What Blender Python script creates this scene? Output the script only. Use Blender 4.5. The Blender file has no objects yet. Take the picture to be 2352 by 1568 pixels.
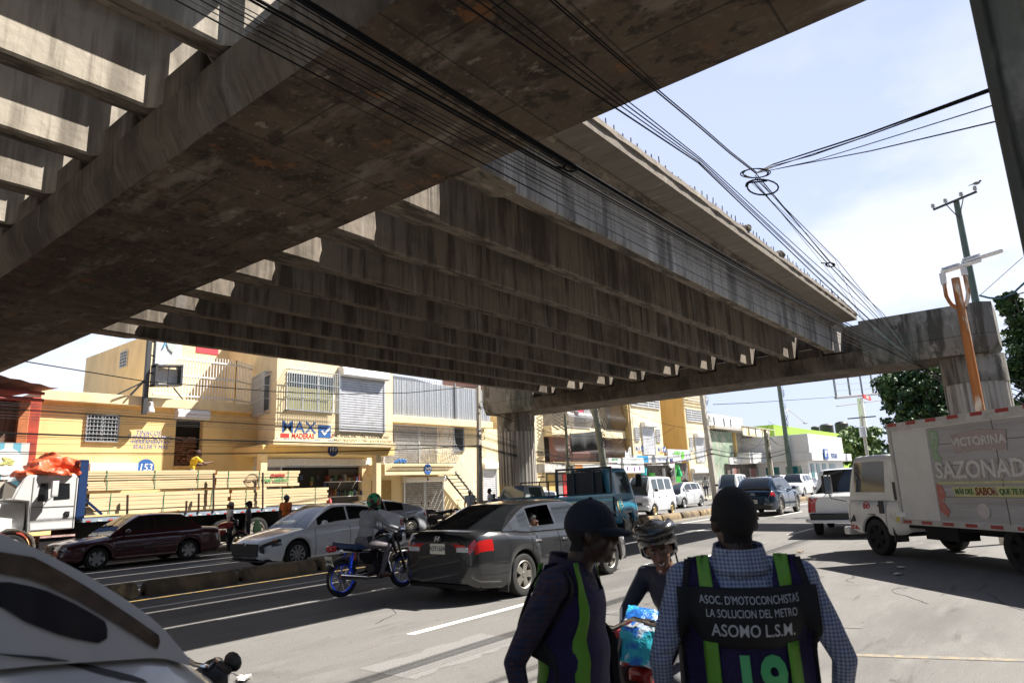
import bpy, math, random
from mathutils import Vector, Matrix
R=math.radians; rnd=random.Random(7)
sc=bpy.context.scene; COL=sc.collection
# ---------------------------------------------------------------- camera, sky, sun, exposure
_v1=Vector((1254,-281,-1537)).normalized(); _v2=Vector((-1976,-416,-1537)); _v2=(_v2-_v1*_v2.dot(_v1)).normalized(); _v3=_v1.cross(_v2)
ROT=Matrix((_v1,_v2,_v3)); EYE=Vector((0,0,1.7)); FPX=1537.0
cam=bpy.data.cameras.new('camera'); camo=bpy.data.objects.new('camera',cam); COL.objects.link(camo)
camo.matrix_world=Matrix.Translation(EYE)@ROT.to_4x4()
cam.sensor_width=36; cam.lens=FPX/2352*36; cam.clip_start=.05; cam.clip_end=3000
cam.dof.use_dof=True; cam.dof.focus_distance=15; cam.dof.aperture_fstop=5.0
sc.camera=camo
SUN=Vector((-.63,.47,-1)).normalized()
w=bpy.data.worlds.new('World'); sc.world=w; w.use_nodes=True
nt=w.node_tree; N=nt.nodes; Lk=nt.links; N.clear()
def nd(nt_,t,**k):
    n=nt_.nodes.new(t)
    for a,b in k.items(): setattr(n,a,b)
    return n
sky=nd(nt,'ShaderNodeTexSky',sky_type='NISHITA',sun_disc=False); sky.sun_elevation=math.asin(-SUN.z); sky.sun_rotation=math.atan2(-SUN.x,-SUN.y)
sky.dust_density=1.2; sky.air_density=1.0; sky.ozone_density=1.5
tc=nd(nt,'ShaderNodeTexCoord'); mp=nd(nt,'ShaderNodeMapping'); mp.inputs['Scale'].default_value=(1.6,1.6,3.2); mp.inputs['Location'].default_value=(1.3,.4,.0)
nz=nd(nt,'ShaderNodeTexNoise'); nz.inputs['Scale'].default_value=1.7; nz.inputs['Detail'].default_value=9; nz.inputs['Roughness'].default_value=.55
rp=nd(nt,'ShaderNodeValToRGB'); rp.color_ramp.elements[0].position=.46; rp.color_ramp.elements[1].position=.60
sep=nd(nt,'ShaderNodeSeparateXYZ'); hr=nd(nt,'ShaderNodeMapRange'); hr.inputs['From Min'].default_value=.0; hr.inputs['From Max'].default_value=.62; hr.inputs['To Min'].default_value=1; hr.inputs['To Max'].default_value=0
mu=nd(nt,'ShaderNodeMath',operation='MULTIPLY'); mx=nd(nt,'ShaderNodeMix',data_type='RGBA'); mx.inputs['B'].default_value=(9.2,9.3,9.6,1)
hz=nd(nt,'ShaderNodeMix',data_type='RGBA'); hz.inputs['B'].default_value=(6.5,7.2,9.6,1)
dt=nd(nt,'ShaderNodeVectorMath',operation='DOT_PRODUCT'); dt.inputs[1].default_value=(.71,.66,-.25); hf=nd(nt,'ShaderNodeMapRange',interpolation_type='SMOOTHSTEP'); hf.inputs['From Min'].default_value=-.05; hf.inputs['From Max'].default_value=.75; hf.inputs['To Min'].default_value=.0; hf.inputs['To Max'].default_value=.72
bg=nd(nt,'ShaderNodeBackground'); bg.inputs['Strength'].default_value=.05; wo=nd(nt,'ShaderNodeOutputWorld')
for a,b in ((tc.outputs['Generated'],mp.inputs['Vector']),(mp.outputs[0],nz.inputs['Vector']),(nz.outputs['Fac'],rp.inputs['Fac']),(tc.outputs['Generated'],sep.inputs[0]),(sep.outputs['Z'],hr.inputs['Value']),(tc.outputs['Generated'],dt.inputs[0]),(dt.outputs['Value'],hf.inputs['Value']),(hf.outputs[0],hz.inputs['Factor']),(hr.outputs[0],mu.inputs[0]),(rp.outputs['Color'],mu.inputs[1]),(mu.outputs[0],mx.inputs['Factor']),(sky.outputs[0],hz.inputs['A']),(hz.outputs['Result'],mx.inputs['A']),(mx.outputs['Result'],bg.inputs['Color']),(bg.outputs[0],wo.inputs[0])): Lk.new(a,b)
sl=bpy.data.lights.new('sun','SUN'); sl.energy=5.0; sl.angle=R(.53); sl.color=(1,.95,.87)
so=bpy.data.objects.new('sun',sl); COL.objects.link(so); so.rotation_euler=SUN.to_track_quat('-Z','Y').to_euler(); so.location=(0,0,60)
sc.view_settings.view_transform='Standard'; sc.view_settings.look='None'; sc.view_settings.gamma=1; sc.view_settings.exposure=1.42
sc.cycles.max_bounces=8; sc.cycles.diffuse_bounces=5

# ---------------------------------------------------------------- pixel pickers (photograph 2352 wide) onto real planes
def ray(x,y): return ROT@Vector((x-1176,784-y,-FPX))
def aty(p,Y): d=ray(*p); return EYE+d*(Y/d.y)
def atx(p,X): d=ray(*p); return EYE+d*(X/d.x)
def atz(p,z=0): d=ray(*p); return EYE+d*((z-EYE.z)/d.z)
def atd(p,D): d=ray(*p); return EYE+d*(D/FPX)
def _z(ox,oy,k): return lambda x,y:(ox+x*k,oy+y*k)
Z1=_z(0,717.8,.27463); Z2=_z(574.2,717.8,.27463); Z3=_z(1148.4,803.9,.27463); Z4=_z(1720.4,574.2,.27463); Z5=_z(1720.4,918.8,.27463)
Z6=_z(0,1033.6,.34088); Z7=_z(516.8,1062.3,.3226); Z8=_z(1119.7,1062.3,.36621); Z9=_z(1263.3,890.0,.18312); Z10=_z(1952.3,631.6,.21971)

# ---------------------------------------------------------------- materials
MATS={}
def mat(name,col=(.5,.5,.5),rough=.6,metal=0,nz=None,bump=None,coat=0,spec=None,trans=0,emit=None,col2=None,stretch=None,th=None,alpha=1):
    """nz=(scale,amount) value variation; col2+th=(lo,hi) second colour through noise; stretch scales the coordinates; bump=(scale,strength)"""
    if name in MATS: return MATS[name]
    m=bpy.data.materials.new(name); m.use_nodes=True; t=m.node_tree; b=t.nodes['Principled BSDF']
    b.inputs['Base Color'].default_value=(*col,1); b.inputs['Roughness'].default_value=rough; b.inputs['Metallic'].default_value=metal
    if coat: b.inputs['Coat Weight'].default_value=coat; b.inputs['Coat Roughness'].default_value=.04
    if spec is not None: b.inputs['Specular IOR Level'].default_value=spec
    if trans: b.inputs['Transmission Weight'].default_value=trans
    if alpha<1: b.inputs['Alpha'].default_value=alpha
    if emit: b.inputs['Emission Color'].default_value=(*col,1); b.inputs['Emission Strength'].default_value=emit
    if nz or bump or col2:
        c=nd(t,'ShaderNodeTexCoord'); oi=nd(t,'ShaderNodeObjectInfo'); ad=nd(t,'ShaderNodeVectorMath',operation='MULTIPLY_ADD')
        cb=nd(t,'ShaderNodeCombineXYZ'); t.links.new(oi.outputs['Random'],cb.inputs[0]); t.links.new(oi.outputs['Random'],cb.inputs[1])
        ad.inputs[1].default_value=(37,23,0); t.links.new(cb.outputs[0],ad.inputs[0]); t.links.new(c.outputs['Object'],ad.inputs[2])
        mpn=nd(t,'ShaderNodeMapping'); mpn.inputs['Scale'].default_value=stretch or (1,1,1); t.links.new(ad.outputs[0],mpn.inputs[0])
        cur=None
        if col2:
            n=nd(t,'ShaderNodeTexNoise'); n.inputs['Scale'].default_value=(nz or (3,0))[0]; n.inputs['Detail'].default_value=8; n.inputs['Roughness'].default_value=.62
            t.links.new(mpn.outputs[0],n.inputs['Vector']); r=nd(t,'ShaderNodeMapRange'); r.inputs['From Min'].default_value,r.inputs['From Max'].default_value=th or (.4,.6)
            t.links.new(n.outputs['Fac'],r.inputs['Value']); x=nd(t,'ShaderNodeMix',data_type='RGBA'); x.inputs['A'].default_value=(*col,1); x.inputs['B'].default_value=(*col2,1)
            t.links.new(r.outputs[0],x.inputs['Factor']); cur=x.outputs['Result']
        if nz and nz[1]:
            n=nd(t,'ShaderNodeTexNoise'); n.inputs['Scale'].default_value=nz[0]*1.7; n.inputs['Detail'].default_value=7; n.inputs['Roughness'].default_value=.6
            t.links.new(mpn.outputs[0],n.inputs['Vector']); r=nd(t,'ShaderNodeMapRange'); r.inputs['From Min'].default_value=.3; r.inputs['From Max'].default_value=.7
            r.inputs['To Min'].default_value=1-nz[1]; r.inputs['To Max'].default_value=1+nz[1]*.6
            t.links.new(n.outputs['Fac'],r.inputs['Value']); x=nd(t,'ShaderNodeMix',data_type='RGBA',blend_type='MULTIPLY'); x.inputs['Factor'].default_value=1
            if cur: t.links.new(cur,x.inputs['A'])
            else: x.inputs['A'].default_value=(*col,1)
            t.links.new(r.outputs[0],x.inputs['B']); cur=x.outputs['Result']
        if cur: t.links.new(cur,b.inputs['Base Color'])
        if bump:
            n=nd(t,'ShaderNodeTexNoise'); n.inputs['Scale'].default_value=bump[0]; n.inputs['Detail'].default_value=6
            t.links.new(ad.outputs[0],n.inputs['Vector']); bp=nd(t,'ShaderNodeBump'); bp.inputs['Strength'].default_value=bump[1]; bp.inputs['Distance'].default_value=.02
            t.links.new(n.outputs['Fac'],bp.inputs['Height']); t.links.new(bp.outputs[0],b.inputs['Normal'])
    MATS[name]=m; return m
def layered(name,base,layers,rough=.85,bump=(8,.3),boards=None):
    """base colour, then (colour, coordinate scale, noise scale, lo, hi, amount) layers mixed over it"""
    if name in MATS: return MATS[name]
    m=bpy.data.materials.new(name); m.use_nodes=True; t=m.node_tree; b=t.nodes['Principled BSDF']; b.inputs['Roughness'].default_value=rough; b.inputs['Specular IOR Level'].default_value=.25
    c=nd(t,'ShaderNodeTexCoord'); cur=None; oi=nd(t,'ShaderNodeObjectInfo'); ad=nd(t,'ShaderNodeVectorMath',operation='ADD'); cb=nd(t,'ShaderNodeMath',operation='MULTIPLY'); cb.inputs[1].default_value=91
    t.links.new(oi.outputs['Random'],cb.inputs[0]); t.links.new(c.outputs['Object'],ad.inputs[0]); t.links.new(cb.outputs[0],ad.inputs[1])
    for i,(cl,sc_,ns,lo,hi,am) in enumerate(layers):
        mpn=nd(t,'ShaderNodeMapping'); mpn.inputs['Scale'].default_value=sc_; mpn.inputs['Location'].default_value=(i*7.3,i*3.1,i*5.7); t.links.new(ad.outputs[0],mpn.inputs[0])
        n=nd(t,'ShaderNodeTexNoise'); n.inputs['Scale'].default_value=ns; n.inputs['Detail'].default_value=9; n.inputs['Roughness'].default_value=.64; t.links.new(mpn.outputs[0],n.inputs['Vector'])
        r=nd(t,'ShaderNodeMapRange',interpolation_type='SMOOTHSTEP'); r.inputs['From Min'].default_value=lo; r.inputs['From Max'].default_value=hi; r.inputs['To Max'].default_value=am; t.links.new(n.outputs['Fac'],r.inputs['Value'])
        x=nd(t,'ShaderNodeMix',data_type='RGBA'); x.inputs['A'].default_value=(*base,1); x.inputs['B'].default_value=(*cl,1); t.links.new(r.outputs[0],x.inputs['Factor'])
        if cur: t.links.new(cur,x.inputs['A'])
        cur=x.outputs['Result']
    if boards:   # thin formwork joint lines
        br=nd(t,'ShaderNodeTexBrick'); br.inputs['Scale'].default_value=1; br.inputs['Mortar Size'].default_value=.012; br.inputs['Brick Width'].default_value=boards[0]; br.inputs['Row Height'].default_value=boards[1]
        br.inputs['Color1'].default_value=(1,1,1,1); br.inputs['Color2'].default_value=(.88,.88,.88,1); br.inputs['Mortar'].default_value=(.45,.45,.45,1)
        mpn=nd(t,'ShaderNodeMapping'); mpn.inputs['Rotation'].default_value=boards[2]; t.links.new(c.outputs['Object'],mpn.inputs[0]); t.links.new(mpn.outputs[0],br.inputs['Vector'])
        x=nd(t,'ShaderNodeMix',data_type='RGBA',blend_type='MULTIPLY'); x.inputs['Factor'].default_value=1; t.links.new(cur,x.inputs['A']); t.links.new(br.outputs['Color'],x.inputs['B']); cur=x.outputs['Result']
    t.links.new(cur,b.inputs['Base Color'])
    if bump:
        n=nd(t,'ShaderNodeTexNoise'); n.inputs['Scale'].default_value=bump[0]; n.inputs['Detail'].default_value=8; t.links.new(c.outputs['Object'],n.inputs['Vector'])
        bp=nd(t,'ShaderNodeBump'); bp.inputs['Strength'].default_value=bump[1]; bp.inputs['Distance'].default_value=.03; t.links.new(n.outputs['Fac'],bp.inputs['Height']); t.links.new(bp.outputs[0],b.inputs['Normal'])
    MATS[name]=m; return m

# ---------------------------------------------------------------- mesh builder
class MB:
    def __init__(s,M=None): s.v=[];s.f=[];s.m=[];s.M=M or Matrix()
    def add(s,vs,fs,m=0):
        o=len(s.v); s.v+=[s.M@Vector(v) for v in vs]; s.f+=[tuple(i+o for i in f) for f in fs]; s.m+=[m]*len(fs); return s
    def box(s,c,d,rz=0,m=0,R3=None,taper=1):
        hx,hy,hz=d[0]/2,d[1]/2,d[2]/2; q=R3 or Matrix.Rotation(rz,3,'Z'); c=Vector(c)
        vs=[c+q@Vector((x*hx*(taper if z>0 else 1),y*hy*(taper if z>0 else 1),z*hz)) for z in(-1,1) for x,y in((-1,-1),(1,-1),(1,1),(-1,1))]
        return s.add(vs,[(3,2,1,0),(4,5,6,7),(0,1,5,4),(1,2,6,5),(2,3,7,6),(3,0,4,7)],m)
    def bb(s,a,b,m=0):
        lo=[min(p,q) for p,q in zip(a,b)]; hi=[max(p,q) for p,q in zip(a,b)]
        return s.box([(p+q)/2 for p,q in zip(lo,hi)],[q-p for p,q in zip(lo,hi)],m=m)
    def prism(s,poly,ax,a,b,m=0):
        """poly of 2-D points in the other two axes (x:(y,z) y:(x,z) z:(x,y))"""
        def P(u,v,w): return {'x':(w,u,v),'y':(u,w,v),'z':(u,v,w)}[ax]
        n=len(poly); vs=[P(u,v,a) for u,v in poly]+[P(u,v,b) for u,v in poly]
        fs=[tuple(range(n))[::-1],tuple(range(n,2*n))]+[(i,(i+1)%n,n+(i+1)%n,n+i) for i in range(n)]
        return s.add(vs,fs,m)
    def tube(s,pts,r,n=8,m=0,cap=True,closed=False):
        pts=[Vector(p) for p in pts]; k=len(pts); rs=r if isinstance(r,(list,tuple)) else [r]*k
        vs=[];u=None
        for i,p in enumerate(pts):
            a=pts[(i-1)%k] if (i or closed) else p; b=pts[(i+1)%k] if (i<k-1 or closed) else p
            t=(b-a).normalized() if (b-a).length>1e-9 else Vector((0,0,1))
            if u is None: u=t.orthogonal().normalized()
            u=(u-t*u.dot(t)); u=u.normalized() if u.length>1e-6 else t.orthogonal().normalized(); q=t.cross(u)
            vs+=[p+(u*math.cos(2*math.pi*j/n)+q*math.sin(2*math.pi*j/n))*rs[i] for j in range(n)]
        fs=[(i*n+j,i*n+(j+1)%n,((i+1)%k)*n+(j+1)%n,((i+1)%k)*n+j) for i in range(k if closed else k-1) for j in range(n)]
        if cap and not closed: fs+=[tuple(range(n))[::-1],tuple(range((k-1)*n,k*n))]
        return s.add(vs,fs,m)
    def lathe(s,prof,c=(0,0,0),ax='z',n=24,m=0,close=True):
        """prof (radius, along) pairs round axis ax through c"""
        vs=[]
        for r,h in prof:
            for j in range(n):
                a=2*math.pi*j/n; x,y=r*math.cos(a),r*math.sin(a)
                vs.append(Vector(c)+Vector({'z':(x,y,h),'y':(x,h,y),'x':(h,x,y)}[ax]))
        k=len(prof); fs=[(i*n+j,i*n+(j+1)%n,(i+1)*n+(j+1)%n,(i+1)*n+j) for i in range(k-1) for j in range(n)]
        if close: fs+=[tuple(range(n))[::-1],tuple(range((k-1)*n,k*n))]
        return s.add(vs,fs,m)
    def ell(s,c,r,n=16,k=10,m=0,R3=None):
        q=R3 or Matrix.Identity(3); vs=[];c=Vector(c)
        for i in range(k+1):
            t=math.pi*i/k
            for j in range(n):
                a=2*math.pi*j/n; vs.append(c+q@Vector((r[0]*math.sin(t)*math.cos(a),r[1]*math.sin(t)*math.sin(a),r[2]*math.cos(t))))
        return s.add(vs,[(i*n+j,(i+1)*n+j,(i+1)*n+(j+1)%n,i*n+(j+1)%n) for i in range(k) for j in range(n)],m)
    def rows(s,rows,m=0,closed=False,caps=False):
        n=len(rows[0]); vs=[p for r_ in rows for p in r_]; k=len(rows)
        fs=[(i*n+j,i*n+(j+1)%n,(i+1)*n+(j+1)%n,(i+1)*n+j) for i in range(k-1) for j in range(n if closed else n-1)]
        if caps: fs+=[tuple(range(n))[::-1],tuple(range((k-1)*n,k*n))]
        return s.add(vs,fs,m)
    def quad(s,a,b,c,d,m=0): return s.add([a,b,c,d],[(0,1,2,3)],m)
def rootloc(p):
    l=Vector()
    while p: l+=Vector(p.location); p=p.parent
    return l
def obj(name,mb,mats,parent=None,world=False,smooth=35,bevel=0,loc=None,weld=False):
    me=bpy.data.meshes.new(name); off=rootloc(parent) if (world and parent) else Vector()
    if world and not parent and loc is not None: off=Vector(loc)
    me.from_pydata([v-off for v in mb.v],[],mb.f)
    for m in (mats if isinstance(mats,(list,tuple)) else [mats]): me.materials.append(m)
    for p,i in zip(me.polygons,mb.m): p.material_index=i
    me.validate(); fixn(me,weld)
    if smooth: me.shade_smooth(); me.set_sharp_from_angle(angle=R(smooth))
    o=bpy.data.objects.new(name,me); COL.objects.link(o)
    if parent: o.parent=parent
    elif loc is not None: o.location=loc
    if bevel:
        b=o.modifiers.new('bevel','BEVEL'); b.width=bevel; b.segments=2; b.limit_method='ANGLE'; b.angle_limit=R(40)
    return o
import bmesh
def fixn(me,weld):
    bm=bmesh.new(); bm.from_mesh(me)
    if weld: bmesh.ops.remove_doubles(bm,verts=bm.verts,dist=.0005)
    bmesh.ops.recalc_face_normals(bm,faces=bm.faces); bm.to_mesh(me); bm.free()
def thing(name,label,cat,loc=(0,0,0),rz=0,group=None):
    o=bpy.data.objects.new(name,None); COL.objects.link(o); o.location=loc; o.rotation_euler=(0,0,rz); o.empty_display_size=.2
    return tag(o,label,cat,group)
def tag(o,label,cat,group=None,kind=None):
    if label: o['label']=label
    if cat: o['category']=cat
    if group: o['group']=group
    if kind: o['kind']=kind
    return o
def struct(name,mb,m,**k): o=obj(name,mb,m,**k); o['kind']='structure'; return o
def dup(root,loc=None,rz=None,label=None,group=None):
    r=root.copy(); COL.objects.link(r)
    if loc is not None: r.location=loc
    if rz is not None: r.rotation_euler=(0,0,rz)
    if label: r['label']=label
    if group: r['group']=group
    for ch in list(root.children):
        c=ch.copy(); COL.objects.link(c); c.parent=r
        for g in list(ch.children): d=g.copy(); COL.objects.link(d); d.parent=c
    return r
def text(name,s,m,parent,size,loc,rot,ext=.004,bold=0,xs=1,align='CENTER',shear=0,world=False):
    """lettering as a mesh; size = letter height, rot a 3x3 (columns: reading direction, up, outward)"""
    cu=bpy.data.curves.new('lettering','FONT'); cu.body=s; cu.size=size/.7; cu.extrude=ext; cu.offset=bold; cu.align_x=align; cu.align_y='CENTER'; cu.shear=shear; cu.resolution_u=3; cu.space_line=.9
    to=bpy.data.objects.new('lettering',cu); COL.objects.link(to); dg=bpy.context.evaluated_depsgraph_get()
    me=bpy.data.meshes.new_from_object(to.evaluated_get(dg)); bpy.data.objects.remove(to); bpy.data.curves.remove(cu)
    off=rootloc(parent) if world else Vector(); M=Matrix.Translation(Vector(loc)-off)@rot.to_4x4()@Matrix.Diagonal((xs,1,1,1)); me.transform(M)
    me.materials.clear(); me.materials.append(m); o=bpy.data.objects.new(name,me); COL.objects.link(o); o.parent=parent; return o
FRONT=Matrix(((1,0,0),(0,0,-1),(0,1,0)))      # reads along +X, faces -Y
CONC=lambda n,base,dk,lt,st=(2.2,2.2,.12):layered(n,base,[(dk,(st[0]*1.0,.3,.26),1.1,.46,.62,.75),(dk,(st[0]*3.4,.3,.34),1.0,.49,.64,.55),(dk,(st[0]*9,.3,.6),1.0,.54,.70,.35),(lt,(st[0]*.9,.15,.08),1.0,.595,.64,.55),(lt,(st[0]*2.8,.15,.08),1.0,.645,.675,.5),(dk,(.35,.35,.5),1.2,.48,.68,.6),((.02,.02,.02),(5,5,5),1.6,.735,.75,.8)])
# ---------------------------------------------------------------- ground and roads
asph=layered('asphalt',(.155,.148,.14),[((.09,.088,.085),(.12,.5,.5),1,.42,.66,.7),((.21,.2,.19),(.5,2.2,1),1.2,.5,.72,.5),((.06,.058,.055),(.8,.8,.8),.9,.6,.75,.5),((.34,.33,.31),(38,38,38),1,.62,.70,.65),((.04,.04,.04),(30,30,30),1,.58,.68,.6),((.07,.068,.065),(.5,3.5,1),1.4,.58,.68,.55),((.045,.043,.04),(2.5,2.5,2.5),1.5,.66,.72,.6)],rough=.85,bump=(70,.35))
pave=layered('pavement concrete',(.42,.38,.31),[((.25,.23,.2),(.6,.6,.6),1.2,.45,.65,.6),((.6,.55,.45),(2,2,2),1,.55,.7,.4)],bump=(30,.2),boards=(1.2,1.2,(0,0,0)))
g=MB(); g.quad((-1500,-1500,-.02),(1500,-1500,-.02),(1500,1500,-.02),(-1500,1500,-.02)); struct('ground',g,mat('earth',(.2,.17,.13),.95,nz=(.3,.3)))
g=MB(); g.quad((-120,-25,0),(600,-25,0),(600,22.2,0),(-120,22.2,0)); struct('road',g,asph)
g=MB(); g.prism([(22.2,-.015),(22.2,.12),(22.23,.15),(60,.15),(60,-.015)],'x',-120,600); struct('pavement',g,pave)
wp=mat('white road paint',(.62,.6,.56),.7,col2=(.22,.21,.2),nz=(14,.1),th=(.60,.72),bump=(60,.2))
yp=mat('yellow road paint',(.45,.28,.05),.7,col2=(.16,.14,.11),nz=(8,.2),th=(.46,.62))
g=MB()
for x0,x1 in ((-4,-1.2),(1.2,3.6),(5.95,8.6),(13.4,16.1),(20.8,23.4),(28.5,31.2),(36,39),(44,47),(52,55),(60,63),(70,73)): g.quad((x0,6.40,.004),(x1,6.40,.004),(x1,6.53,.004),(x0,6.53,.004))
for x0,x1 in ((-5,-1),(5.3,8.6),(12,15),(16.4,26),(30,34),(38,42),(46,50),(54,58),(66,70)): g.quad((x0,9.72,.004),(x1,9.72,.004),(x1,9.86,.004),(x0,9.86,.004))
for x0,x1 in ((-20,140),): g.quad((x0,12.0,.004),(x1,12.0,.004),(x1,12.12,.004),(x0,12.12,.004))
for y in (15.35,): g.quad((-20,y,.004),(140,y,.004),(140,y+.13,.004),(-20,y+.13,.004))
for k in range(14): g.quad((-6+k*7.5,18.3,.004),(-3.4+k*7.5,18.3,.004),(-3.4+k*7.5,18.43,.004),(-6+k*7.5,18.43,.004))
struct('lane_markings',g,wp)
g=MB()
for y in (13.02,14.35): g.quad((-20,y,.004),(140,y,.004),(140,y+.12,.004),(-20,y+.12,.004))
struct('lane_markings_yellow',g,yp)
g=MB(); g.quad((7.25,1.95,.004),(8.1,-.3,.004),(8.2,-.27,.004),(7.35,1.98,.004)); struct('faded_line',g,mat('faded yellow paint',(.26,.21,.13),.8,col2=(.16,.15,.14),nz=(9,.2),th=(.42,.58)))
def crack(pts,w): 
    b=MB(); l=[];r=[]
    for i,(x,y) in enumerate(pts): a=pts[min(i+1,len(pts)-1)]; p=pts[max(i-1,0)]; d=Vector((a[0]-p[0],a[1]-p[1])); d=d.normalized() if d.length else Vector((1,0)); k=w*rnd.uniform(.4,1.2); l.append((x-d.y*k,y+d.x*k,.003)); r.append((x+d.y*k,y-d.x*k,.003))
    g.rows([[p,q] for p,q in zip(l,r)])
g=MB()
for x,y,a,n in ((4.5,3.2,.2,34),(7,5.2,-.5,26),(9.5,4.4,.5,40),(6.2,7.4,.1,44),(12,2.8,1.1,30),(10.5,1.6,.4,36),(14,6.9,-.3,30),(5.2,10.8,.05,40),(18,7.6,.1,40),(3.8,6.0,1.3,22),(8.6,2.0,2.0,26),(13,8.6,.0,50)):
    pts=[(x,y)]
    for k in range(n): a+=rnd.uniform(-.45,.45); x+=.11*math.cos(a); y+=.11*math.sin(a); pts.append((x,y))
    crack(pts,.009)
struct('road_cracks',g,mat('tar crack',(.035,.033,.032),.9))
for k,(x0,x1,y0,y1,c) in enumerate(((9.2,12.6,3.4,4.6,.105),(4.6,6.4,5.0,5.7,.19),(17,21,7.2,8.2,.11),(3.2,9.5,10.6,11.3,.10))):
    g=MB(); g.rows([[(x0+(x1-x0)*i/12+rnd.uniform(-.05,.05)*(j%7==0),y0+(y1-y0)*j/7+rnd.uniform(-.05,.05),.002) for j in range(8)] for i in range(13)]); struct('asphalt_patch',g,mat('asphalt patch %d'%k,(c,c*.97,c*.93),.9,nz=(30,.35),bump=(60,.3)))
# median separators: individual half-round precast blocks
sepm=layered('separator concrete',(.23,.17,.10),[((.08,.065,.05),(1,1,.5),2,.42,.62,.8),((.5,.4,.2),(2,2,1),1.3,.58,.7,.6)],bump=(25,.4))
def sepblock(L):
    m=MB(); prof=[(-.17,0),(-.17,.11),(-.14,.20),(-.08,.26),(0,.275),(.08,.26),(.14,.20),(.17,.11),(.17,0)]
    rr=[]
    for x,s in ((-L/2,.0),(-L/2,.86),(-L/2+.06,1),(L/2-.06,1),(L/2,.86),(L/2,0)): rr.append([(x,y*(s if s else .3),z*(s if s else .3)) for y,z in prof])
    m.rows(rr); m.add([(-L/2,-.17,0),(L/2,-.17,0),(L/2,.17,0),(-L/2,.17,0)],[(0,1,2,3)]); return m
s0=None; xs=[-.9+1.93*k for k in range(27)]
for i,x in enumerate(xs):
    if s0 is None: s0=o=obj('lane_separator',sepblock(1.78),sepm,smooth=50)
    else: o=s0.copy(); COL.objects.link(o)
    o.location=(x,13.68+rnd.uniform(-.03,.03),0); o.rotation_euler=(0,0,rnd.uniform(-.012,.012))
    tag(o,'worn concrete lane separator block in the median row between the two carriageways','lane separator','concrete separator blocks along the median')

# ---------------------------------------------------------------- overpass
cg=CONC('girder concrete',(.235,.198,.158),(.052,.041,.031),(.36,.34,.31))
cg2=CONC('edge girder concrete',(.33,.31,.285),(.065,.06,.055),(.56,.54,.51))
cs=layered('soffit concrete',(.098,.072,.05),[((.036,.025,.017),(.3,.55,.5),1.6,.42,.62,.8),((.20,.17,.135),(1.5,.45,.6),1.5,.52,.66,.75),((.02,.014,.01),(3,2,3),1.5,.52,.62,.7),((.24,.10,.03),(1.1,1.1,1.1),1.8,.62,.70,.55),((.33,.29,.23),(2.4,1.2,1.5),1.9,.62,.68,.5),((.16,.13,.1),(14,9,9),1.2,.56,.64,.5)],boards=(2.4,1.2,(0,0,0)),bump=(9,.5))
cc=layered('pier cap concrete',(.25,.225,.195),[((.06,.05,.04),(1.6,1.6,.2),1.5,.45,.58,.85),((.42,.39,.35),(1.1,1.1,.6),1.5,.54,.62,.65),((.09,.12,.1),(.4,.4,.5),1.1,.45,.66,.6),((.05,.045,.04),(.9,.9,5),1.6,.66,.70,.5),((.03,.03,.03),(6,6,6),1.3,.715,.74,.8)],bump=(10,.45),boards=(2.4,1.2,(R(90),0,R(90))))
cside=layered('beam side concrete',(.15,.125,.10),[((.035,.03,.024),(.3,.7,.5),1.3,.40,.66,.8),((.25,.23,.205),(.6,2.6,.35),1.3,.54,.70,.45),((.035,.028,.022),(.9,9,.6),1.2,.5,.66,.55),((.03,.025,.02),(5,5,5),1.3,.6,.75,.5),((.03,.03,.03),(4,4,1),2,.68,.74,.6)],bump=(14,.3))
cd=layered('slab concrete',(.185,.158,.128),[((.14,.115,.09),(5,.5,1),1.2,.45,.62,.7),((.34,.3,.25),(3,.6,1),1.3,.56,.7,.5),((.07,.06,.05),(1.2,1.2,1.2),2,.62,.72,.7)],bump=(14,.4))
cg3=CONC('sun painted girder concrete',(.46,.41,.34),(.17,.145,.115),(.56,.51,.44))  # lit copy of the girder concrete, sunshine put into its paler tones
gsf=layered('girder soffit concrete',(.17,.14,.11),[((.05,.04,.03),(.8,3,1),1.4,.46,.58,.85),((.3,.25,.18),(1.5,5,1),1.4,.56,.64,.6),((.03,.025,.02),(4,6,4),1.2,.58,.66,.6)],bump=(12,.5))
GY=[5.54+1.616*k for k in range(9)]     # front faces of the girders
def girder(parent,Yf,x0,x1,m,e0,e1,hn=0):
    """web with thicker end blocks: x0..x1, end-block lengths e0,e1"""
    def sec(t,zb): return [(Yf+t,zb+.03),(Yf+t+.025,zb),(Yf+.53-t,zb),(Yf+.56-t,zb+.03),(Yf+.56-t,7.03),(Yf+.58,7.1),(Yf-.02-hn,7.1),(Yf+t,7.04-hn*.9)]
    st=[(x0,.0,6.05),(x0+e0-.12,0,6.02),(x0+e0+.03,.14,6.02)]; nn=14
    for k in range(1,nn): st.append((x0+e0+(x1-x0-e0-e1)*k/nn,.14,6.02+rnd.uniform(-.008,.008)))
    st+=[(x1-e1-.03,.14,6.02),(x1-e1+.12,0,6.02),(x1,0,6.05)]
    b=MB(); b.rows([[(x,y,z) for y,z in sec(t,zb)] for x,t,zb in st],closed=True,caps=True)
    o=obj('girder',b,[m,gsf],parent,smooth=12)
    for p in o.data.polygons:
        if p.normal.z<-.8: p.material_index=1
    return o
def slab(parent,Yf,pieces,last=False,first=False):
    b=MB()
    for x0,x1,fr in pieces:
        ya,yb=(Yf-.69 if first else Yf-fr),(Yf+1.2 if last else Yf+.88)
        b.prism([(ya,7.13 if first else 7.1),(yb,7.1),(yb,7.3),(ya,7.3)],'x',x0,x1)
    return obj('deck_slab',b,cd,parent)
ms=thing('bridge_span','long weathered concrete bridge span of nine deep girders over the road','bridge span')
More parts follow.
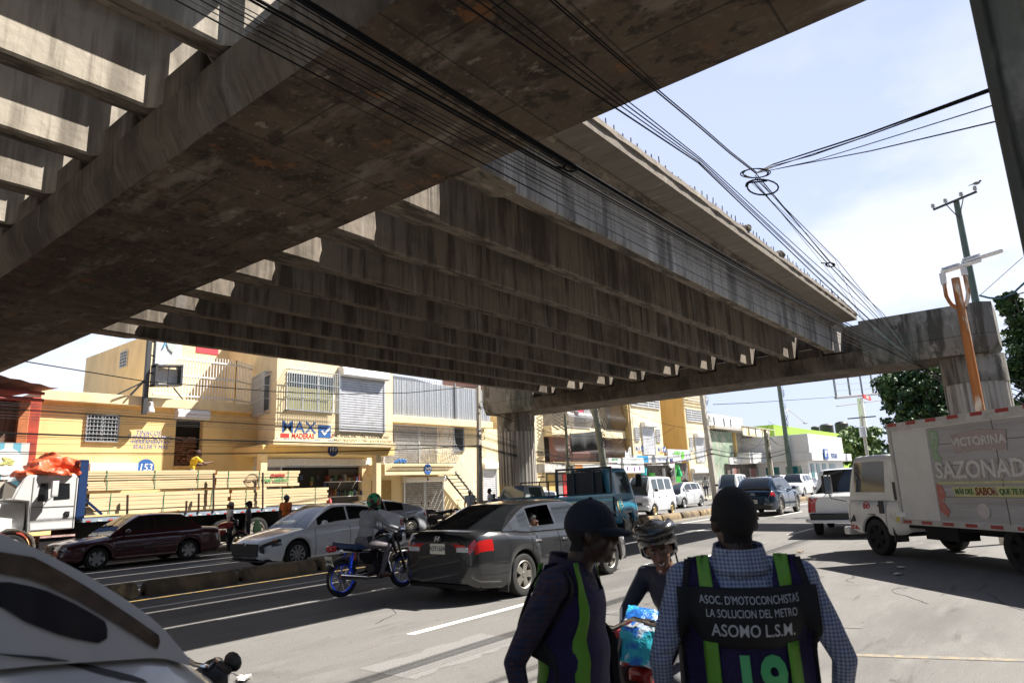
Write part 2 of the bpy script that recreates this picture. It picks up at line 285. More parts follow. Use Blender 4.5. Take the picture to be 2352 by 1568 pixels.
for k,Yf in enumerate(GY):
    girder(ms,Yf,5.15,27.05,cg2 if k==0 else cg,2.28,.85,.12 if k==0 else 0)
    slab(ms,Yf,[(5.3,8.05,.2),(8.05,26.1,.55),(26.1,26.95,.2)] if k else [(5.3,26.55,.69)],last=k==8,first=k==0)
b=MB()      # ragged edge kerb on the outer slab and its starter bars
n=60; rr=[]
for i in range(n+1):
    x=5.3+21.25*i/n; j=rnd.uniform(-.02,.02); rr.append([(x,4.87+j,7.28),(x,4.82+j,7.30),(x,4.83+j*.5,7.42+rnd.uniform(-.02,.02)),(x,5.1,7.42),(x,5.1,7.28)])
b.rows(rr,closed=True,caps=True); obj('edge_kerb',b,cd,ms,smooth=0)
for i in range(74):
    b=MB(); x=6+20.3*i/73+rnd.uniform(-.04,.04); b.tube([(x,4.95,7.4),(x+rnd.uniform(-.04,.04),4.95+rnd.uniform(-.03,.03),7.66+rnd.uniform(-.08,.05))],.011,5)
    obj('rebar_stub',b,mat('rusty rebar',(.12,.07,.05),.9),ms)
for k in range(2):
    b=MB(); c=Vector((15.3+2.6*k,4.88,7.48))
    for i in range(9): b.ell(c+Vector((rnd.uniform(-.2,.2),rnd.uniform(-.05,.05),rnd.uniform(-.06,.08))),(.11,.07,.06),7,5)
    obj('rubble_heap',b,mat('rubble',(.12,.1,.08),.95,nz=(9,.5)),ms,smooth=0)
ls=thing('bridge_span','sunlit near span of concrete girders coloured brighter for the sun at the upper left','bridge span')
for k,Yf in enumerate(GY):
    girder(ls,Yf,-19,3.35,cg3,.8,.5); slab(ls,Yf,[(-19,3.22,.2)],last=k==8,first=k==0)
def cap(parent,x0,x1,Y0,Y1,flush):
    """inverted T: ledges at z 5.98 under the girders, full blocks at the arms outside them"""
    c=(x0+x1)/2; E=19.72; n=44; b=MB()
    def rg(): return rnd.uniform(-.006,.006)
    pr=lambda y,dz:[(x0+.04+rg(),y,5.4+dz),(x0-.1,y,5.66+dz),(x0-.12,y,5.98),(c-.78,y,5.98),(c-.78,y,7.06),(c+.78,y,7.06),(c+.78,y,5.98),(x1+.12,y,5.98),(x1+.1,y,5.66+dz),(x1-.04+rg(),y,5.4+dz)]
    pf=lambda y,dz,s=0:[(x0+.04+s,y,5.4+dz),(x0-.1+s,y,5.66+dz),(x0-.12+s,y,5.98),(x0-.12+s,y,6.3),(x0-.12+s,y,7.06),(x1+.12-s,y,7.06),(x1+.12-s,y,6.3),(x1+.12-s,y,5.98),(x1+.1-s,y,5.66+dz),(x1-.04-s,y,5.4+dz)]
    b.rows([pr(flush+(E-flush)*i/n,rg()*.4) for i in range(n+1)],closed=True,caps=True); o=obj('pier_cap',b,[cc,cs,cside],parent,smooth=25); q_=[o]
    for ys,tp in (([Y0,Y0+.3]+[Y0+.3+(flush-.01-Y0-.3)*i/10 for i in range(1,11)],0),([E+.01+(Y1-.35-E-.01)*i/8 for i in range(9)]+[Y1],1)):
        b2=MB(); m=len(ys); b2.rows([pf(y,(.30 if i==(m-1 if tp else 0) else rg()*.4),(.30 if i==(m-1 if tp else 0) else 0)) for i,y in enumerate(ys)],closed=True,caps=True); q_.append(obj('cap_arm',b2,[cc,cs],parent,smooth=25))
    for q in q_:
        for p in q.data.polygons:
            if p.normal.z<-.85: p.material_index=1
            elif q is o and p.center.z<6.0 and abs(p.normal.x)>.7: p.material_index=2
    return o
def notchblocks(parent,xe,sgn):
    """raised ledge blocks between the girder seats"""
    for k in range(8):
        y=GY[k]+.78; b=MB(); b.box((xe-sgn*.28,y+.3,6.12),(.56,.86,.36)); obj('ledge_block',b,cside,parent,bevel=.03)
def column(parent,x,y,r,z0,z1,m1):
    b=MB(); n=28; pts=[]
    for i in range(n):
        for a,rr_ in ((.0,r),(.36,r),(.5,r-.055),(.86,r-.055)):
            t=2*math.pi*(i+a)/n; pts.append((x+rr_*math.cos(t),y+rr_*math.sin(t)))
    b.prism(pts,'z',z0,z1); o=obj('column',b,m1,parent,smooth=0)
    c=MB(); c.lathe([(r+.01,z1-.02),(r+.01,z1+.93)],(x,y,0),'z',32); obj('column_head',c,cc,parent); return o
def colmat(name,yellow):
    m=layered(name,(.46,.43,.39),[((.1,.085,.07),(3,3,.1),1.2,.47,.62,.85),((.52,.49,.45),(2,2,.12),1.2,.56,.64,.6),((.2,.18,.16),(.5,.5,.4),1.2,.5,.66,.5)],bump=(12,.3))
    if yellow:   # painted lower band, chipped edge
        t=m.node_tree; bs=t.nodes['Principled BSDF']; src=bs.inputs['Base Color'].links[0].from_socket; c=nd(t,'ShaderNodeTexCoord'); s=nd(t,'ShaderNodeSeparateXYZ'); t.links.new(c.outputs['Object'],s.inputs[0])
        n=nd(t,'ShaderNodeTexNoise'); n.inputs['Scale'].default_value=5; t.links.new(c.outputs['Object'],n.inputs['Vector']); a=nd(t,'ShaderNodeMath',operation='MULTIPLY_ADD'); a.inputs[1].default_value=.35; t.links.new(n.outputs['Fac'],a.inputs[0]); t.links.new(s.outputs['Z'],a.inputs[2])
        l=nd(t,'ShaderNodeMath',operation='LESS_THAN'); l.inputs[1].default_value=1.95; t.links.new(a.outputs[0],l.inputs[0]); x=nd(t,'ShaderNodeMix',data_type='RGBA'); x.inputs['B'].default_value=(.5,.34,.1,1)
        sc_=nd(t,'ShaderNodeMath',operation='MULTIPLY'); sc_.inputs[1].default_value=.75; t.links.new(l.outputs[0],sc_.inputs[0]); t.links.new(src,x.inputs['A']); t.links.new(sc_.outputs[0],x.inputs['Factor']); t.links.new(x.outputs['Result'],bs.inputs['Base Color'])
    return m
fp=thing('bridge_pier','far concrete pier with two fluted columns carrying the ends of the girders','bridge pier')
cap(fp,26.6,29.16,.85,23.3,4.84); notchblocks(fp,26.48,-1)
column(fp,27.9,22.0,.98,0,4.5,colmat('column concrete painted',True)); column(fp,27.9,1.75,.95,0,4.5,colmat('column concrete',False))
np_=thing('bridge_pier','near concrete pier cap with a dark stained underside crossing overhead','bridge pier')
cap(np_,3.0,5.57,-6,23.3,-1.2); notchblocks(np_,2.88,-1); notchblocks(np_,5.69,1)
column(np_,4.28,22.0,.98,0,4.5,MATS['column concrete painted']); column(np_,4.28,-4.5,.95,0,4.5,MATS['column concrete'])
# ---------------------------------------------------------------- buildings across the road
Z11=_z(1607.8,229.7,.32957)
class Wall:
    """frame on a wall: s along it, z up, d outward"""
    def __init__(s,O,u=(1,0)): s.O=Vector((*O,0)); s.u=Vector((*u,0)).normalized(); s.n=Vector((s.u.y,-s.u.x,0)); s.R=Matrix((s.u,s.n,Vector((0,0,1)))).transposed(); s.TR=Matrix((s.u,Vector((0,0,1)),s.n)).transposed()
    def p(s,a,z,d=0): return s.O+s.u*a+s.n*d+Vector((0,0,z))
    def box(s,mb,a0,a1,z0,z1,d0,d1,m=0): return mb.box(s.p((a0+a1)/2,(z0+z1)/2,(d0+d1)/2),(abs(a1-a0),abs(d1-d0),abs(z1-z0)),R3=s.R,m=m)
paint=lambda n,c,d=None,lo=.5:mat(n,c,.8,nz=(.8,.10),col2=d or tuple(x*.62 for x in c),th=(lo+.02,lo+.34),stretch=(1,1,.4),bump=(22,.15),spec=.2)
yel=paint('yellow wall paint',(.78,.57,.26),(.58,.41,.18)); yel2=paint('pale yellow wall paint',(.80,.65,.40),(.55,.44,.27)); crm=paint('cream wall paint',(.80,.66,.42),(.60,.47,.28)); org=paint('orange wall paint',(.58,.41,.18))
alu=mat('galvanised steel',(.62,.64,.67),.4,.6,nz=(6,.15)); dstl=mat('dark painted steel',(.06,.06,.065),.5,.3,nz=(8,.3)); wstl=mat('white painted steel',(.72,.72,.73),.45,nz=(5,.12))
shm=mat('shutter steel',(.60,.61,.64),.45,.25,nz=(2,.14),col2=(.40,.39,.38),th=(.55,.75),stretch=(1,1,.5)); shm2=mat('grey shutter steel',(.33,.32,.31),.55,.2,nz=(2,.3),col2=(.15,.12,.1),th=(.5,.75))
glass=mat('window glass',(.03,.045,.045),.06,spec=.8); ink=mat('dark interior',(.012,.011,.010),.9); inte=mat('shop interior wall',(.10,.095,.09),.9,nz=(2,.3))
blu=mat('sign blue',(.02,.11,.36),.6,nz=(9,.15)); red=mat('sign red',(.5,.035,.03),.6,nz=(9,.15)); wht=mat('sign white',(.75,.75,.74),.6,nz=(6,.08)); blk=mat('sign black',(.02,.02,.022),.6)
conc=mat('plain concrete',(.42,.39,.35),.85,nz=(2,.25),bump=(20,.3)); rust=mat('rusty steel',(.34,.12,.03),.8,col2=(.62,.55,.46),nz=(4,.35),th=(.52,.60),stretch=(1,1,.22))
def block(parent,name,x0,x1,y0,y1,z0,z1,m,bevel=.02):
    b=MB(); b.bb((x0,y0,z0),(x1,y1,z1)); return obj(name,b,m,parent,world=True,bevel=bevel)
def building(name,label,x,y,cat='building'): return thing(name,label,cat,(x,y,.0))
def grate(par,W,a0,a1,z0,z1,nx,nz,out=.0,m=None,r=.012,name='window_grate',d0=.03):
    b=MB(); d=d0+out
    for i in range(nx+1): a=a0+(a1-a0)*i/nx; W.box(b,a-r,a+r,z0,z1,d-r,d+r)
    for j in range(nz+1):
        z=z0+(z1-z0)*j/nz; W.box(b,a0,a1,z-r,z+r,d+r,d+3*r)
        if out:
            for a in (a0,a1): W.box(b,a-r,a+r,z-r,z+r,0,d)
    if out:
        n=max(2,int(out/.13))
        for z in (z0,z1):
            for i in range(nx+1): a=a0+(a1-a0)*i/nx; W.box(b,a-r,a+r,z-r,z+r,0,d)
    return obj(name,b,m or alu,par,world=True,smooth=0)
def window(par,W,a0,a1,z0,z1,panes=2,fr=None,blind=None,rec=.1):
    b=MB(); W.box(b,a0,a1,z0,z1,-.02,.012); w_=obj('window',b,glass,par,world=True,smooth=0); b=MB(); t=.035
    W.box(b,a0-t,a1+t,z1,z1+t,.0,.05);W.box(b,a0-t,a1+t,z0-t,z0,.0,.06)
    for i in range(panes+1): a=a0+(a1-a0)*i/panes; W.box(b,a-t/2,a+t/2,z0,z1,.0,.045)
    obj('window_frame',b,fr or alu,w_,world=True,smooth=0)
    if blind:
        b=MB(); n=int((z1-z0)*.62/.045)
        for k in range(n): W.box(b,a0+.03,a1-.03,z0+.03+k*.045,z0+.058+k*.045,.014,.02)
        obj('blind',b,blind,w_,world=True,smooth=0)
    return w_
def shutter(par,W,a0,a1,z0,z1,m=None,boxm=None,bx=.4,bz=.42,pitch=.11,name='roller_shutter',d=.05):
    b=MB(); n=max(3,int((z1-z0)/pitch)); pts=[]
    for k in range(n):
        z=z0+(z1-z0)*k/n; h=(z1-z0)/n
        pts+=[(z,d),(z+h*.2,d+.035),(z+h*.72,d+.035),(z+h*.9,d)]
    rows=[[W.p(a0,z,q),W.p(a1,z,q)] for z,q in pts]; b.rows(rows); s_=obj(name,b,m or shm,par,world=True,smooth=0)
    for a in (a0-.05,a1+.05): b=MB(); W.box(b,a-.05,a+.05,z0,z1,0,d+.06); obj('guide_rail',b,alu,s_,world=True,smooth=0)
    if bx:
        b=MB(); q=[(z1,0),(z1,bx*.8),(z1+.06,bx),(z1+bz*.75,bx),(z1+bz,bx*.7),(z1+bz,0)]
        b.rows([[W.p(a,z,k) for z,k in q] for a in (a0-.12,a1+.12)],closed=True,caps=True); obj('shutter_box',b,boxm or wstl,s_,world=True,smooth=20)
    return s_
def disc(par,W,a,z,r,num,m=None):
    b=MB(); n=36
    c=[W.p(a+r*math.cos(t*2*math.pi/n),z+r*math.sin(t*2*math.pi/n),q) for q in (0,.015) for t in range(n)]
    b.rows([c[:n],c[n:]],closed=True,caps=True); o=obj('number_disc',b,m or blu,par,world=True,smooth=0)
    text('house_number',num,wht,o,r*.82,W.p(a,z,.017),W.TR,bold=.004,xs=.9,shear=.12,world=True); return o
def lettering(par,W,s,a,z,h,m,xs=1,bold=0,shear=0,d=.004,name='lettering',align='CENTER'): return text(name,s,m,par,h,W.p(a,z,d),W.TR,ext=.003,bold=bold,xs=xs,shear=shear,align=align,world=True)

# --- red shop, far left
B=building('red_shop','dark red shop with corrugated roof at the left edge beside the yellow wall',5.5,27)
block(B,'wall',-8,7.72,26.5,34,.1,5.3,mat('red brick paint',(.36,.055,.03),.85,nz=(2,.3),col2=(.2,.05,.035),th=(.5,.7)))
block(B,'shopfront',-8,7.2,26.3,26.5,2.5,5.0,mat('brown boarding',(.17,.10,.07),.8,nz=(3,.5),stretch=(5,5,.4))); block(B,'pilaster',7.0,7.3,26.1,26.5,.1,5.2,mat('rust orange paint',(.42,.14,.05),.8,nz=(3,.3)))
b=MB(); rr=[]
for i in range(60): x=-8+15.6*i/59; rr.append([(x,24.6,5.35+.035*(i%2)+(7.6-x)*.28*.6),(x,31,5.75+.035*(i%2)+(7.6-x)*.28*.6)])
b.rows(rr); obj('roof',b,mat('brown roof sheet',(.16,.10,.085),.6,.2,nz=(2,.4)),B,world=True,smooth=0)
b=MB()
for z in (5.0,5.22): b.tube([(-6,24.9,z),(7.3,24.9,z)],.05)
for k in range(9): b.tube([(7.2-k*1.6,24.9,5.2),(7.2-k*1.6,26.4,5.5)],.04)
obj('roof_frame',b,mat('red oxide steel',(.28,.06,.045),.6,nz=(5,.3)),B,world=True)
S=thing('food_banner','blue and white striped banner with a plate of food on the red shop','banner',(5.2,25,2.5))
W=Wall((0,25)); b=MB()
for k in range(18): W.box(b,3.2+k*.215,3.2+(k+1)*.215,2.54,3.65,0,.05,m=k%2)
obj('panel',b,[mat('banner blue',(.13,.37,.48),.6),mat('banner white',(.55,.56,.54),.6)],S,world=True,smooth=0)
for cx in (5.5,6.52):
    b=MB(); b.lathe([(.0,.0),(.38,.0),(.40,-.02),(.28,-.035),(.0,-.035)],(cx,24.945,3.07),'y',32); pl=obj('plate_picture',b,wht,S,world=True)
    b=MB()
    for k in range(16): a=rnd.uniform(0,6.28);q=rnd.uniform(0,.2); b.ell((cx+q*math.cos(a),24.91,3.07+q*math.sin(a)*.8),(.09,.012,.05),8,4)
    obj('food_picture',b,mat('salad',(.35,.42,.10),.6,nz=(14,.6),col2=(.7,.62,.3),th=(.45,.6)),pl,world=True)
block(S,'lower_panel',3.2,7.0,24.98,25.04,1.0,2.5,mat('beige board',(.5,.45,.38),.8,nz=(2,.15)))

# --- number 153, low yellow building
B=building('yellow_shop','low yellow building painted 153 with a barred window and an upper loading door',12,27.5)
W=Wall((0,27.5))
b=MB()
for a0,a1,z0,z1 in ((7.9,9.5,.1,5.4),(9.5,10.53,.1,3.98),(9.5,10.53,4.9,5.4),(10.53,12.72,.1,5.4),(12.72,13.85,.1,3.04),(12.72,13.85,4.92,5.4),(13.85,16.4,.1,5.4)): W.box(b,a0,a1,z0,z1,-.3,0)
W.box(b,7.9,8.2,.1,5.4,-8,-.3); W.box(b,7.9,16.6,5.36,5.42,-7,-.3); obj('wall',b,yel,B,world=True,smooth=0)
b=MB(); W.box(b,7.88,16.0,5.33,5.70,-.25,.28); W.box(b,7.88,8.2,5.33,5.68,-8,-.25); obj('parapet',b,yel2,B,world=True,bevel=.02)
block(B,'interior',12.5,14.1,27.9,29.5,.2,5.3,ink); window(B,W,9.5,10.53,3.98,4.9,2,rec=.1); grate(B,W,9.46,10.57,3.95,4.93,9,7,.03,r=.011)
shutter(B,W,12.75,13.83,4.86,4.92,bx=.35,bz=.40)
b=MB()
for k in range(14):
    for q in range(3): b.box((12.9+.3*q+rnd.uniform(-.05,.05),27.9+rnd.uniform(-.04,.1),3.1+.085*k),(.34,.5,.07),rnd.uniform(-.1,.1))
obj('stacked_boards',b,mat('dark stacked wood',(.22,.10,.045),.8,nz=(5,.4)),B,world=True,smooth=0)
bt=mat('painted blue lettering',(.10,.17,.42),.8,col2=(.3,.3,.36),nz=(10,.1),th=(.55,.7))
for s_,a,z,h in (('TINACOS',11.68,4.33,.17),('THINNER-ALAMBRE',11.75,4.16,.15),('•HERRAMIENTAS•',11.78,3.98,.15),('SEALLER Y MAS',11.80,3.79,.15)): lettering(B,W,s_,a,z,h,bt,xs=.9,shear=.12)
disc(B,W,11.66,3.0,.33,'153')
b=MB(); W.box(b,9.6,11.25,2.75,3.15,0,.35); obj('canopy_box',b,wstl,B,world=True,bevel=.02)
b=MB(); W.box(b,12.72,13.85,3.02,3.06,-.3,.1); obj('door_sill',b,mat('raw timber',(.62,.42,.2),.7,nz=(5,.2)),B,world=True)
L=thing('wall_lamp','white bell shaped lamp on a curved arm below the yellow parapet','lamp',(11.6,27.2,4.9))
p=aty(Z1(1262,780),27.0); b=MB(); b.tube([(11.35,27.25,p.z+.10),(11.4,27.1,p.z+.22),(11.5,27.0,p.z+.25),(p.x,27.0,p.z+.16)],.018); obj('arm',b,dstl,L,world=True)
b=MB(); b.lathe([(.03,.17),(.07,.14),(.08,.06),(.07,.0),(.12,-.1),(.15,-.24),(.0,-.24)],(p.x,27.0,p.z),'z',20); obj('lamp_shade',b,wstl,L,world=True)

# --- tall yellow building set back behind the terrace
B=building('tall_yellow_building','tall plain yellow building set back behind the white barred terrace fence',17,33)
b=MB(); b.prism([(12.8,31),(24.5,31),(24.5,38),(12.8,38)],'z',.1,9.05); obj('wall',b,yel2,B,world=True,bevel=.03)
W=Wall((12.8,38),(0,-1)); window(B,W,38-33.6,38-32.9,7.9,8.6,2); grate(B,W,4.38,5.12,7.88,8.62,4,5,.02)
W=Wall((0,31)); b=MB(); c0=aty(Z1(1640,290),31); W.box(b,c0.x,c0.x+1.1,c0.z-.25,c0.z+.5,0,.02); obj('painted_panel',b,mat('faded sign red',(.5,.05,.07),.7),B,world=True); lettering(B,W,'MAX',c0.x+2.4,c0.z+.2,.42,MATS['faded sign red'],bold=.01)
for k,(x,h) in enumerate(((13.3,3.2),(13.9,3.4),(15.3,2.9))):
    L=thing('antenna_mast','thin lattice antenna mast on the tall yellow roof','antenna',(x-.4,36.5,9.05),group='masts on the tall yellow roof'); b=MB()
    for dx,dy in ((-.09,0),(.09,0),(0,.13)): b.tube([(x-.4+dx,36.5+dy,9.0),(x-.4+dx,36.5+dy,9.05+h)],.012,4)
    for q in range(12): z=9.1+h*q/12; b.tube([(x-.49,36.5,z),(x-.31,36.5,z+h/12)],.008,4); b.tube([(x-.31,36.5,z),(x-.4,36.63,z+h/12)],.008,4)
    obj('mast',b,mat('mast white',(.7,.7,.7),.6),L,world=True)
T=thing('water_tank','dark roof tank half hidden by the girders on the tall yellow building','tank',(13.9,33.5,9.05)); b=MB(); b.lathe([(.5,0),(.5,.7),(.4,.85),(.15,.92),(.0,.92)],(13.9,33.5,9.05)); obj('tank_body',b,dstl,T,world=True)
F=thing('terrace_fence','white vertical bar fence round the terrace above the yellow parapet','fence',(13.5,28,5.7))
b=MB(); pts=[(11.9,27.9),(15.4,27.9),(16.5,28.45)]
def fline(b,p,q,n,z0,z1,rails):
    for i in range(n+1):
        x=p[0]+(q[0]-p[0])*i/n; y=p[1]+(q[1]-p[1])*i/n; b.box((x,y,(z0+z1)/2),(.03,.03,z1-z0))
    a=math.atan2(q[1]-p[1],q[0]-p[0]); L_=math.hypot(q[0]-p[0],q[1]-p[1])
    for z in rails: b.box(((p[0]+q[0])/2,(p[1]+q[1])/2-.03,z),(L_,.025,.06),a)
fline(b,pts[0],pts[1],27,5.72,7.72,(5.95,6.8,7.5)); fline(b,pts[1],pts[2],11,5.72,7.72,(5.95,6.8,7.5)); obj('bars',b,wstl,F,world=True,smooth=0)
# pole sign
S=thing('pole_sign','tall weathered pole with a white curved light box and an empty frame below it','sign',(11.3,27,5.4))
b=MB(); b.box((11.25,27,7.2),(.16,.16,4.4)); b.tube([(11.25,27,6.4),(10.75,27.1,5.7)],.04); b.tube([(11.25,27,6.3),(10.3,27.1,5.7)],.03); b.tube([(12.3,27,6.1),(13.0,27.4,5.6)],.03)
for z in (6.1,6.6,7.3,7.85): b.box((11.36,27,z),(.2,.05,.05))
obj('pole',b,dstl,S,world=True)
b=MB(); b.rows([[(11.45,26.85,z0),(11.7,26.8,z0-.03+.02),(12.1,26.82,z0+.12),(12.5,26.95,z0+.42 if z0<7.3 else z0)] for z0 in (6.95,8.6)]); b.rows([[(11.45,27.1,z0),(11.7,27.1,z0-.01),(12.1,27.1,z0+.12),(12.5,27.1,z0+.42 if z0<7.3 else z0)] for z0 in (6.95,8.6)])
b.add([(12.5,26.95,7.37),(12.5,27.1,7.37),(12.5,27.1,8.6),(12.5,26.95,8.6)],[(0,1,2,3)]); b.add([(11.45,26.85,6.95),(11.7,26.8,6.94),(12.1,26.82,7.07),(12.5,26.95,7.37),(12.5,27.1,7.37),(12.1,27.1,7.07),(11.7,27.1,6.94),(11.45,27.1,6.95)],[tuple(range(8))])
lb=obj('light_box',b,mat('light box face',(.62,.64,.66),.4,nz=(2,.1)),S,world=True,smooth=40)
b=MB(); W=Wall((0,26.8)); b.prism([(11.75,7.95),(11.9,7.6),(12.1,7.45),(12.2,7.75),(12.1,8.1),(11.9,8.2)],'y',26.77,26.79); obj('printed_mark',b,mat('faded green grey',(.42,.47,.45),.6),lb,world=True); b=MB(); b.prism([(11.68,7.6),(11.72,7.6),(11.95,8.3),(11.9,8.35)],'y',26.765,26.785); b.prism([(11.9,7.98),(12.2,8.05),(12.2,8.3),(11.9,8.2)],'y',26.765,26.785); obj('printed_lettering',b,mat('faded sky blue',(.12,.42,.66),.6),lb,world=True)
b=MB(); z0,z1=6.07,6.95
for a,c in (((11.44,z0),(12.5,z0+.1)),((11.44,z1-.12),(12.5,z1)),): b.prism([(a[0],a[1]),(c[0],c[1]),(c[0],c[1]+.07),(a[0],a[1]+.07)],'y',26.7,27.15)
b.bb((11.44,26.7,z0),(11.52,27.15,z1)); b.bb((12.42,26.7,z0+.1),(12.5,27.15,z1+.05)); b.bb((11.95,26.75,z0),(11.98,26.8,z1)); obj('empty_frame',b,dstl,S,world=True)
b=MB(); b.bb((11.6,27.0,6.2),(12.4,27.05,6.85)); obj('back_panel',b,mat('old panel',(.6,.56,.52),.7,nz=(3,.2)),S,world=True)

# --- number 151, block with the painted shop sign
B=building('corner_shop_building','projecting yellow building with painted blue and red sign above an open shop',19,25)
b=MB(); b.prism([(15.62,25),(22.0,25),(22.0,33),(16.75,33),(16.6,28.6)],'z',3.83,9.4); b.prism([(16.3,27.6),(22.6,27.6),(22.6,33),(16.6,33)],'z',.1,3.83); obj('wall',b,[crm],B,world=True,smooth=0)
b=MB(); b.bb((15.45,24.86,3.78),(22.08,25.3,3.97)); obj('ledge',b,yel2,B,world=True,bevel=.015)
b=MB(); b.bb((15.2,25.2,3.42),(22.3,27.6,3.8)); obj('soffit_beam',b,yel,B,world=True,bevel=.02)
W=Wall((0,25)); window(B,W,16.1,18.45,5.3,6.85,3,wht,mat('yellow blind',(.45,.42,.2),.6)); grate(B,W,16.02,18.58,5.24,6.98,22,3,.28,r=.011)
shutter(B,W,18.85,21.35,4.45,6.95,bx=.42,bz=.45); disc(B,Wall((0,25.19)),18.65,3.62,.27,'151',mat('navy paint',(.015,.035,.13),.6))
lettering(B,W,'MAX',16.75,4.53,.50,blu,xs=1.12,bold=.003); lettering(B,W,'MADERAS',16.95,4.18,.21,red,xs=.85,bold=.008,shear=.1)
b=MB(); W.box(b,15.88,16.28,4.10,4.27,.001,.012); obj('red_tab',b,red,B,world=True); b=MB(); W.box(b,17.72,18.38,4.14,4.70,.001,.012); t_=obj('tick_panel',b,blu,B,world=True,bevel=.005)
b=MB(); b.prism([(17.85,4.42),(17.95,4.48),(18.02,4.36),(18.32,4.62),(18.36,4.56),(18.04,4.24)],'y',24.975,24.987); obj('tick_mark',b,wht,t_,world=True)
b=MB(); b.prism([(18.39,4.2),(18.55,4.32),(18.65,4.52),(18.58,4.36),(18.44,4.16)],'y',24.985,24.998); obj('red_swoosh',b,red,B,world=True)
lettering(B,W,'Tel.:809-245-4700  Fax.809-616-9995',17.15,3.98,.17,bt,xs=.80); pk=mat('black brush lettering',(.05,.045,.04),.8,col2=(.25,.2,.12),nz=(9,.1),th=(.58,.75))
lettering(B,W,'PINO AMERICANO • PINO SURAMERICANO',20.1,4.26,.15,pk,xs=.80,shear=.08); lettering(B,W,'PINO TRATADO Y CEPILLADO PLAYWORD',20.25,4.03,.15,pk,xs=.82,shear=.08)
W2=Wall((16.6,28.6),(15.62-16.6,25-28.6)); window(B,W2,1.2,2.9,5.35,6.85,2); grate(B,W2,1.1,3.0,5.2,6.95,14,3,.28)
for x in (15.3,21.3):
    b=MB(); b.box((x,25.35,1.8),(.3,.3,3.4)); obj('column',b,yel2,B,world=True,bevel=.02)
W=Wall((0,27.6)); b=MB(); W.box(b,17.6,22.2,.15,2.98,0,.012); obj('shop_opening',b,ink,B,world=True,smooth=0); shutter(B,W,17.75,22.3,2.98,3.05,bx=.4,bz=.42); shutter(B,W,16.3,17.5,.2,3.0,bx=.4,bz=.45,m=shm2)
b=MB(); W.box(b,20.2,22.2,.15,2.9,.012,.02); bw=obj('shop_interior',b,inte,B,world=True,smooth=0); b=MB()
for z in (2.3,1.6): W.box(b,19.9,22.2,z-.03,z,.0,.35)
for a in (20.7,21.6): b.tube([W.p(a,2.28,.33),W.p(a,1.95,.02)],.02)
obj('shelf',b,wstl,bw,world=True); pal=[mat('goods '+n,c,.5) for n,c in (('red',(.14,.03,.02)),('amber',(.18,.11,.03)),('dark',(.03,.03,.035)),('blue',(.03,.05,.11)),('white',(.22,.22,.2)),('green',(.04,.09,.04)))]
b=MB()
for z in (2.3,1.6,.9):
    for k in range(16): h=rnd.uniform(.12,.34); x=19.95+k*.14; b=MB(); W.box(b,x,x+.11,z,z+h,.05,.3); obj('shelf_item',b,rnd.choice(pal),bw,world=True,smooth=0)
for k in range(24): x=17.8+rnd.random()*2.1; z=rnd.uniform(.6,2.7); b=MB(); W.box(b,x,x+.16,z,z+.22,.02,.08); obj('shelf_item',b,rnd.choice(pal),bw,world=True,smooth=0)
# --- number 149
B=building('balcony_shop_building','yellow building painted 149 with a bulging barred balcony, grey shutters and outside stairs',27,27)
b=MB(); b.bb((22.0,27.3,.1),(31.1,36,5.3)); b.bb((31.1,27.45,.1),(35.6,36,5.3)); b.bb((26.0,31.5,5.3),(36,36,8.6)); obj('wall',b,[crm],B,world=True,bevel=.02)
b=MB(); b.bb((22.05,26.75,5.26),(31.65,29,5.64)); obj('roof_slab',b,yel2,B,world=True,bevel=.02)
b=MB()
for i in range(48): x=23.8+7.8*i/47; rr=(.0,.008)[i%2]; b.box((x,27.0+rr,6.62),(.168,.02,1.96))
o=obj('sheet_metal_screen',b,alu,B,world=True,smooth=0); b=MB()
for i in range(42): x=23.85+7.7*i/41; b.box((x,26.96,6.72),(.02,.02,2.15))
b.box((28.55,26.94,6.7),(.1,.05,2.2)); b.box((23.72,26.98,6.6),(.2,.1,2.0)); obj('screen_posts',b,mat('screen post steel',(.22,.23,.25),.5,.4),o,world=True,smooth=0)
b=MB(); b.prism([(27.0,7.3),(30.5,8.5),(30.5,8.56),(27.0,7.4)],'x',23.5,28.5); obj('shed_roof',b,dstl,B,world=True)
b=MB(); b.bb((22.35,26.0,2.5),(27.4,27.3,3.07)); obj('balcony_parapet',b,yel2,B,world=True,bevel=.02); disc(B,Wall((0,26)),25.3,2.79,.28,'149')
b=MB()
def bulge(z): t=(z-3.07)/1.98; return 26.02-.42*math.exp(-((t-.28)/.22)**2)
zs=[3.07+1.98*i/9 for i in range(10)]
for i in range(40): x=23.0+4.4*i/39; b.tube([(x,bulge(z),z) for z in zs],.012,4)
for i in range(9): y=26.1+1.1*i/8; b.tube([(22.4+.6*(1),y,3.07),(22.75,y,3.6),(23.0,y,5.05)],.012,4); b.tube([(27.4,y,3.07),(27.55,y,3.6),(27.4,y,5.05)],.012,4)
for z in (3.1,3.6,4.3,5.03): b.tube([(23.0,bulge(z)-.02,z),(27.4,bulge(z)-.02,z)],.016,4)
obj('balcony_cage',b,mat('cage steel',(.26,.26,.27),.6,nz=(5,.3)),B,world=True,smooth=0); W=Wall((0,27.3)); b=MB(); W.box(b,22.6,27.3,3.1,5.2,0,.01); obj('balcony_back',b,mat('balcony wall',(.3,.27,.22),.8,nz=(2,.4)),B,world=True)
shutter(B,W,23.4,25.8,3.12,4.9,bx=0,m=shm2,name='balcony_shutter'); window(B,W,28.7,29.5,3.9,5.16,2); grate(B,W,28.66,29.54,3.86,5.2,8,4,.02,m=dstl)
shutter(B,W,24.8,26.15,.17,2.15,m=shm2,bx=.35,bz=.32); shutter(B,W,26.3,27.6,.17,2.15,m=shm2,bx=.35,bz=.32)
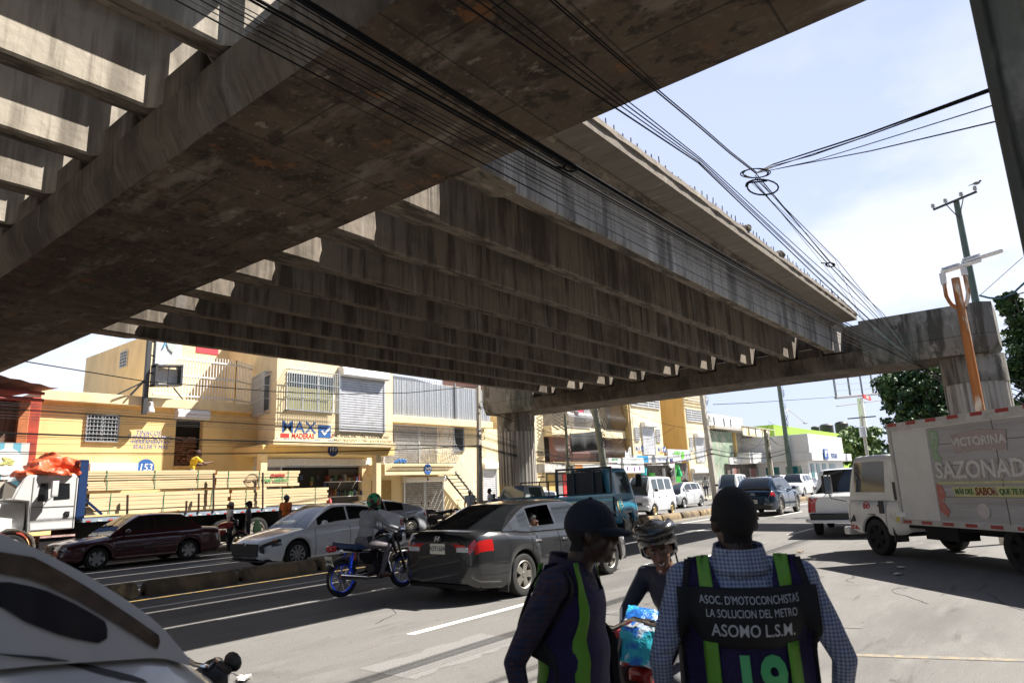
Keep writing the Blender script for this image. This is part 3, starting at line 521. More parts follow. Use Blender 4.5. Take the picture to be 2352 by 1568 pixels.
b=MB(); W.box(b,22.6,23.9,.17,2.3,0,.02); obj('side_door',b,mat('ochre door',(.4,.27,.1),.7,nz=(3,.2)),B,world=True)
W=Wall((0,27.45)); shutter(B,W,31.35,32.5,.17,2.8,bx=.35,bz=.4)
b=MB()
for i in range(15): z=.3+2.75*i/14; x=30.2-3.0*i/14; b.box((x,26.6,z),(.26,.9,.04))
for y in (26.15,27.05): b.prism([(30.4,.15),(27.1,3.1),(27.1,2.95),(30.25,.15)],'y',y,y+.04)
obj('stairs',b,dstl,B,world=True,smooth=0); b=MB()
b.tube([(30.4,26.15,1.1),(27.1,26.15,4.0)],.02); b.tube([(30.4,26.15,.65),(27.1,26.15,3.6)],.012)
for i in range(8): x=30.3-3.1*i/7; z=.2+2.8*i/7; b.tube([(x,26.15,z),(x,26.15,z+.95)],.015)
obj('stair_rail',b,wstl,B,world=True)
c1=mat('blue tarp',(.03,.2,.6),.5); Q=thing('bucket','dirty white bucket standing in the barred balcony','bucket',(26.1,26.3,4.2)); b=MB(); b.lathe([(.16,0),(.19,.36),(.2,.36),(.2,.4),(.0,.4)],(26.2,26.4,3.62)); obj('pail',b,mat('bucket plastic',(.62,.58,.48),.5),Q,world=True)
b=MB()
for k in range(8): b.ell((23.3+.09*k,26.25,3.16+.05*(k%3)),(.1,.12,.09),8,5)
tag(obj('plastic_bag',b,c1),'crumpled bright blue plastic on the balcony floor','bag')
# --- cream building behind the pier
B=building('cream_building','cream building with a pierced block screen behind the far column',34,27)
block(B,'wall',34.0,36.72,26.6,34,.1,8.2,crm); W=Wall((0,26.6)); window(B,W,35.05,35.75,5.9,6.4,1); shutter(B,W,34.6,35.5,.2,2.6,bx=.5,bz=.45); b=MB()
for i in range(5):
    for j in range(9): W.box(b,35.8+.16*i,35.92+.16*i,2.2+.2*j,2.33+.2*j,-.0,.012)
obj('block_screen',b,mat('screen shadow gap',(.2,.14,.07),.9),B,world=True,smooth=0)
# --- balcony building with pink walls and dark screens
pink=paint('dusty pink wall',(.34,.19,.18)); B=building('balcony_building','run down building with pink walls behind wavy barred balconies and a black cloth',41,26)
block(B,'wall',36.72,46.7,27.2,36,.1,10.5,pink); block(B,'upper_wall',36.76,46.6,27.15,27.195,5.5,10.4,mat('stained grey wall',(.4,.37,.32),.85,nz=(1,.3)))
for z0,z1 in ((4.98,5.6),(2.95,3.2),(7.7,8.0)): b=MB(); b.bb((36.75,25.95,z0),(46.7,27.2,z1)); obj('balcony_slab',b,crm,B,world=True,bevel=.02)
def cage(par,x0,x1,z0,z1,y,n,m,depth=.3,nm='balcony_cage'):
    b=MB(); zz=[z0+(z1-z0)*i/10 for i in range(11)]
    for i in range(n+1): x=x0+(x1-x0)*i/n; b.tube([(x,y-depth*math.exp(-(((z-z0)/(z1-z0)-.3)/.2)**2),z) for z in zz],.014,4)
    for k in range(4): z=z0+(z1-z0)*k/3; q=y-.02-depth*math.exp(-((k/3-.3)/.2)**2); b.tube([(x0,q,z),(x1,q,z)],.018,4)
    return obj(nm,b,m,par,world=True,smooth=0)
cage(B,38.5,41.6,5.6,7.7,25.95,34,alu); cage(B,43.8,46.6,5.6,7.7,25.95,26,dstl); cage(B,36.9,38.4,3.2,4.98,25.95,14,dstl); cage(B,40.9,43.4,3.2,4.98,25.95,26,dstl); cage(B,43.5,46.6,3.2,4.98,25.95,28,dstl); cage(B,38.4,40.9,3.2,4.98,25.95,26,mat('pink painted bars',(.30,.2,.2),.7))
b=MB()
for i in range(9):
    for s_ in (1,-1): b.tube([(36.85,25.93,5.6+.24*i),(37.6,25.93,5.6+.24*i+s_*.24)],.02,4); b.tube([(37.6,25.93,5.6+.24*i),(38.4,25.93,5.6+.24*i-s_*.24)],.02,4)
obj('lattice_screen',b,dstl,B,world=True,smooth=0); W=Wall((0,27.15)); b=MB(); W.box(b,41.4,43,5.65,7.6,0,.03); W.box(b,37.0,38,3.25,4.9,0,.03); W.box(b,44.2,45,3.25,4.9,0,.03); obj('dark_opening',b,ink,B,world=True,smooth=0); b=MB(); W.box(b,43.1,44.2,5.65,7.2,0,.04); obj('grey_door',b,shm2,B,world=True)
b=MB(); b.rows([[(36.75+4.0*i/12,24.55+.12*math.sin(i*1.3),4.95+.05*i/12*8-.06*math.sin(math.pi*i/12)),(36.75+3.85*i/12,24.5+.1*math.sin(i*1.1),3.72+.02*i)] for i in range(13)])
o=tag(obj('shade_cloth',b,mat('black shade cloth',(.012,.012,.013),.9,nz=(4,.4))),'large black shade cloth stretched between two street poles','cloth'); sd=o.modifiers.new('t','SOLIDIFY'); sd.thickness=.02
b=MB(); rr=[[(39.55+.5*i/5,25.55+.04*math.sin(i*2),7.35),(39.5+.6*i/5,25.5+.05*math.sin(i*2+1),6.6)] for i in range(6)]; b.rows(rr); b.box((39.4,25.52,7.2),(.3,.05,.22),R3=Matrix.Rotation(.5,3,'Y')); b.box((40.2,25.52,7.2),(.3,.05,.22),R3=Matrix.Rotation(-.5,3,'Y')); o=tag(obj('hanging_shirt',b,mat('pink red cloth',(.62,.07,.12),.8)),'pink red shirt hanging on the upper balcony bars','shirt')
b=MB(); b.rows([[(45.7+.8*i/6,25.5+.05*math.sin(i*2),4.1-.25*math.sin(i*.9)),(45.6+1.0*i/6,25.5+.05*math.sin(i*2+1),3.45)] for i in range(7)]); tag(obj('hanging_cloth',b,mat('white cloth',(.7,.7,.7),.8)),'white laundry hanging on the lower balcony bars','laundry')
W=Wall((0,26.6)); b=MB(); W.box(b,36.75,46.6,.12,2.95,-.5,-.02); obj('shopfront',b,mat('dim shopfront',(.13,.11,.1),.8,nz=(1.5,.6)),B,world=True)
for a0,a1,m_ in ((36.9,37.7,mat('ochre pillar',(.5,.36,.12),.8)),(37.8,38.6,mat('grey iron door',(.22,.22,.22),.6)),(38.7,39.1,mat('red drinks fridge',(.55,.03,.03),.4)),(39.15,39.5,wht)): b=MB(); W.box(b,a0,a1,.15,2.4,-.01,.02); obj('door',b,m_,B,world=True)
def sign(name,label,W,a0,a1,z0,z1,m,dep=.18,bars=(),r=0):
    S=thing(name,label,'sign',W.p((a0+a1)/2,z0,0)); b=MB(); W.box(b,a0,a1,z0,z1,0,dep); o=obj('panel',b,m,S,world=True,bevel=r or .01); return S
W=Wall((0,24.6)); S=sign('shop_awning_sign','long white shop sign with an orange end over the pink building shop',W,37.0,41.3,2.4,2.97,wht); b=MB(); W.box(b,37.0,37.9,2.42,2.95,.181,.19); obj('orange_end',b,mat('sign orange',(.6,.24,.06),.5),S,world=True); lettering(S,W,'VIVERES',40.5,2.72,.2,bt,d=.185)
b=MB(); b.bb((34.3,24.9,2.5),(36.6,26,3.02)); tag(obj('awning',b,mat('grimy awning',(.5,.49,.47),.7,nz=(2,.5)),smooth=0),'grimy grey awning over the shop door beside the far column','awning')
S=sign('phone_shop_sign','white phone shop sign with green lettering',W,41.3,43.0,2.42,3.4,wht); lettering(S,W,'LARES FIAO',42.1,3.26,.17,mat('sign green',(.03,.28,.07),.6),d=.185,xs=.8,bold=.006); lettering(S,W,'SMARTPHONES',42.1,3.05,.09,blk,d=.185,xs=.8); b=MB(); W.box(b,41.4,41.6,3.0,3.1,.181,.19); obj('red_tab',b,red,S,world=True)
W=Wall((0,24.45)); S=sign('white_lettered_sign','white rounded sign with faint green and black lettering',W,43.05,46.2,2.3,3.42,wht,r=.06); lettering(S,W,'CELULARES',44.6,3.2,.2,mat('pale green print',(.45,.6,.5),.6),d=.185,xs=.8); lettering(S,W,'ELECTRONICA',44.6,2.95,.12,mat('grey print',(.3,.3,.3),.6),d=.185,xs=.8)
b=MB(); W.box(b,43.5,43.7,2.5,2.8,.181,.19); W.box(b,44.5,44.75,2.45,2.75,.181,.19); W.box(b,45.3,45.55,2.5,2.8,.181,.19); obj('printed_phone',b,mat('violet print',(.25,.12,.3),.5),S,world=True,smooth=0)
# --- pale yellow apartment with two small painted signs
B=building('pale_apartment','pale yellow apartment with two painted tick signs beside a roller shutter',49.5,25.5); block(B,'wall',46.9,52.2,25.5,36,.1,11.5,crm); block(B,'side_wall',46.7,46.89,25.6,36,.1,11.5,org); W=Wall((0,25.5))
window(B,W,47.1,52.0,7.6,8.6,5,wht); grate(B,W,47.1,52.0,7.6,8.6,26,5,.02,m=wstl,r=.02)
for a0,a1 in ((47.35,48.0),(50.95,51.65)): window(B,W,a0,a1,4.85,5.85,1); grate(B,W,a0,a1,4.85,5.85,5,6,.03,m=wstl,r=.014)
shutter(B,W,48.55,50.5,3.75,5.95,bx=.45,bz=.4)
for a in (47.8,51.6):
    lettering(B,W,'MAX',a-.1,4.2,.4,blu,xs=.66,bold=.006); b=MB(); W.box(b,a+.42,a+.95,4.0,4.45,.001,.012); t_=obj('tick_panel',b,blu,B,world=True); b=MB(); b.prism([(a+.5,4.22),(a+.6,4.28),(a+.66,4.18),(a+.88,4.42),(a+.92,4.36),(a+.67,4.06)],'y',25.475,25.487); obj('tick_mark',b,wht,t_,world=True); lettering(B,W,'CENTRO',a+.1,3.93,.14,mat('sign orange',(.6,.24,.06),.5),xs=.8,bold=.01)
b=MB(); b.tube([W.p(47.0,3.6,.08),W.p(47.0,6.5,.08),W.p(47.05,6.7,.15),W.p(47.3,6.75,.25)],.03); obj('service_pipe',b,alu,B,world=True); block(B,'shopfront',47,52.1,24.9,25.5,.12,2.9,mat('dim shopfront',(.13,.11,.1),.8)); 
B=building('orange_apartment','taller pale apartment with an orange side wall and barred windows',59,25.5); block(B,'wall',57.02,61.9,25.5,36,.1,11.2,crm); block(B,'side_wall',52.2,57.0,27.9,36,.1,11.4,org); block(B,'end_wall',56.9,57.01,25.52,27.89,.1,11.2,org)
W=Wall((0,25.5)); window(B,W,57.3,61.7,6.9,7.95,4,wht); grate(B,W,57.3,61.7,6.9,7.95,22,5,.02,m=wstl,r=.02); grate(B,W,57.3,61.7,8.75,9.6,18,3,.3,m=alu,r=.02)
for a0,a1 in ((57.4,58.0),(60.75,61.4)): window(B,W,a0,a1,4.3,5.4,1); grate(B,W,a0,a1,4.3,5.4,5,6,.03,m=wstl,r=.014)
shutter(B,W,58.6,60.4,3.2,5.4,bx=.45,bz=.4); shutter(B,W,57.3,60.9,.2,2.2,m=shm2,bx=.4,bz=.45); b=MB(); W.box(b,60.95,61.85,.15,2.9,0,.04); obj('pillar',b,yel,B,world=True)
W=Wall((0,24.6)); S=sign('blue_white_sign','long sign with a blue end and pale lettering over the hardware shop',W,44.9,53.1,3.08,3.6,mat('sign grey white',(.55,.57,.6),.5)); b=MB(); W.box(b,45.4,47.2,3.1,3.58,.181,.19); obj('blue_end',b,mat('sign cyan blue',(.02,.25,.5),.5),S,world=True); lettering(S,W,'hogar  ferreteria  pinturas',50.2,3.34,.2,bt,d=.185,xs=.9)
S=thing('round_sign','round white sign with navy lettering hung over the shops','sign',(50.8,24.3,2.9)); b=MB(); b.lathe([(.0,-.05),(.55,-.05),(.57,0),(.55,.05),(.0,.05)],(50.85,24.3,3.2),'y',32); obj('disc',b,wht,S,world=True); lettering(S,Wall((0,24.24)),'MAX',50.85,3.25,.3,mat('navy print',(.02,.04,.2),.5),xs=.75,bold=.015); b=MB(); b.bb((50.5,24.235,3.0),(51.2,24.245,3.06)); obj('red_line',b,red,S,world=True); b=MB(); b.tube([(51.45,24.35,0.1),(51.45,24.35,3.9)],.05); obj('post',b,wstl,S,world=True)
W=Wall((0,25.0)); S=sign('grey_shop_sign','plain grey sign with green emblem on the orange wall',W,51.5,56.0,3.25,4.2,mat('sign grey white',(.55,.57,.6),.5)); lettering(S,W,'AGRO',53.2,3.9,.3,mat('sign lime',(.15,.5,.05),.5),d=.19,bold=.02); lettering(S,W,'ACUARIO',53.2,3.55,.2,bt,d=.19); b=MB(); b.prism([(54,3.4),(54.5,3.5),(54.6,3.95),(54.2,4.1),(53.95,3.8)],'y',24.8,24.815); obj('leaf_emblem',b,MATS['sign lime'],S,world=True)
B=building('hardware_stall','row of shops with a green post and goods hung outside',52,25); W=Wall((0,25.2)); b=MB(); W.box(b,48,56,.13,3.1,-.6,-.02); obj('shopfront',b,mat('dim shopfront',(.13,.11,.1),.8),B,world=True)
shutter(B,W,48.3,52.0,2.4,3.0,bx=0); b=MB(); W.box(b,48.5,50.6,.15,2.3,0,.03); obj('tiled_front',b,mat('white tile front',(.5,.52,.52),.3,nz=(1,.1)),B,world=True); b=MB(); W.box(b,53.3,54.2,.15,3.0,0,.06); obj('green_post',b,mat('green post paint',(.03,.32,.03),.5),B,world=True)
for nm,lab,x,z,c,kind in (('bucket','turquoise bucket hung outside the hardware shop',46.8,2.5,(.05,.5,.6),0),('bucket','small green bucket hung outside the hardware shop',48.1,2.1,(.1,.5,.08),0),('bag','green bag hung by the green post',53.0,2.4,(.02,.45,.15),1),('toolbox','black box hung outside the hardware shop',51.6,2.3,(.03,.03,.03),2),('boot','white rubber boot hung outside the hardware shop',50.2,2.2,(.6,.6,.6),3)):
    T=thing(nm,lab,nm,(x,24.7,z-.4)); b=MB(); m_=mat('plastic '+lab[:14],c,.4)
    if kind==0: b.lathe([(.2,-.35),(.28,.2),(.3,.2),(.0,.12)],(x,24.7,z))
    elif kind==1: b.lathe([(.0,.4),(.05,.35),(.2,-.1),(.26,-.4),(.0,-.45)],(x,24.7,z),n=12)
    elif kind==2: b.box((x,24.7,z),(.8,.25,.45),R3=Matrix.Rotation(-.4,3,'Y'))
    else: b.tube([(x,24.7,z+.45),(x,24.7,z-.25),(x+.05,24.7,z-.35)],[.14,.13,.12]); b.ell((x+.2,24.7,z-.38),(.3,.12,.12))
    obj('body',b,m_,T,world=True,bevel=.02 if kind==2 else 0); b=MB(); b.tube([(x,24.7,z+.1),(x,24.7,3.1)],.012,4); obj('hanger',b,dstl,T,world=True)
b=MB()
for k in range(5): b.tube([(45.6+.35*k,24.8,.3),(46.0+.4*k,24.7,1.4),(46.4+.2*k,24.8,2.3-.2*k)],.03)
tag(obj('hose_bundle',b,mat('grey hose',(.5,.5,.48),.5)),'loose bundle of grey hoses hung beside the hardware shop','hose')
L=thing('ladder','aluminium ladder leaning against the pale apartment','ladder',(55.5,22.8,.15)); b=MB(); A_,B_=Vector((58.2,22.6,.15)),Vector((55.6,24.7,4.4))
sd_=Vector((.18,.14,0))
for s_ in (-1,1): b.tube([A_+sd_*s_*1.2,B_+sd_*s_],.035,4)
for i in range(1,14): q=A_.lerp(B_,i/14); b.tube([q-sd_*1.1,q+sd_*1.1],.022,4)
obj('rails',b,alu,L,world=True,smooth=0)
# --- green and white shops, far buildings
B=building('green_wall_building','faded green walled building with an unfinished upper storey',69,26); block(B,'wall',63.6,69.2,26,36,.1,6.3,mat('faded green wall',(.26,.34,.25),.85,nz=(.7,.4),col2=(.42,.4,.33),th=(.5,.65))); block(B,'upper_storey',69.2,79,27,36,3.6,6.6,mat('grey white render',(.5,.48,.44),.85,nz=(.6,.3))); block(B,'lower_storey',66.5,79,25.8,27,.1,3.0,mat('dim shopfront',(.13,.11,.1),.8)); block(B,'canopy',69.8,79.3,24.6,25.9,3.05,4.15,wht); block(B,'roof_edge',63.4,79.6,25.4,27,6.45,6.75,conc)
for x in (69.3,72.0,77.4): block(B,'pillar',x,x+.35,26.7,27,3.6,6.5,yel)
for x,c in ((67.6,(.35,.18,.16)),(72.6,(.45,.2,.2)),(74.8,(.1,.3,.28)),(77.5,(.42,.3,.28))): W=Wall((0,25.75)); shutter(B,W,x,x+1.7,.2,2.6,m=mat('shutter %.2f'%x,c,.5,nz=(2,.2)),bx=0)
W=Wall((0,25.7)); S=sign('shop_name_sign','white sign with black and red lettering under the green wall',W,66.7,72.2,3.02,3.74,wht); lettering(S,W,'AUTO',68.2,3.54,.28,blk,d=.185,bold=.01); lettering(S,W,'FRENOS',68.2,3.2,.26,blk,d=.185,bold=.01,xs=.9); lettering(S,W,'PART',70.9,3.54,.26,MATS['sign blue'],d=.185); lettering(S,W,'SERVI',70.9,3.2,.26,red,d=.185)
b=MB(); q=25.0
for x in (69.6,71.7,73.8,75.9,78,80): b.tube([(x,q,5.9),(x,q,7.0)],.05,4)
for z in (5.95,6.95): b.tube([(69.6,q,z),(80.2,q,z-.08)],.05,4)
S=thing('billboard','low roof billboard frame with white panels above the unfinished storey','billboard',(74,25,6.2)); obj('frame',b,conc,S,world=True); b=MB(); b.bb((69.8,25.05,6.0),(77.8,25.1,6.9)); obj('panel',b,mat('white yellow print',(.7,.66,.5),.6,col2=(.6,.45,.12),nz=(.5,.1),th=(.5,.6)),S,world=True)
B=building('white_block','plain white block standing behind the apartments',100,45); block(B,'wall',82,112,40,55,.1,11.3,wht)
W=Wall((0,40)); 
for a in (99.5,103.5,106.3): b=MB(); W.box(b,a,a+.6,9.6,10.9,0,.02); obj('window',b,glass,B,world=True)
B=building('bank_building','white bank with a stepped clad front and teal windows at the corner',82,22); block(B,'wall',75,90,20.4,34,-.01,4.2,wht); block(B,'cladding',74.7,89.2,20,33,3.9,5.9,mat('white cladding',(.62,.62,.63),.4,nz=(.4,.1))); block(B,'lower_band',74.6,92,19.8,33,3.1,3.95,mat('white cladding',(.62,.62,.63),.4))
tl=mat('teal glass',(.02,.16,.17),.1,spec=.7); W=Wall((74.98,34),(0,-1))
for a0,a1 in ((9.2,10.6),(11.3,12.9)): b=MB(); W.box(b,a0,a1,.5,2.6,0,.03); obj('window',b,tl,B,world=True)
W=Wall((0,20.38))
for a0,a1 in ((75.8,77.0),(78,79.2),(80.4,81.8),(83.5,86)): b=MB(); W.box(b,a0,a1,.4,2.8,0,.03); obj('window',b,tl,B,world=True)
S=thing('bank_sign','blue emblem sign with blue lettering on the bank front','sign',(81,19.8,3.1)); b=MB(); b.bb((79.0,19.65,3.25),(80.6,19.78,4.35)); obj('emblem_panel',b,mat('bank navy',(.03,.09,.28),.5),S,world=True); W=Wall((0,19.8)); lettering(S,W,'POPULAR',83.6,3.65,.55,MATS['bank navy'],d=.03,bold=.02,xs=.8); b=MB(); b.bb((79.3,19.63,3.5),(79.6,19.65,4.2)); b.bb((79.6,19.63,3.9),(80.2,19.65,4.2)); obj('emblem_mark',b,wht,S,world=True)
B=building('lime_building','bright lime green building with black roof tanks behind the bank',150,42); block(B,'wall',128,205,40,60,.1,11.0,mat('lime paint',(.30,.50,.06),.8,nz=(.3,.1)),0)
for x,r_,h in ((162,.9,1.3),(172,1.5,2.3),(187,1.6,3.6),(203,1.4,2.7)):
    T=thing('roof_tank','black water tank on the lime green roof','tank',(x,41.5,11),group='tanks on the lime roof'); b=MB(); b.lathe([(r_,0),(r_,h*.82),(r_*.8,h*.94),(r_*.3,h),(.0,h)],(x,41.5,11),'z',20); obj('tank_body',b,mat('black tank plastic',(.03,.03,.033),.5),T,world=True)
# --- unseen building behind the camera, added to block skylight
B=building('skylight_blocker','plain grey two storey building added unseen behind the camera to block skylight',8,-8); block(B,'wall',-26,44,-16,-7.5,.0,8.5,mat('grey render',(.22,.21,.20),.85,nz=(.5,.3))); block(B,'canopy',-26,44,-7.49,-5.6,3.3,3.5,conc); W=Wall((0,-7.49),(-1,0))
for k in range(10):
    a=-40+k*6.5; window(B,W,a,a+2.2,4.6,6.2,2); shutter(B,W,a-.4,a+2.8,.1,2.7,m=shm2)
# ---------------------------------------------------------------- poles, cables, trees
wood=mat('grey green pole wood',(.16,.17,.13),.85,nz=(2,.4),stretch=(6,6,.5),bump=(9,.4)); cpole=mat('grey concrete pole',(.40,.37,.32),.85,nz=(1.5,.3),stretch=(3,3,.3),bump=(20,.3)); gpole=mat('green grey pole',(.10,.14,.12),.7,nz=(3,.35),stretch=(4,4,.6))
cab=mat('black cable',(.012,.012,.013),.85,spec=.1); cab2=mat('grey cable',(.05,.05,.055),.85,spec=.1); cab3=mat('teal cable',(.03,.10,.13),.45)
def pole(name,label,x,y,z1,r0,r1,m,lean=(0,0),extra=None,sq=False,clutter=0):
    P=thing(name,label,'pole',(x,y,0)); b=MB()
    if sq: b.rows([[(x+lean[0]*z/z1+sx*r_,y+lean[1]*z/z1+sy*r_*.8,z) for sx,sy in((-1,-1),(1,-1),(1,1),(-1,1))] for z,r_ in ((0,r0),(z1,r1))],closed=True,caps=True)
    else: b.tube([(x+lean[0]*k/6,y+lean[1]*k/6,z1*k/6) for k in range(7)],[r0+(r1-r0)*k/6 for k in range(7)],14)
    obj('shaft',b,m,P,world=True,bevel=.02 if sq else 0)
    if clutter:
        b=MB()
        for k in range(clutter):
            z=z1*rnd.uniform(.5,.93); c=Vector((x+lean[0]*z/z1,y+lean[1]*z/z1,z)); q=rnd.uniform(.12,.3); a0=rnd.uniform(0,6)
            b.tube([c+Vector((q*math.cos(a0+t*.7)*1.1,-r0-.05+q*.3*math.sin(t*1.3),q*math.sin(a0+t*.7)*1.2)) for t in range(10)],.014,4)
        obj('cable_tangle',b,cab,P,world=True)
    return P
p=aty(Z2(1918,612),21.5); pole('utility_pole','square grey concrete pole left of the fluted far column',24.25,21.5,6.65,.13,.09,cpole,(.2,0),sq=True,clutter=3)
pole('utility_pole','thin grey green pole just right of the far column',31.9,21.5,5.65,.10,.08,wood,(-.05,0),clutter=5)
pole('utility_pole','stout mossy wooden pole in front of the pink balconies',36.2,21.5,7.4,.24,.17,wood,(-1.3,.0),clutter=16)
pole('utility_pole','tall concrete pole beside the orange apartment',52.7,21.6,9.6,.28,.17,cpole,(-.9,0),sq=True,clutter=10)
p=aty(Z3(2240,690),22); pole('utility_pole','plain grey post in front of the white bank',p.x,22,p.z,.16,.13,cpole,(-.3,0),sq=True)
P=pole('utility_pole','dark pole crowned with a tangle of cables near the white awning',67.5,22,6.2,.17,.14,wood,clutter=14)
P=pole('utility_pole','tall green pole with a street lamp arm near the bank',74.2,22,12.5,.28,.2,gpole,(-.4,0),clutter=14); b=MB(); q=aty(Z4(470,1447),22); b.tube([(74,22,8.2),(76,22,8.7),(q.x,22,q.z)],.05,6); obj('lamp_arm',b,cpole,P,world=True); b=MB(); b.ell((q.x,22,q.z),(.5,.2,.08)); obj('lamp_head',b,dstl,P,world=True)
# crossarm pole beyond the far pier
q=atx(Z11(1785,700),38); x,y,z=q; P=pole('utility_pole','tall green pole with a tilted insulator crossarm above the far pier',38,y,z,.21,.13,gpole,(0,0)); a1,a2=atx(Z11(1625,765),37.8),atx(Z11(1930,638),37.8)
b=MB(); b.tube([a1,a2],.06,6); b.tube([a1.lerp(a2,.3),Vector((37.8,y,z-1.0))],.025,5); b.tube([a1.lerp(a2,.7),Vector((37.8,y,z-1.0))],.025,5); obj('crossarm',b,dstl,P,world=True)
for t in (.01,.3,.66,.97):
    c=a1.lerp(a2,t); b=MB(); b.lathe([(.03,0),(.03,.1),(.09,.12),(.1,.16),(.05,.2),(.09,.22),(.08,.28),(.03,.32),(.0,.32)],c,'z',12); obj('insulator',b,mat('insulator',(.42,.42,.45),.3),P,world=True)
b=MB(); c=a2+Vector((0,-.05,.42)); b.ell(c,(.09,.16,.08),8,6); b.ell(c+Vector((0,-.16,.07)),(.05,.06,.05),8,6); b.tube([c+Vector((0,.12,.0)),c+Vector((0,.34,-.03))],[.03,.015],5); b.tube([c,c+Vector((0,0,-.12))],.01,4); tag(obj('bird',b,mat('bird grey',(.2,.2,.2),.8)),'small bird perched on the end of the insulator crossarm','bird')
# rusty twin-armed lamp post
b=MB(); X_=19.0; t_=atx(Z4(1725,235),X_); x,y,z=t_; P=thing('lamp_post','rust streaked lamp post with two bent arms in front of the right column','lamp post',(X_,y,0))
b.tube([(X_,y,0),(X_,y,z*.5),(X_,y,z)],[.11,.10,.09],14); obj('shaft',b,rust,P,world=True)
for s_,tgt in ((1,Z4(1632,285)),(-1,Z4(1805,210))):
    e=atx(tgt,X_); b=MB(); m_=Vector((X_,y,z-.72)); pts=[m_.lerp(Vector((X_,e.y,z-.72)),k/6)+Vector((0,0,(.0,.0,.01,.03,.08,.17,.32)[k])) for k in range(7)]+[Vector((X_,e.y,e.z))]
    b.tube(pts,.045,8); obj('arm',b,rust,P,world=True)
    b=MB(); b.tube([(X_,e.y,e.z),(X_,e.y,e.z+.28)],.07,10); obj('arm_sleeve',b,wstl,P,world=True)
    b=MB(); d_=-1 if s_==1 else -1; b.box((X_,e.y+d_*.38-.02,e.z+.36),(.24,.85,.05),R3=Matrix.Rotation(R(-8),3,'X')); b.box((X_,e.y+d_*.2,e.z+.40),(.16,.4,.05),R3=Matrix.Rotation(R(-8),3,'X')); obj('lamp_head',b,wstl,P,world=True,bevel=.02)
# near concrete pole, top right corner
q=atx((2292,250),4.2); P=thing('utility_pole','concrete pole with a recessed face in the top right corner','pole',(4.35,q.y-.1,0)); b=MB(); yy=q.y+.02
b.prism([(4.2,yy),(4.2,yy-.05),(4.26,yy-.08),(4.26,yy-.2),(4.2,yy-.23),(4.2,yy-.32),(4.55,yy-.32),(4.55,yy)],'z',0,9); obj('shaft',b,cc,P,world=True,bevel=.01)
PY=yy-.1
# roadside cables above the near kerb: straight runs with sag
def sagline(a,b_,s,n=22): return [a.lerp(b_,i/n)-Vector((0,0,4*s*(i/n)*(1-i/n))) for i in range(n+1)]
def cable(pts,r,m,label,group): b=MB(); b.tube(pts,r,5); tag(obj('overhead_cable',b,m),label,'cable',group)
GA='cables crossing under the near pier cap'
for y0,y1,y2,r,m in ((62,484,800,.022,cab),(69,490,806,.03,cab),(76,494,809,.016,cab),(84,497,812,.010,cab),(99,502,815,.012,cab),(120,507,818,.026,cab),(129,512,820,.018,cab),(150,523,823,.008,cab2),(161,531,827,.010,cab2),(170,538,829,.008,cab),(184,549,832,.011,cab),(196,558,838,.008,cab2),(214,576,846,.013,cab)):
    r*=.46; Y_=3.2+rnd.uniform(-.12,.12); A_,M_,B_=aty((804,y0),Y_),aty((1493,y1),Y_),aty((2067,y2),Y_)
    s0=A_+(A_-M_)*3; e1=B_+(B_-M_)*1.2; pts=[]
    for i in range(41):   # parabola through the three points
        x=s0.x+(e1.x-s0.x)*i/40; l=[((x-M_.x)*(x-B_.x))/((A_.x-M_.x)*(A_.x-B_.x)),((x-A_.x)*(x-B_.x))/((M_.x-A_.x)*(M_.x-B_.x)),((x-A_.x)*(x-M_.x))/((B_.x-A_.x)*(B_.x-M_.x))]
        pts.append(Vector((x,Y_,min(5.25,l[0]*A_.z+l[1]*M_.z+l[2]*B_.z))))
    cable(pts,r,m,'one of the parallel black cables slanting across the girders',GA)
GB='cables crossing the sky beside the deck edge'
J=aty((1736,398),2.0); Yb=2.0
for (xa,ya),(xm,ym),(xe,ye),r in (((1050,0),(1604,374),(2010,760),.0065),((1094,0),(1604,370),(2003,740),.0045),((1124,0),(1606,366),(2018,752),.005),((1156,0),(1608,363),(1996,715),.0045),((1262,0),(1604,290),(1736,398),.0065),((1273,0),(1606,286),(1738,396),.0055)):
    A_,M_,B_=aty((xa,ya),Yb+rnd.uniform(-.05,.05)),aty((xm,ym),Yb),aty((xe,ye),Yb); pts=[A_+(A_-M_)*1.5,A_,A_.lerp(M_,.5)-Vector((0,0,.01)),M_,M_.lerp(B_,.5)-Vector((0,0,.015)),B_]
    if xe>1800: pts.append(aty((2100+rnd.uniform(-10,10),828),Yb+.3))
    cable(pts,r,cab,'one of the cables crossing the open sky toward the junction',GB)
for k,((xe,ye),(xf,yf),r) in enumerate((((1904,600),(2030,722),.012),((1912,606),(2040,745),.008),((1925,600),(2052,757),.010),((1895,612),(1990,742),.006),((1900,604),(2022,735),.014),((1918,596),(1975,724),.006))):
    cable([J+Vector((0,.01*k,-.02*k)),aty((xe,ye),Yb+.02*k),aty((xf,yf),Yb+.05*k),aty((2099,828),Yb+.3)],r*.5,(cab,cab3)[k%2],'one of the cables running down from the junction to the far pier',"cables below the junction")
for a,e,m_,r in (((1774,378),(2285,200),None,.014),((1776,384),(2285,203),None,.009),((1780,380),(2286,206),(1900,325),.009),((1784,388),(2288,240),(1935,336),.007),((1790,387),(2300,276),None,.009)):
    E_=atx(e,4.3); A_=aty(a,Yb); pts=[J,A_]+([A_.lerp(E_,.3)-Vector((0,0,.03))] if m_ else [])+[A_.lerp(E_,.6)-Vector((0,0,.02)),E_]; cable(pts,r*.55,cab,'one of the cables running from the junction to the corner pole','cables from the junction to the corner pole')
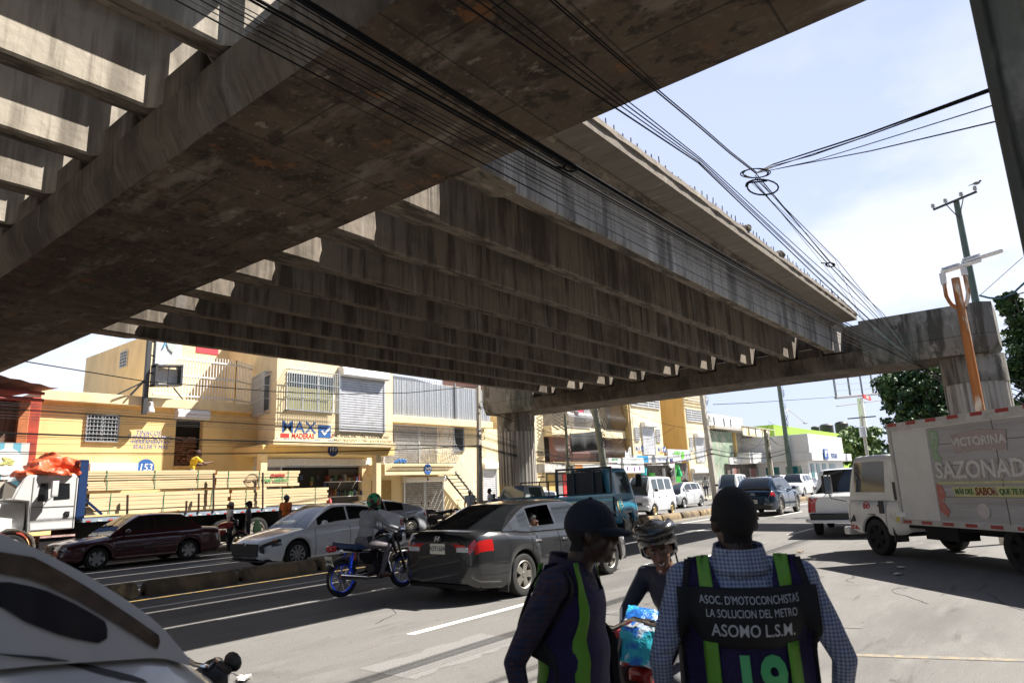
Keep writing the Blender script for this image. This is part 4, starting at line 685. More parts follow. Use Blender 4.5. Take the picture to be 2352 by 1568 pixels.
def coil(label,px,Y_,r,th,turns=2.2,tail=True,e=.6):
    c=aty(px,Y_); b=MB(); d=ray(*px).normalized(); u=Vector((0,0,1)).cross(d).normalized(); v=d.cross(u)
    pts=[c+u*r*math.cos(t*.35)*(1+.15*math.sin(t*.21))+v*r*e*math.sin(t*.35+.4)+d*.02*math.sin(t) for t in range(int(turns*18))]
    if tail: pts.append(pts[-1]+u*r*1.4+v*.02)
    b.tube(pts,th,6); tag(obj('cable_coil',b,cab),label,'cable coil')
coil('loose black cable loop hanging on the cables under the deck edge',(1308,386),3.15,.055,.010,2.0)
coil('large open loop of black cable below the cable junction',(1748,430),2.0,.15,.009,1.4); coil('tangle of thin wire at the cable junction',(1735,398),1.98,.13,.006,3,False,.4)
coil('small knotted cable coil further down the sky cables',(1907,608),2.0,.05,.009,2.2); coil('cable coil hanging before the far pier cap',(2053,752),2.0,.05,.007,1.6)
# street cables along the far kerb
G2='cables strung along the far kerb'
for (ya,yb,r) in ((745,880,.010),(758,888,.008),(770,915,.012),(795,930,.016),(803,938,.022),(830,955,.010),(855,968,.012),(880,972,.010),(1000,1066,.020),(1008,1071,.026),(1026,1082,.014),(1040,1095,.010),(1165,1118,.020),(1180,1124,.016),(1092,1108,.008)):
    A_=aty(Z1(0,ya),21.45); B_=aty(Z1(2300,yb),21.45); D_=(B_-A_); pts=[A_-D_*1.2]+sagline(A_,Vector((24.3,21.4,B_.z+D_.z*.9)),.16 if ya>1150 else .04,14)
    n0=pts[-1]; ez=3.9+(5.2-n0.z)*-.75; pts+=sagline(n0,Vector((32,21.4,ez)),.1,6)[1:]+sagline(Vector((32,21.4,ez)),Vector((36.0,21.3,ez+.1)),.05,4)[1:]+sagline(Vector((36.0,21.3,ez+.1)),Vector((52.3,21.4,ez+.9)),.35,10)[1:]+sagline(Vector((52.3,21.4,ez+.9)),Vector((74,22,ez+1.3)),.5,10)[1:]
    cable(pts,r*.55,cab if r>.012 else cab2,'one of the street cables strung low past the shop fronts',G2)
pts=[aty(Z1(-400,360),21.5),aty(Z1(190,405),21.5),aty(Z1(1220,575),21.5),aty(Z1(2300,660),21.5),aty(Z2(735,682),21.5),aty(Z2(1320,670),21.5),aty(Z2(1900,615),21.5)]; cable(pts,.016,cab,'single sagging cable passing high across the yellow buildings',None)
for k in range(14):
    z0=rnd.uniform(4.2,7.2); x0,x1=rnd.choice(((36,52.3),(32,36.2),(36,46),(24.3,36),(52.3,67),(67,74))); cable(sagline(Vector((x0,21.4,min(z0,5.6) if x0 in(32,24.3) else z0)),Vector((x1,rnd.choice((21.5,25.8)),rnd.uniform(4.5,6.8))),rnd.uniform(.2,.9),12),.014,rnd.choice((cab,cab2)),'one of the thin slack cables between the street poles and balconies','slack cables by the balconies')
cable(sagline(aty((0,826),30),aty((170,850),30),.1,6),.012,cab,'faint cable rising behind the red shop roof',None) if 0 else None
A_=atx((1620,932),60); cable([aty(Z4(-300,1290),22),aty(Z4(0,1277),22),aty(Z4(720,1228),22),aty(Z4(1100,1195),22)],.03,cab2,'long single cable crossing the sky under the far pier cap',None)
E_=atx(Z4(1930,380),27.2); b=[E_,atx(Z4(2010,400),26.9),atx(Z4(2120,405),26.6),atx(Z4(2200,370),26.3),atx(Z4(2320,260),26)]; cable(b,.035,cab3,'twisted blue and red cable tied to the right end of the far pier cap',None)
cable([E_,atx(Z4(2290,60),27)],.01,cab2,'thin wire rising from the right end of the far pier cap',None); cable([atx(Z4(2110,405),26.6),atx(Z4(2300,355),26)],.02,cab,'short twisted branch of the cable at the far pier cap end',None)
for k in range(5): A_=atx(Z4(2190,1075+40*k),34); cable([A_,atx(Z4(2330,1110+48*k),33)],.02,cab2,'one of the cables before the tree right of the pier','cables right of the pier')
# small distribution poles far right
for x,y,z,lab in ((92,18,8.5,'far wooden pole with a crossarm left of the box truck'),(99,14,8.2,'far pole with a transformer by the lime building')):
    P=pole('utility_pole',lab,x,y,z,.2,.16,cpole); b=MB(); b.tube([(x,y-1.6,z-.2),(x,y+1.6,z-.2)],.08,5); obj('crossarm',b,dstl,P,world=True)
    b=MB(); b.lathe([(.4,0),(.4,1.2),(.2,1.3),(.0,1.3)],(x-.5,y,z-2.6)); obj('transformer',b,mat('transformer grey',(.45,.46,.48),.5),P,world=True)
# billboard skeleton
B=thing('billboard','empty steel billboard skeleton on a white pole far beyond the pier','billboard',(200,39.5,0)); Yb_=39.5
L_,R_=aty(Z4(725,1235),Yb_),aty(Z4(1190,1192),Yb_); cx=aty(Z4(925,1235),Yb_)
b=MB(); b.tube([(cx.x+2,Yb_+.5,0),(cx.x+1,Yb_+.3,cx.z*.5),(cx.x,Yb_,cx.z)],[1.0,.9,.75],14); obj('pole',b,wht,B,world=True)
b=MB(); b.tube([L_,R_],.35,6); b.tube([L_-Vector((0,0,2.0)),R_-Vector((0,0,2.0))],.15,5)
for k in range(6):
    p_=L_.lerp(R_,k/5); b.tube([p_,p_+Vector((0,0,8.6))],.13,5); b.tube([p_+Vector((1.2,0,0)),p_+Vector((1.2,0,8.6))],.13,5)
for k in range(1,6): b.tube([L_+Vector((0,0,1.7*k)),R_+Vector((0,0,1.7*k))],.07,4)
obj('frame',b,mat('pale steel',(.20,.20,.23),.6),B,world=True,smooth=0)
p_=aty(Z4(985,1232),Yb_-1); b=MB(); b.box(p_,(9.5,.3,1.1)); s_=obj('name_plate',b,red,B,world=True); text('lettering','CARTEL',wht,s_,.7,p_+Vector((0,-.2,0)),FRONT,world=True,bold=.03)
# trees
leafm=[mat('leaf '+n,c,.55,spec=.35,nz=(.8,.4)) for n,c in (('deep',(.03,.07,.02)),('mid',(.06,.12,.03)),('light',(.13,.20,.05)))]
bark=mat('bark',(.12,.10,.08),.95,nz=(3,.4),bump=(9,.6))
def tree(label,base,h,crown,ncl,nlf,ls,mats=leafm,seed=1,group=None):
    """crown: list of (centre, radii) ellipsoids holding leaf clumps"""
    g_=random.Random(seed); T=thing('tree',label,'tree',base,group=group); bx,by,bz=base; b=MB(); top=Vector((bx,by,bz+h*.62)); b.tube([(bx,by,bz),(bx+.1,by,bz+h*.3),top],[h*.035,h*.028,h*.015],10)
    cl=[]
    for c,r in crown:
        for k in range(ncl):
            v=Vector((g_.gauss(0,1),g_.gauss(0,1),g_.gauss(0,1))).normalized()*(g_.random()**.4); cl.append((Vector(c)+Vector((v.x*r[0],v.y*r[1],v.z*r[2])),g_.uniform(.55,1.15)*min(r)*.34))
    for q,_ in cl[::4]: s_=Vector((bx,by,bz+h*g_.uniform(.25,.6))); b.tube([s_,s_.lerp(q,.5)+Vector((0,0,.2)),q],[h*.012,h*.008,h*.003],5)
    obj('trunk',b,bark,T,world=True); m=MB()
    for q,r in cl:
        for k in range(nlf):
            v=Vector((g_.gauss(0,1),g_.gauss(0,1),g_.gauss(0,1))).normalized()*(g_.random()**.45)*r; p=q+Vector((v.x,v.y,v.z*.7)); n=(v.normalized()+Vector((g_.gauss(0,.6),g_.gauss(0,.6),.5+g_.gauss(0,.5)))).normalized(); u=n.orthogonal().normalized(); u=(Matrix.Rotation(g_.uniform(0,6.28),3,n)@u); w_=n.cross(u); l=ls*g_.uniform(.7,1.3)
            t=.33*l; m.add([p-u*l*.5,p-w_*t,p+u*l*.5-n*l*.12,p+w_*t],[(0,1,2,3)],m=min(2,max(0,int(g_.gauss(1.0,.8)))))
    o=obj('crown',m,mats,T,world=True,smooth=0); return T
c1,c2=atx(Z10(760,1330),44),atx(Z10(1750,1000),46)
tree('dense dark green tree between the billboard and the right column',(44,c1.y-.3,0),9,[(c1+Vector((0,-.2,-1.2)),(3,2.5,2.6)),(c1+Vector((1,-1.2,1.2)),(2.5,1.9,1.7)),(c1+Vector((0,-2.5,-1)),(2.5,2,3)),(c1+Vector((0,.7,-2.0)),(2,1.2,1.8)),(c1+Vector((0,.6,-.3)),(1.8,1.2,1.7)),(c1+Vector((.5,.4,.6)),(2,1.8,1.8))],46,80,.27,seed=3)
tree('bright green tree right of the fluted right column',(46,c2.y-1.2,0),11,[(c2+Vector((0,-1.0,.6)),(2.5,1.7,3.2)),(c2+Vector((0,-2.2,-2.6)),(2.6,2.2,3.0)),(c2+Vector((0,-3,2)),(2.6,2.0,2.5)),(c2+Vector((0,-.2,3.8)),(.9,.6,.7)),(c2+Vector((-.5,-.4,-1.2)),(2,1.2,2.6)),(c2+Vector((-.5,-.9,2.2)),(2,1.2,1.6))],54,85,.27,[leafm[0],leafm[1],leafm[2]],seed=5)
for k,(zx,zy,lab) in enumerate(((840,400,'small leafy tree before the lime building, beside the bank'),(960,420,'small leafy tree near the front of the box truck'),(1020,420,'yellowish tree beside the transformer pole'))):
    q=aty(Z5(zx,zy-120),28); q2=aty(Z5(zx,600),28); h=q.z+2; tree(lab,(q.x,28,0),h,[((q.x,28,q.z-1.5),(4,4,3.6)),((q.x+1,27,q.z-5),(4.5,4,3))],22,40,.9,[leafm[1],leafm[2],leafm[2]],seed=9+k)
# ---------------------------------------------------------------- vehicles
def ppm(n,c,metal=0,dust=.12,rough=.28,coat=.7): return mat(n,c,rough,metal,coat=coat,nz=(2.2,dust))
cglass=mat('tinted car glass',(.012,.014,.016),.05,spec=.9); cglass2=mat('clear car glass',(.05,.06,.065),.05,spec=.9); rub=mat('tyre rubber',(.018,.018,.018),.85,nz=(9,.3)); trim=mat('black car trim',(.02,.02,.021),.5); under=mat('underbody black',(.008,.008,.008),.9); chrome=mat('chrome',(.7,.7,.72),.12,1); rimm=mat('alloy rim',(.45,.46,.48),.3,.8,nz=(6,.2)); rimd=mat('dirty alloy rim',(.28,.26,.23),.45,.6,nz=(6,.3)); gold=mat('gold rim',(.45,.33,.14),.35,.7)
tailm=mat('tail lamp red',(.42,.012,.012),.12,spec=.7,coat=.6); lampm=mat('head lamp lens',(.5,.52,.54),.08,spec=.8,coat=.6,nz=(9,.2)); amb=mat('amber lamp',(.75,.25,.02),.2); platem=mat('number plate',(.62,.6,.5),.5); platet=mat('plate ink',(.08,.08,.1),.6); seatm=mat('car seat fabric',(.06,.055,.05),.9)
def lerpt(t,x):
    t=sorted(t)
    if x<=t[0][0]: return t[0][1]
    for (a,p),(b,q) in zip(t,t[1:]):
        if x<=b: k=(x-a)/(b-a); return p+(q-p)*k
    return t[-1][1]
def smt(t,x,d=.07): return (lerpt(t,x-d)+2*lerpt(t,x)+lerpt(t,x+d))/4
TY={}
def wheel(par,x,y,z,r,w,side,rm=None,style=5,k='wheel'):
    key=(round(r,3),round(w,3),side,rm.name if rm else '',style)
    if key not in TY:
        b=MB(); b.lathe([(r*.66,-w*.42),(r*.80,-w*.5),(r*.95,-w*.46),(r,-w*.33),(r,w*.33),(r*.95,w*.46),(r*.80,w*.5),(r*.66,w*.42),(r*.64,0)],(0,0,0),'y',32,close=False); ty=obj(k,b,rub,None)
        b=MB(); s=side; b.lathe([(r*.67,s*w*.42),(r*.64,s*w*.46),(r*.60,s*w*.40),(r*.57,s*w*.18)],(0,0,0),'y',32,close=False); b.lathe([(.0,s*w*.40),(r*.13,s*w*.40),(r*.16,s*w*.32)],(0,0,0),'y',16,close=False)
        ns={5:5,6:6,10:10,8:8}.get(style,5)
        for i in range(ns):
            a=2*math.pi*i/ns; u=Vector((math.cos(a),0,math.sin(a))); v=Vector((-math.sin(a),0,math.cos(a))); wd=r*(.15 if ns<7 else .07)
            q=[u*r*.12-v*wd*.9+Vector((0,s*w*.37,0)),u*r*.12+v*wd*.9+Vector((0,s*w*.37,0)),u*r*.6+v*wd*1.15+Vector((0,s*w*.40,0)),u*r*.6-v*wd*1.15+Vector((0,s*w*.40,0))]; lo=[p-Vector((0,s*w*.18,0)) for p in q]; b.add(q+lo,[(0,1,2,3),(7,6,5,4),(0,4,5,1),(1,5,6,2),(2,6,7,3),(3,7,4,0)])
        if style=='steel': b.lathe([(r*.6,s*w*.3),(r*.4,s*w*.36),(r*.1,s*w*.2)],(0,0,0),'y',24,close=False)
        rim=obj('rim',b,rm or rimm,ty,smooth=30); b=MB(); b.lathe([(r*.62,s*w*.02),(.0,s*w*.02)],(0,0,0),'y',24,close=False); obj('brake_disc',b,under,ty)
        TY[key]=ty; t_=ty
    else:
        t_=TY[key].copy(); COL.objects.link(t_)
        for ch in TY[key].children: c=ch.copy(); COL.objects.link(c); c.parent=t_
    t_.parent=par; t_.location=(x,y,z); return t_
def shell(par,S,paintm,gl,ox=0,oz=0,bodyname='body'):
    """car body loft; S keys: L W zt(list) gh=(xw0,xw1,xr1,xr0,H) wh=[x..] wr side=[(a,b)] doors=[(a,b)] head/tail=(x,z0,z1)"""
    L,W=S['L'],S['W']; zt=S['zt']; xw0,xw1,xr1,xr0,H=S['gh']; ra=S.get('wr',.31)+.055; rz=S.get('wr',.31); zbs=S.get('sill',.2); kf,kr=S.get('kf',.30),S.get('kr',.16); tum=S.get('tum',.30)
    xs=set([round(-L/2+L*i/58,4) for i in range(59)]+[L/2-.015,L/2-.05,L/2-.11,-L/2+.015,-L/2+.05,-L/2+.11])
    for xw in S['wh']: xs|=set([xw+ra*math.cos(math.pi*i/12) for i in range(13)])
    brk=[x for a in S.get('side',[])+S.get('doors',[]) for x in a]+[xw0,xw1,xr1,xr0]+[S['head'][0],S['tail'][0]]
    xs=[x for x in xs if all(abs(x-q)>.02 for q in brk)]+brk; xs=sorted(set(round(x,4) for x in xs if -L/2<=x<=L/2))
    def hw(x):
        a=abs(x); xe=L/2-.75; k=kf if x>0 else kr; v=W/2*(1-k*max(0,(a-xe)/.75)**2.2); e=L/2-a
        if e<.12: v-=.07*(1-e/.12)**2
        return v
    def top(x):
        z=smt(zt,x); e=L/2-abs(x); return z-(.06*(1-e/.12)**2 if e<.12 else 0)
    def bot(x):
        z=zbs+.05*max(0,(abs(x)-L/2+.5)/.5)
        for xw in S['wh']:
            d=abs(x-xw)
            if d<=ra+1e-6: z=max(z,rz+math.sqrt(max(0,ra*ra-d*d)))
        e=L/2-abs(x); return z+(.05*(1-e/.12)**2 if e<.12 else 0)
    fr=[0,.06,.18,.32,.46,.58,.70,.82,.92,1.0]; off=[.05,.015,.0,-.008,-.010,-.004,.004,.012,.03,.06]
    secs=[]
    for x in xs:
        w,z1,z0=hw(x),top(x),bot(x); zs=z1-.05; p=[]
        fl=0
        for xw in S['wh']:
            d=abs(x-xw)
            if d<ra+.1: fl=max(fl,.012*(1-max(0,d-ra)/.1))
        for f,o in zip(fr,off): z=z0+(zs-z0)*f; p.append((x,w-o+fl*(1-f),z))
        p+=[(x,w-.10,z1-.012),(x,w*.6,z1+.012),(x,0,z1+.022)]; secs.append(p)
    nb=len(secs[0]); B={}
    def put(k,v4):
        B.setdefault(k,MB()).add(v4,[tuple(range(len(v4)))])
    hx,hz0,hz1=S['head'][:3]; tx,tz0,tz1=S['tail'][:3]; hy=S.get('hy',.45); ty=S.get('ty',.45)
    for i in range(len(xs)-1):
        xm=(xs[i]+xs[i+1])/2
        for j in range(nb-1):
            for s in (1,-1):
                q=[Vector((a[0]+ox,a[1]*s,a[2]+oz)) for a in (secs[i][j],secs[i+1][j],secs[i+1][j+1],secs[i][j+1])]; zm=sum(v.z for v in q)/4-oz; k=bodyname
                if j<9:
                    if xm>hx and hz0<zm<hz1: k='headlight%d'%s
                    elif xm<tx and tz0<zm<tz1: k='tail_light%d'%s
                    else:
                        for a,b_ in S.get('doors',[]):
                            if a<xm<b_ and j>=1: k='door%.2f%d'%(a,s)
                elif xw0-.05>xm>xr0+.05 and j>=10 : continue
                put(k,q)
    for e in (0,-1):   # front and rear faces, split so lamps and bumper read
        sgn=-1 if e==0 else 1; P=secs[e]
        for j in range(nb-2):
            a,b_=P[j],P[j+1]; zm=(a[2]+b_[2])/2
            lu=S.get('lu',.62)
            for u0,u1 in ((-1,-lu),(-lu,0),(0,lu),(lu,1)):
                k=bodyname
                if abs(u0)==1 or abs(u1)==1:
                    s=1 if u0>0 else -1
                    if e==-1 and hz0<zm<hz1: k='headlight%d'%s
                    if e==0 and tz0<zm<tz1: k='tail_light%d'%s
                put(k,[Vector((a[0]+ox,a[1]*u0,a[2]+oz)),Vector((a[0]+ox,a[1]*u1,a[2]+oz)),Vector((b_[0]+ox,b_[1]*u1,b_[2]+oz)),Vector((b_[0]+ox,b_[1]*u0,b_[2]+oz))])
        a=P[nb-2]; put(bodyname,[Vector((a[0]+ox,a[1],a[2]+oz)),Vector((P[-1][0]+ox,0,P[-1][2]+oz)),Vector((a[0]+ox,-a[1],a[2]+oz))])
    # greenhouse
    gx=sorted(set([x for x in xs if xr0<=x<=xw0]+[xw0-(xw0-xw1)*i/8 for i in range(9)]+[xr0+(xr1-xr0)*i/8 for i in range(9)]))
    gx=[x for i,x in enumerate(gx) if i==0 or x-gx[i-1]>.012 or x in brk]
    def roof(x):
        zb=top(x)
        if x>xw1: t=(xw0-x)/(xw0-xw1); return zb+(H-zb)*(math.sin(t*math.pi/2)*.35+t*.65)
        if x<xr1: t=(x-xr0)/(xr1-xr0); return zb+(H-.03-zb)*(math.sin(t*math.pi/2)*.45+t*.55)
        t=(x-xr1)/(xw1-xr1); return H-.03*(1-t)**2+.018*math.sin(math.pi*t)
    G=[]
    for x in gx:
        zb=top(x)-.015; zr=max(roof(x),zb+.004); h=zr-zb; wb=hw(x)-.075; p=[]
        for f in (0,.10,.18,.86,.93): z=zb+h*f; p.append((x,wb-h*f*tum*(1+.25*f),z))
        wt=p[-1][1]; p+=[(x,wt-.05*min(1,h/.2),zr-.015*min(1,h/.2)),(x,wt-.13*min(1,h/.25),zr),(x,wt*.45,zr+.012),(x,0,zr+.016)]; G.append(p)
    for i in range(len(gx)-1):
        xm=(gx[i]+gx[i+1])/2
        for j in range(8):
            for s in (1,-1):
                q=[Vector((a[0]+ox,a[1]*s,a[2]+oz)) for a in (G[i][j],G[i+1][j],G[i+1][j+1],G[i][j+1])]; k=bodyname if j>=5 or j==0 else 'pillar%d'%s
                if j in (2,):
                    for a,b_ in S['side']:
                        if a<xm<b_: k='side_window%.2f%d'%(a,s)
                if j==6 or j==7:
                    if xm>xw1-.0 : k='windshield'
                    elif xm<xr1: k='rear_window'
                    elif S.get('sunroof') and j==7 and S['sunroof'][0]<xm<S['sunroof'][1]: k='sunroof'
                if k in S.get('open',[]): continue
                put(k,q)
    made={}
    for k,b in B.items():
        base=''.join(c for c in k if not (c.isdigit() or c in '.-')); mm=paintm
        if 'window' in base or base in('windshield','sunroof'): mm=gl
        if base=='headlight': mm=S.get('hm',lampm)
        if base=='tail_light': mm=S.get('tm',tailm)
        if base=='pillar': mm=S.get('pm',paintm)
        made[k]=obj(base,b,mm,par,smooth=38,weld=True)
    for a,b_ in S.get('doors',[]):     # shut lines and handles belong to the doors
        for s in (1,-1):
            d=made.get('door%.2f%d'%(a,s))
            if not d: continue
            m=MB()
            for x in (a,b_):
                i=min(range(len(xs)),key=lambda i:abs(xs[i]-x)); m.tube([(v[0]+ox,(v[1]+.001)*s,v[2]+oz) for v in secs[i][1:10]],.006,4)
            obj('shut_line',m,trim,d,smooth=0)
            x=a+.16; i=min(range(len(xs)),key=lambda i:abs(xs[i]-x)); v=secs[i][7]; m=MB(); m.box((x+ox,(v[1]+.012)*s,v[2]+oz),(.17,.025,.03)); obj('handle',m,S.get('hdl',paintm),d,bevel=.008)
    m=MB(); m.bb((-L/2+.25+ox,-W/2+.22,zbs+.02+oz),(L/2-.3+ox,W/2-.22,min([t[1] for t in zt if abs(t[0])<L/2-.2] or [min(t[1] for t in zt)])-.06+oz)); m.bb((-L/2+.12+ox,-W/2+.16,zbs+oz),(L/2-.12+ox,W/2-.16,zbs+.06+oz)); obj('underbody',m,under,par,smooth=0)
    for s in (1,-1):
        if 'mirror' in S:
            mx,mz=S['mirror']; m=MB(); m.ell((mx+ox,s*(hw(mx)+.07),mz+oz),(.07,.11,.075),12,8); m.tube([(mx+.02+ox,s*(hw(mx)-.08),mz-.05+oz),(mx+ox,s*(hw(mx)+.04),mz-.03+oz)],.025,6); obj('mirror',m,S.get('mm',paintm),par)
    for x in S['wh']:
        for s in (1,-1): wheel(par,x+ox,s*(hw(x)-.115),rz+oz,rz,.2,s,S.get('rim'),S.get('style',5))
    S['hwf'],S['topf']=hw,top; return made
def plate(par,x,z,txt,face,y=0,w=.32,h=.16):
    m=MB(); m.box((x,y,z),(.012,w,h)); o=obj('number_plate',m,platem,par,bevel=.004)
    rot=Matrix(((0,0,face),(face,0,0),(0,1,0))); text('plate_lettering',txt,platet,o,h*.5,(x+face*.008,y,z),rot,ext=.001,bold=.002,xs=.8); return o
def facebox(par,name,x,y,z,d,m,bevel=.01): b=MB(); b.box((x,y,z),d); return obj(name,b,m,par,bevel=bevel)
def vehicle(name,label,cat,x,y,rz,S,paintm,gl=None,group=None):
    T=thing(name,label,cat,(x,y,0),rz,group); S['parts']=shell(T,S,paintm,gl or cglass); return T
def trimcar(T,S,front=True,rear=True,txt='A123456',grille=None,bumper=True):
    L,W=S['L'],S['W']; z=S.get('gz',.52)
    if front:
        gm=grille or trim; b=MB(); 
        b.box((L/2-.004,0,z),(.03,W*S.get('gw',.5),S.get('gh_',.22)))
        g_=obj('grille',b,gm,T,bevel=.02); b=MB()
        for k in range(4): b.box((L/2+.014,0,z-.08+.055*k),(.012,W*S.get('gw',.5)*.95,.012))
        obj('grille_bar',b,chrome if S.get('chrome') else mat('grille bar',(.10,.10,.11),.3,.7),g_,smooth=0); facebox(T,'lower_intake',L/2-.02,0,.30,(.04,W*.55,.09),trim)
    if rear: plate(T,-L/2-.006,S.get('pz',.72),txt,-1)
    for s in (1,-1): facebox(T,'sill_trim',0,s*(W/2-.07),S.get('sill',.2)+.02,(S['wh'][0]-S['wh'][1]-.78,.05,.05),trim)
def heading(v): return math.atan2(v[1],v[0])
# dark grey saloon, rear three-quarter view
S=dict(L=4.8,W=1.83,zt=[(2.4,.62),(2.25,.74),(1.95,.82),(1.2,.93),(.6,.95),(-1.1,.985),(-1.6,1.03),(-2.2,1.045),(-2.36,1.0),(-2.4,.90)],gh=(1.2,.35,-1.0,-1.80,1.43),wh=[1.42,-1.34],wr=.325,side=[(.62,.98),(-.25,.56),(-1.02,-.32),(-1.32,-1.06)],doors=[(-.30,.92),(-1.12,-.30)],head=(1.98,.56,.74),tail=(-2.06,.76,.915),mirror=(.78,1.02),rim=rimd,style=5,tum=.33,pz=.80,kf=.28,kr=.20,open=['side_window-1.02-1'],hdl=chrome)
T=vehicle('dark_grey_saloon','worn dark grey saloon with faded roof and an open rear window, seen from behind','car',10.18,7.84,R(1),S,ppm('faded charcoal paint',(.026,.027,.030),.2,.25,.2,.9)); trimcar(T,S,txt='A591604')
sonata=T
b=MB(); b.ell((-2.41,0,.95),(.012,.085,.05),16,8); o=obj('emblem',b,trim,T); text('emblem_letter','H',chrome,o,.07,(-2.425,0,.95),Matrix(((0,0,-1),(-1,0,0),(0,1,0))),bold=.004,shear=.3,xs=1.3); b=MB(); b.box((-2.405,0,.885),(.02,1.0,.018)); obj('boot_trim',b,trim,T); b=MB(); b.rows([[(-2.30,-.72,1.045),(-2.28,0,1.065),(-2.30,.72,1.045)],[(-2.42,-.70,1.05),(-2.44,0,1.07),(-2.42,.70,1.05)],[(-2.41,-.70,1.03),(-2.43,0,1.05),(-2.41,.70,1.03)]]); obj('spoiler',b,trim,T)
for s in (1,-1): facebox(T,'reverse_lamp',-2.405,s*.52,.79,(.02,.24,.07),lampm); facebox(T,'mud_flap',-1.78,s*.80,.28,(.03,.2,.32),trim)
b=MB(); b.rows([[(.2,-.62,.35),(.2,.62,.35)],[(.25,-.62,.85),(.25,.62,.85)],[(.1,-.62,1.12),(.1,.62,1.12)],[(0.02,-.62,1.1),(.02,.62,1.1)],[(.1,-.62,.8),(.1,.62,.8)]]); obj('front_seat',b,seatm,T); facebox(T,'rear_bench',-.95,0,.6,(.5,1.3,.3),seatm)
# white saloon facing left
S=dict(L=4.62,W=1.80,zt=[(2.31,.56),(2.22,.66),(2.0,.74),(1.55,.83),(1.0,.92),(.5,.93),(-1.2,1.0),(-1.9,1.06),(-2.22,1.02),(-2.31,.86)],gh=(1.15,.25,-.75,-2.0,1.44),wh=[1.42,-1.28],wr=.32,side=[(-.12,.82),(-1.02,-.18)],doors=[(-.16,.92),(-1.12,-.16)],head=(1.86,.55,.70),tail=(-1.95,.80,.95),mirror=(.72,1.0),rim=rimm,style=10,tum=.34,gw=.62,gh_=.30,gz=.47,kf=.36,hm=mat('dark head lamp',(.06,.06,.065),.1,spec=.8,coat=.6))
T=vehicle('white_saloon','clean white saloon with a wide dark grille facing left in sun stripes','car',11.35,15.65,R(181),S,ppm('gloss white paint',(.82,.82,.83),0,.05)); trimcar(T,S); elantra=T
b=MB(); b.ell((2.335,0,.60),(.012,.085,.05),16,8); o=obj('emblem',b,chrome,T); text('emblem_letter','H',trim,o,.07,(2.352,0,.60),Matrix(((0,0,1),(1,0,0),(0,1,0))),bold=.004,shear=.3,xs=1.3)
for s in (1,-1): b=MB(); b.prism([(.42,.44),(.74,.40),(.70,.62)],'x',2.24,2.27) if s==1 else b.prism([(-.42,.44),(-.74,.40),(-.70,.62)],'x',2.24,2.27); obj('fog_lamp_pod',b,trim,T); facebox(T,'turn_lamp',2.02,s*.81,.69,(.10,.03,.03),amb)
facebox(T,'splitter',2.27,0,.22,(.12,1.5,.03),trim)
# maroon saloon
S=dict(L=4.33,W=1.66,zt=[(2.16,.60),(2.08,.69),(1.7,.76),(.95,.84),(.6,.86),(-1.2,.89),(-1.5,.91),(-2.05,.89),(-2.16,.82)],gh=(1.02,.2,-.95,-1.52,1.37),wh=[1.30,-1.13],wr=.29,side=[(-.14,.68),(-.92,-.20),(-1.16,-.96)],doors=[(-.17,.86),(-1.02,-.17)],head=(2.0,.55,.69),tail=(-2.03,.66,.85),mirror=(.62,.93),rim=rimm,style=6,tum=.30,kf=.18,kr=.12,gw=.3,gh_=.12,gz=.60,chrome=0,pz=.55)
T=vehicle('maroon_saloon','old boxy maroon saloon with tinted windows parked along the far kerb','car',8.82,21.02,R(180),S,ppm('dark maroon paint',(.065,.010,.016),.1,.15,.22,1)); trimcar(T,S); plate(T,2.175,.40,'A201',1,w=.3); facebox(T,'rub_strip',-.1,.835,.52,(2.1,.02,.035),trim)
# silver saloon behind
S=dict(L=4.63,W=1.80,zt=[(2.31,.56),(2.2,.68),(1.2,.86),(.6,.90),(-1.2,.98),(-1.95,1.06),(-2.25,1.02),(-2.31,.86)],gh=(1.25,.3,-.6,-2.05,1.42),wh=[1.40,-1.30],wr=.33,side=[(-.12,.85),(-1.0,-.18)],doors=[(-.16,.95),(-1.12,-.16)],head=(1.95,.58,.70),tail=(-1.98,.78,.98),mirror=(.72,.98),rim=rimd,style=10,tum=.36,kr=.2)
T=vehicle('silver_saloon','silver fastback saloon parked half hidden behind the white saloon','car',16.65,20.25,R(180),S,ppm('silver paint',(.50,.52,.55),.3,.06)); trimcar(T,S); facebox(T,'window_sticker',-1.2,.60,1.15,(.16,.02,.12),wht)
# grey hatchback at the left edge
S=dict(L=4.1,W=1.7,zt=[(2.05,.6),(1.9,.75),(1.2,.9),(-1.7,1.0),(-2.0,.98),(-2.05,.9)],gh=(1.2,.3,-1.35,-1.98,1.5),wh=[1.3,-1.25],wr=.31,side=[(-.1,.8),(-1.0,-.16),(-1.4,-1.06)],doors=[(-.13,.9),(-1.05,-.13)],head=(1.8,.58,.75),tail=(-1.78,.78,1.0),mirror=(.7,1.0),style=5,kr=.25)
T=vehicle('grey_hatchback','silver grey hatchback cut off by the left edge behind the white car','car',3.55,21.0,R(180),S,ppm('grey metallic paint',(.27,.28,.31),.4,.08)); trimcar(T,S); b=MB(); b.lathe([(.0,.0),(.085,.0),(.09,-.006),(.0,-.006)],(-1.32,.855,.76),'y',20); obj('fuel_flap',b,MATS['grey metallic paint'],T)
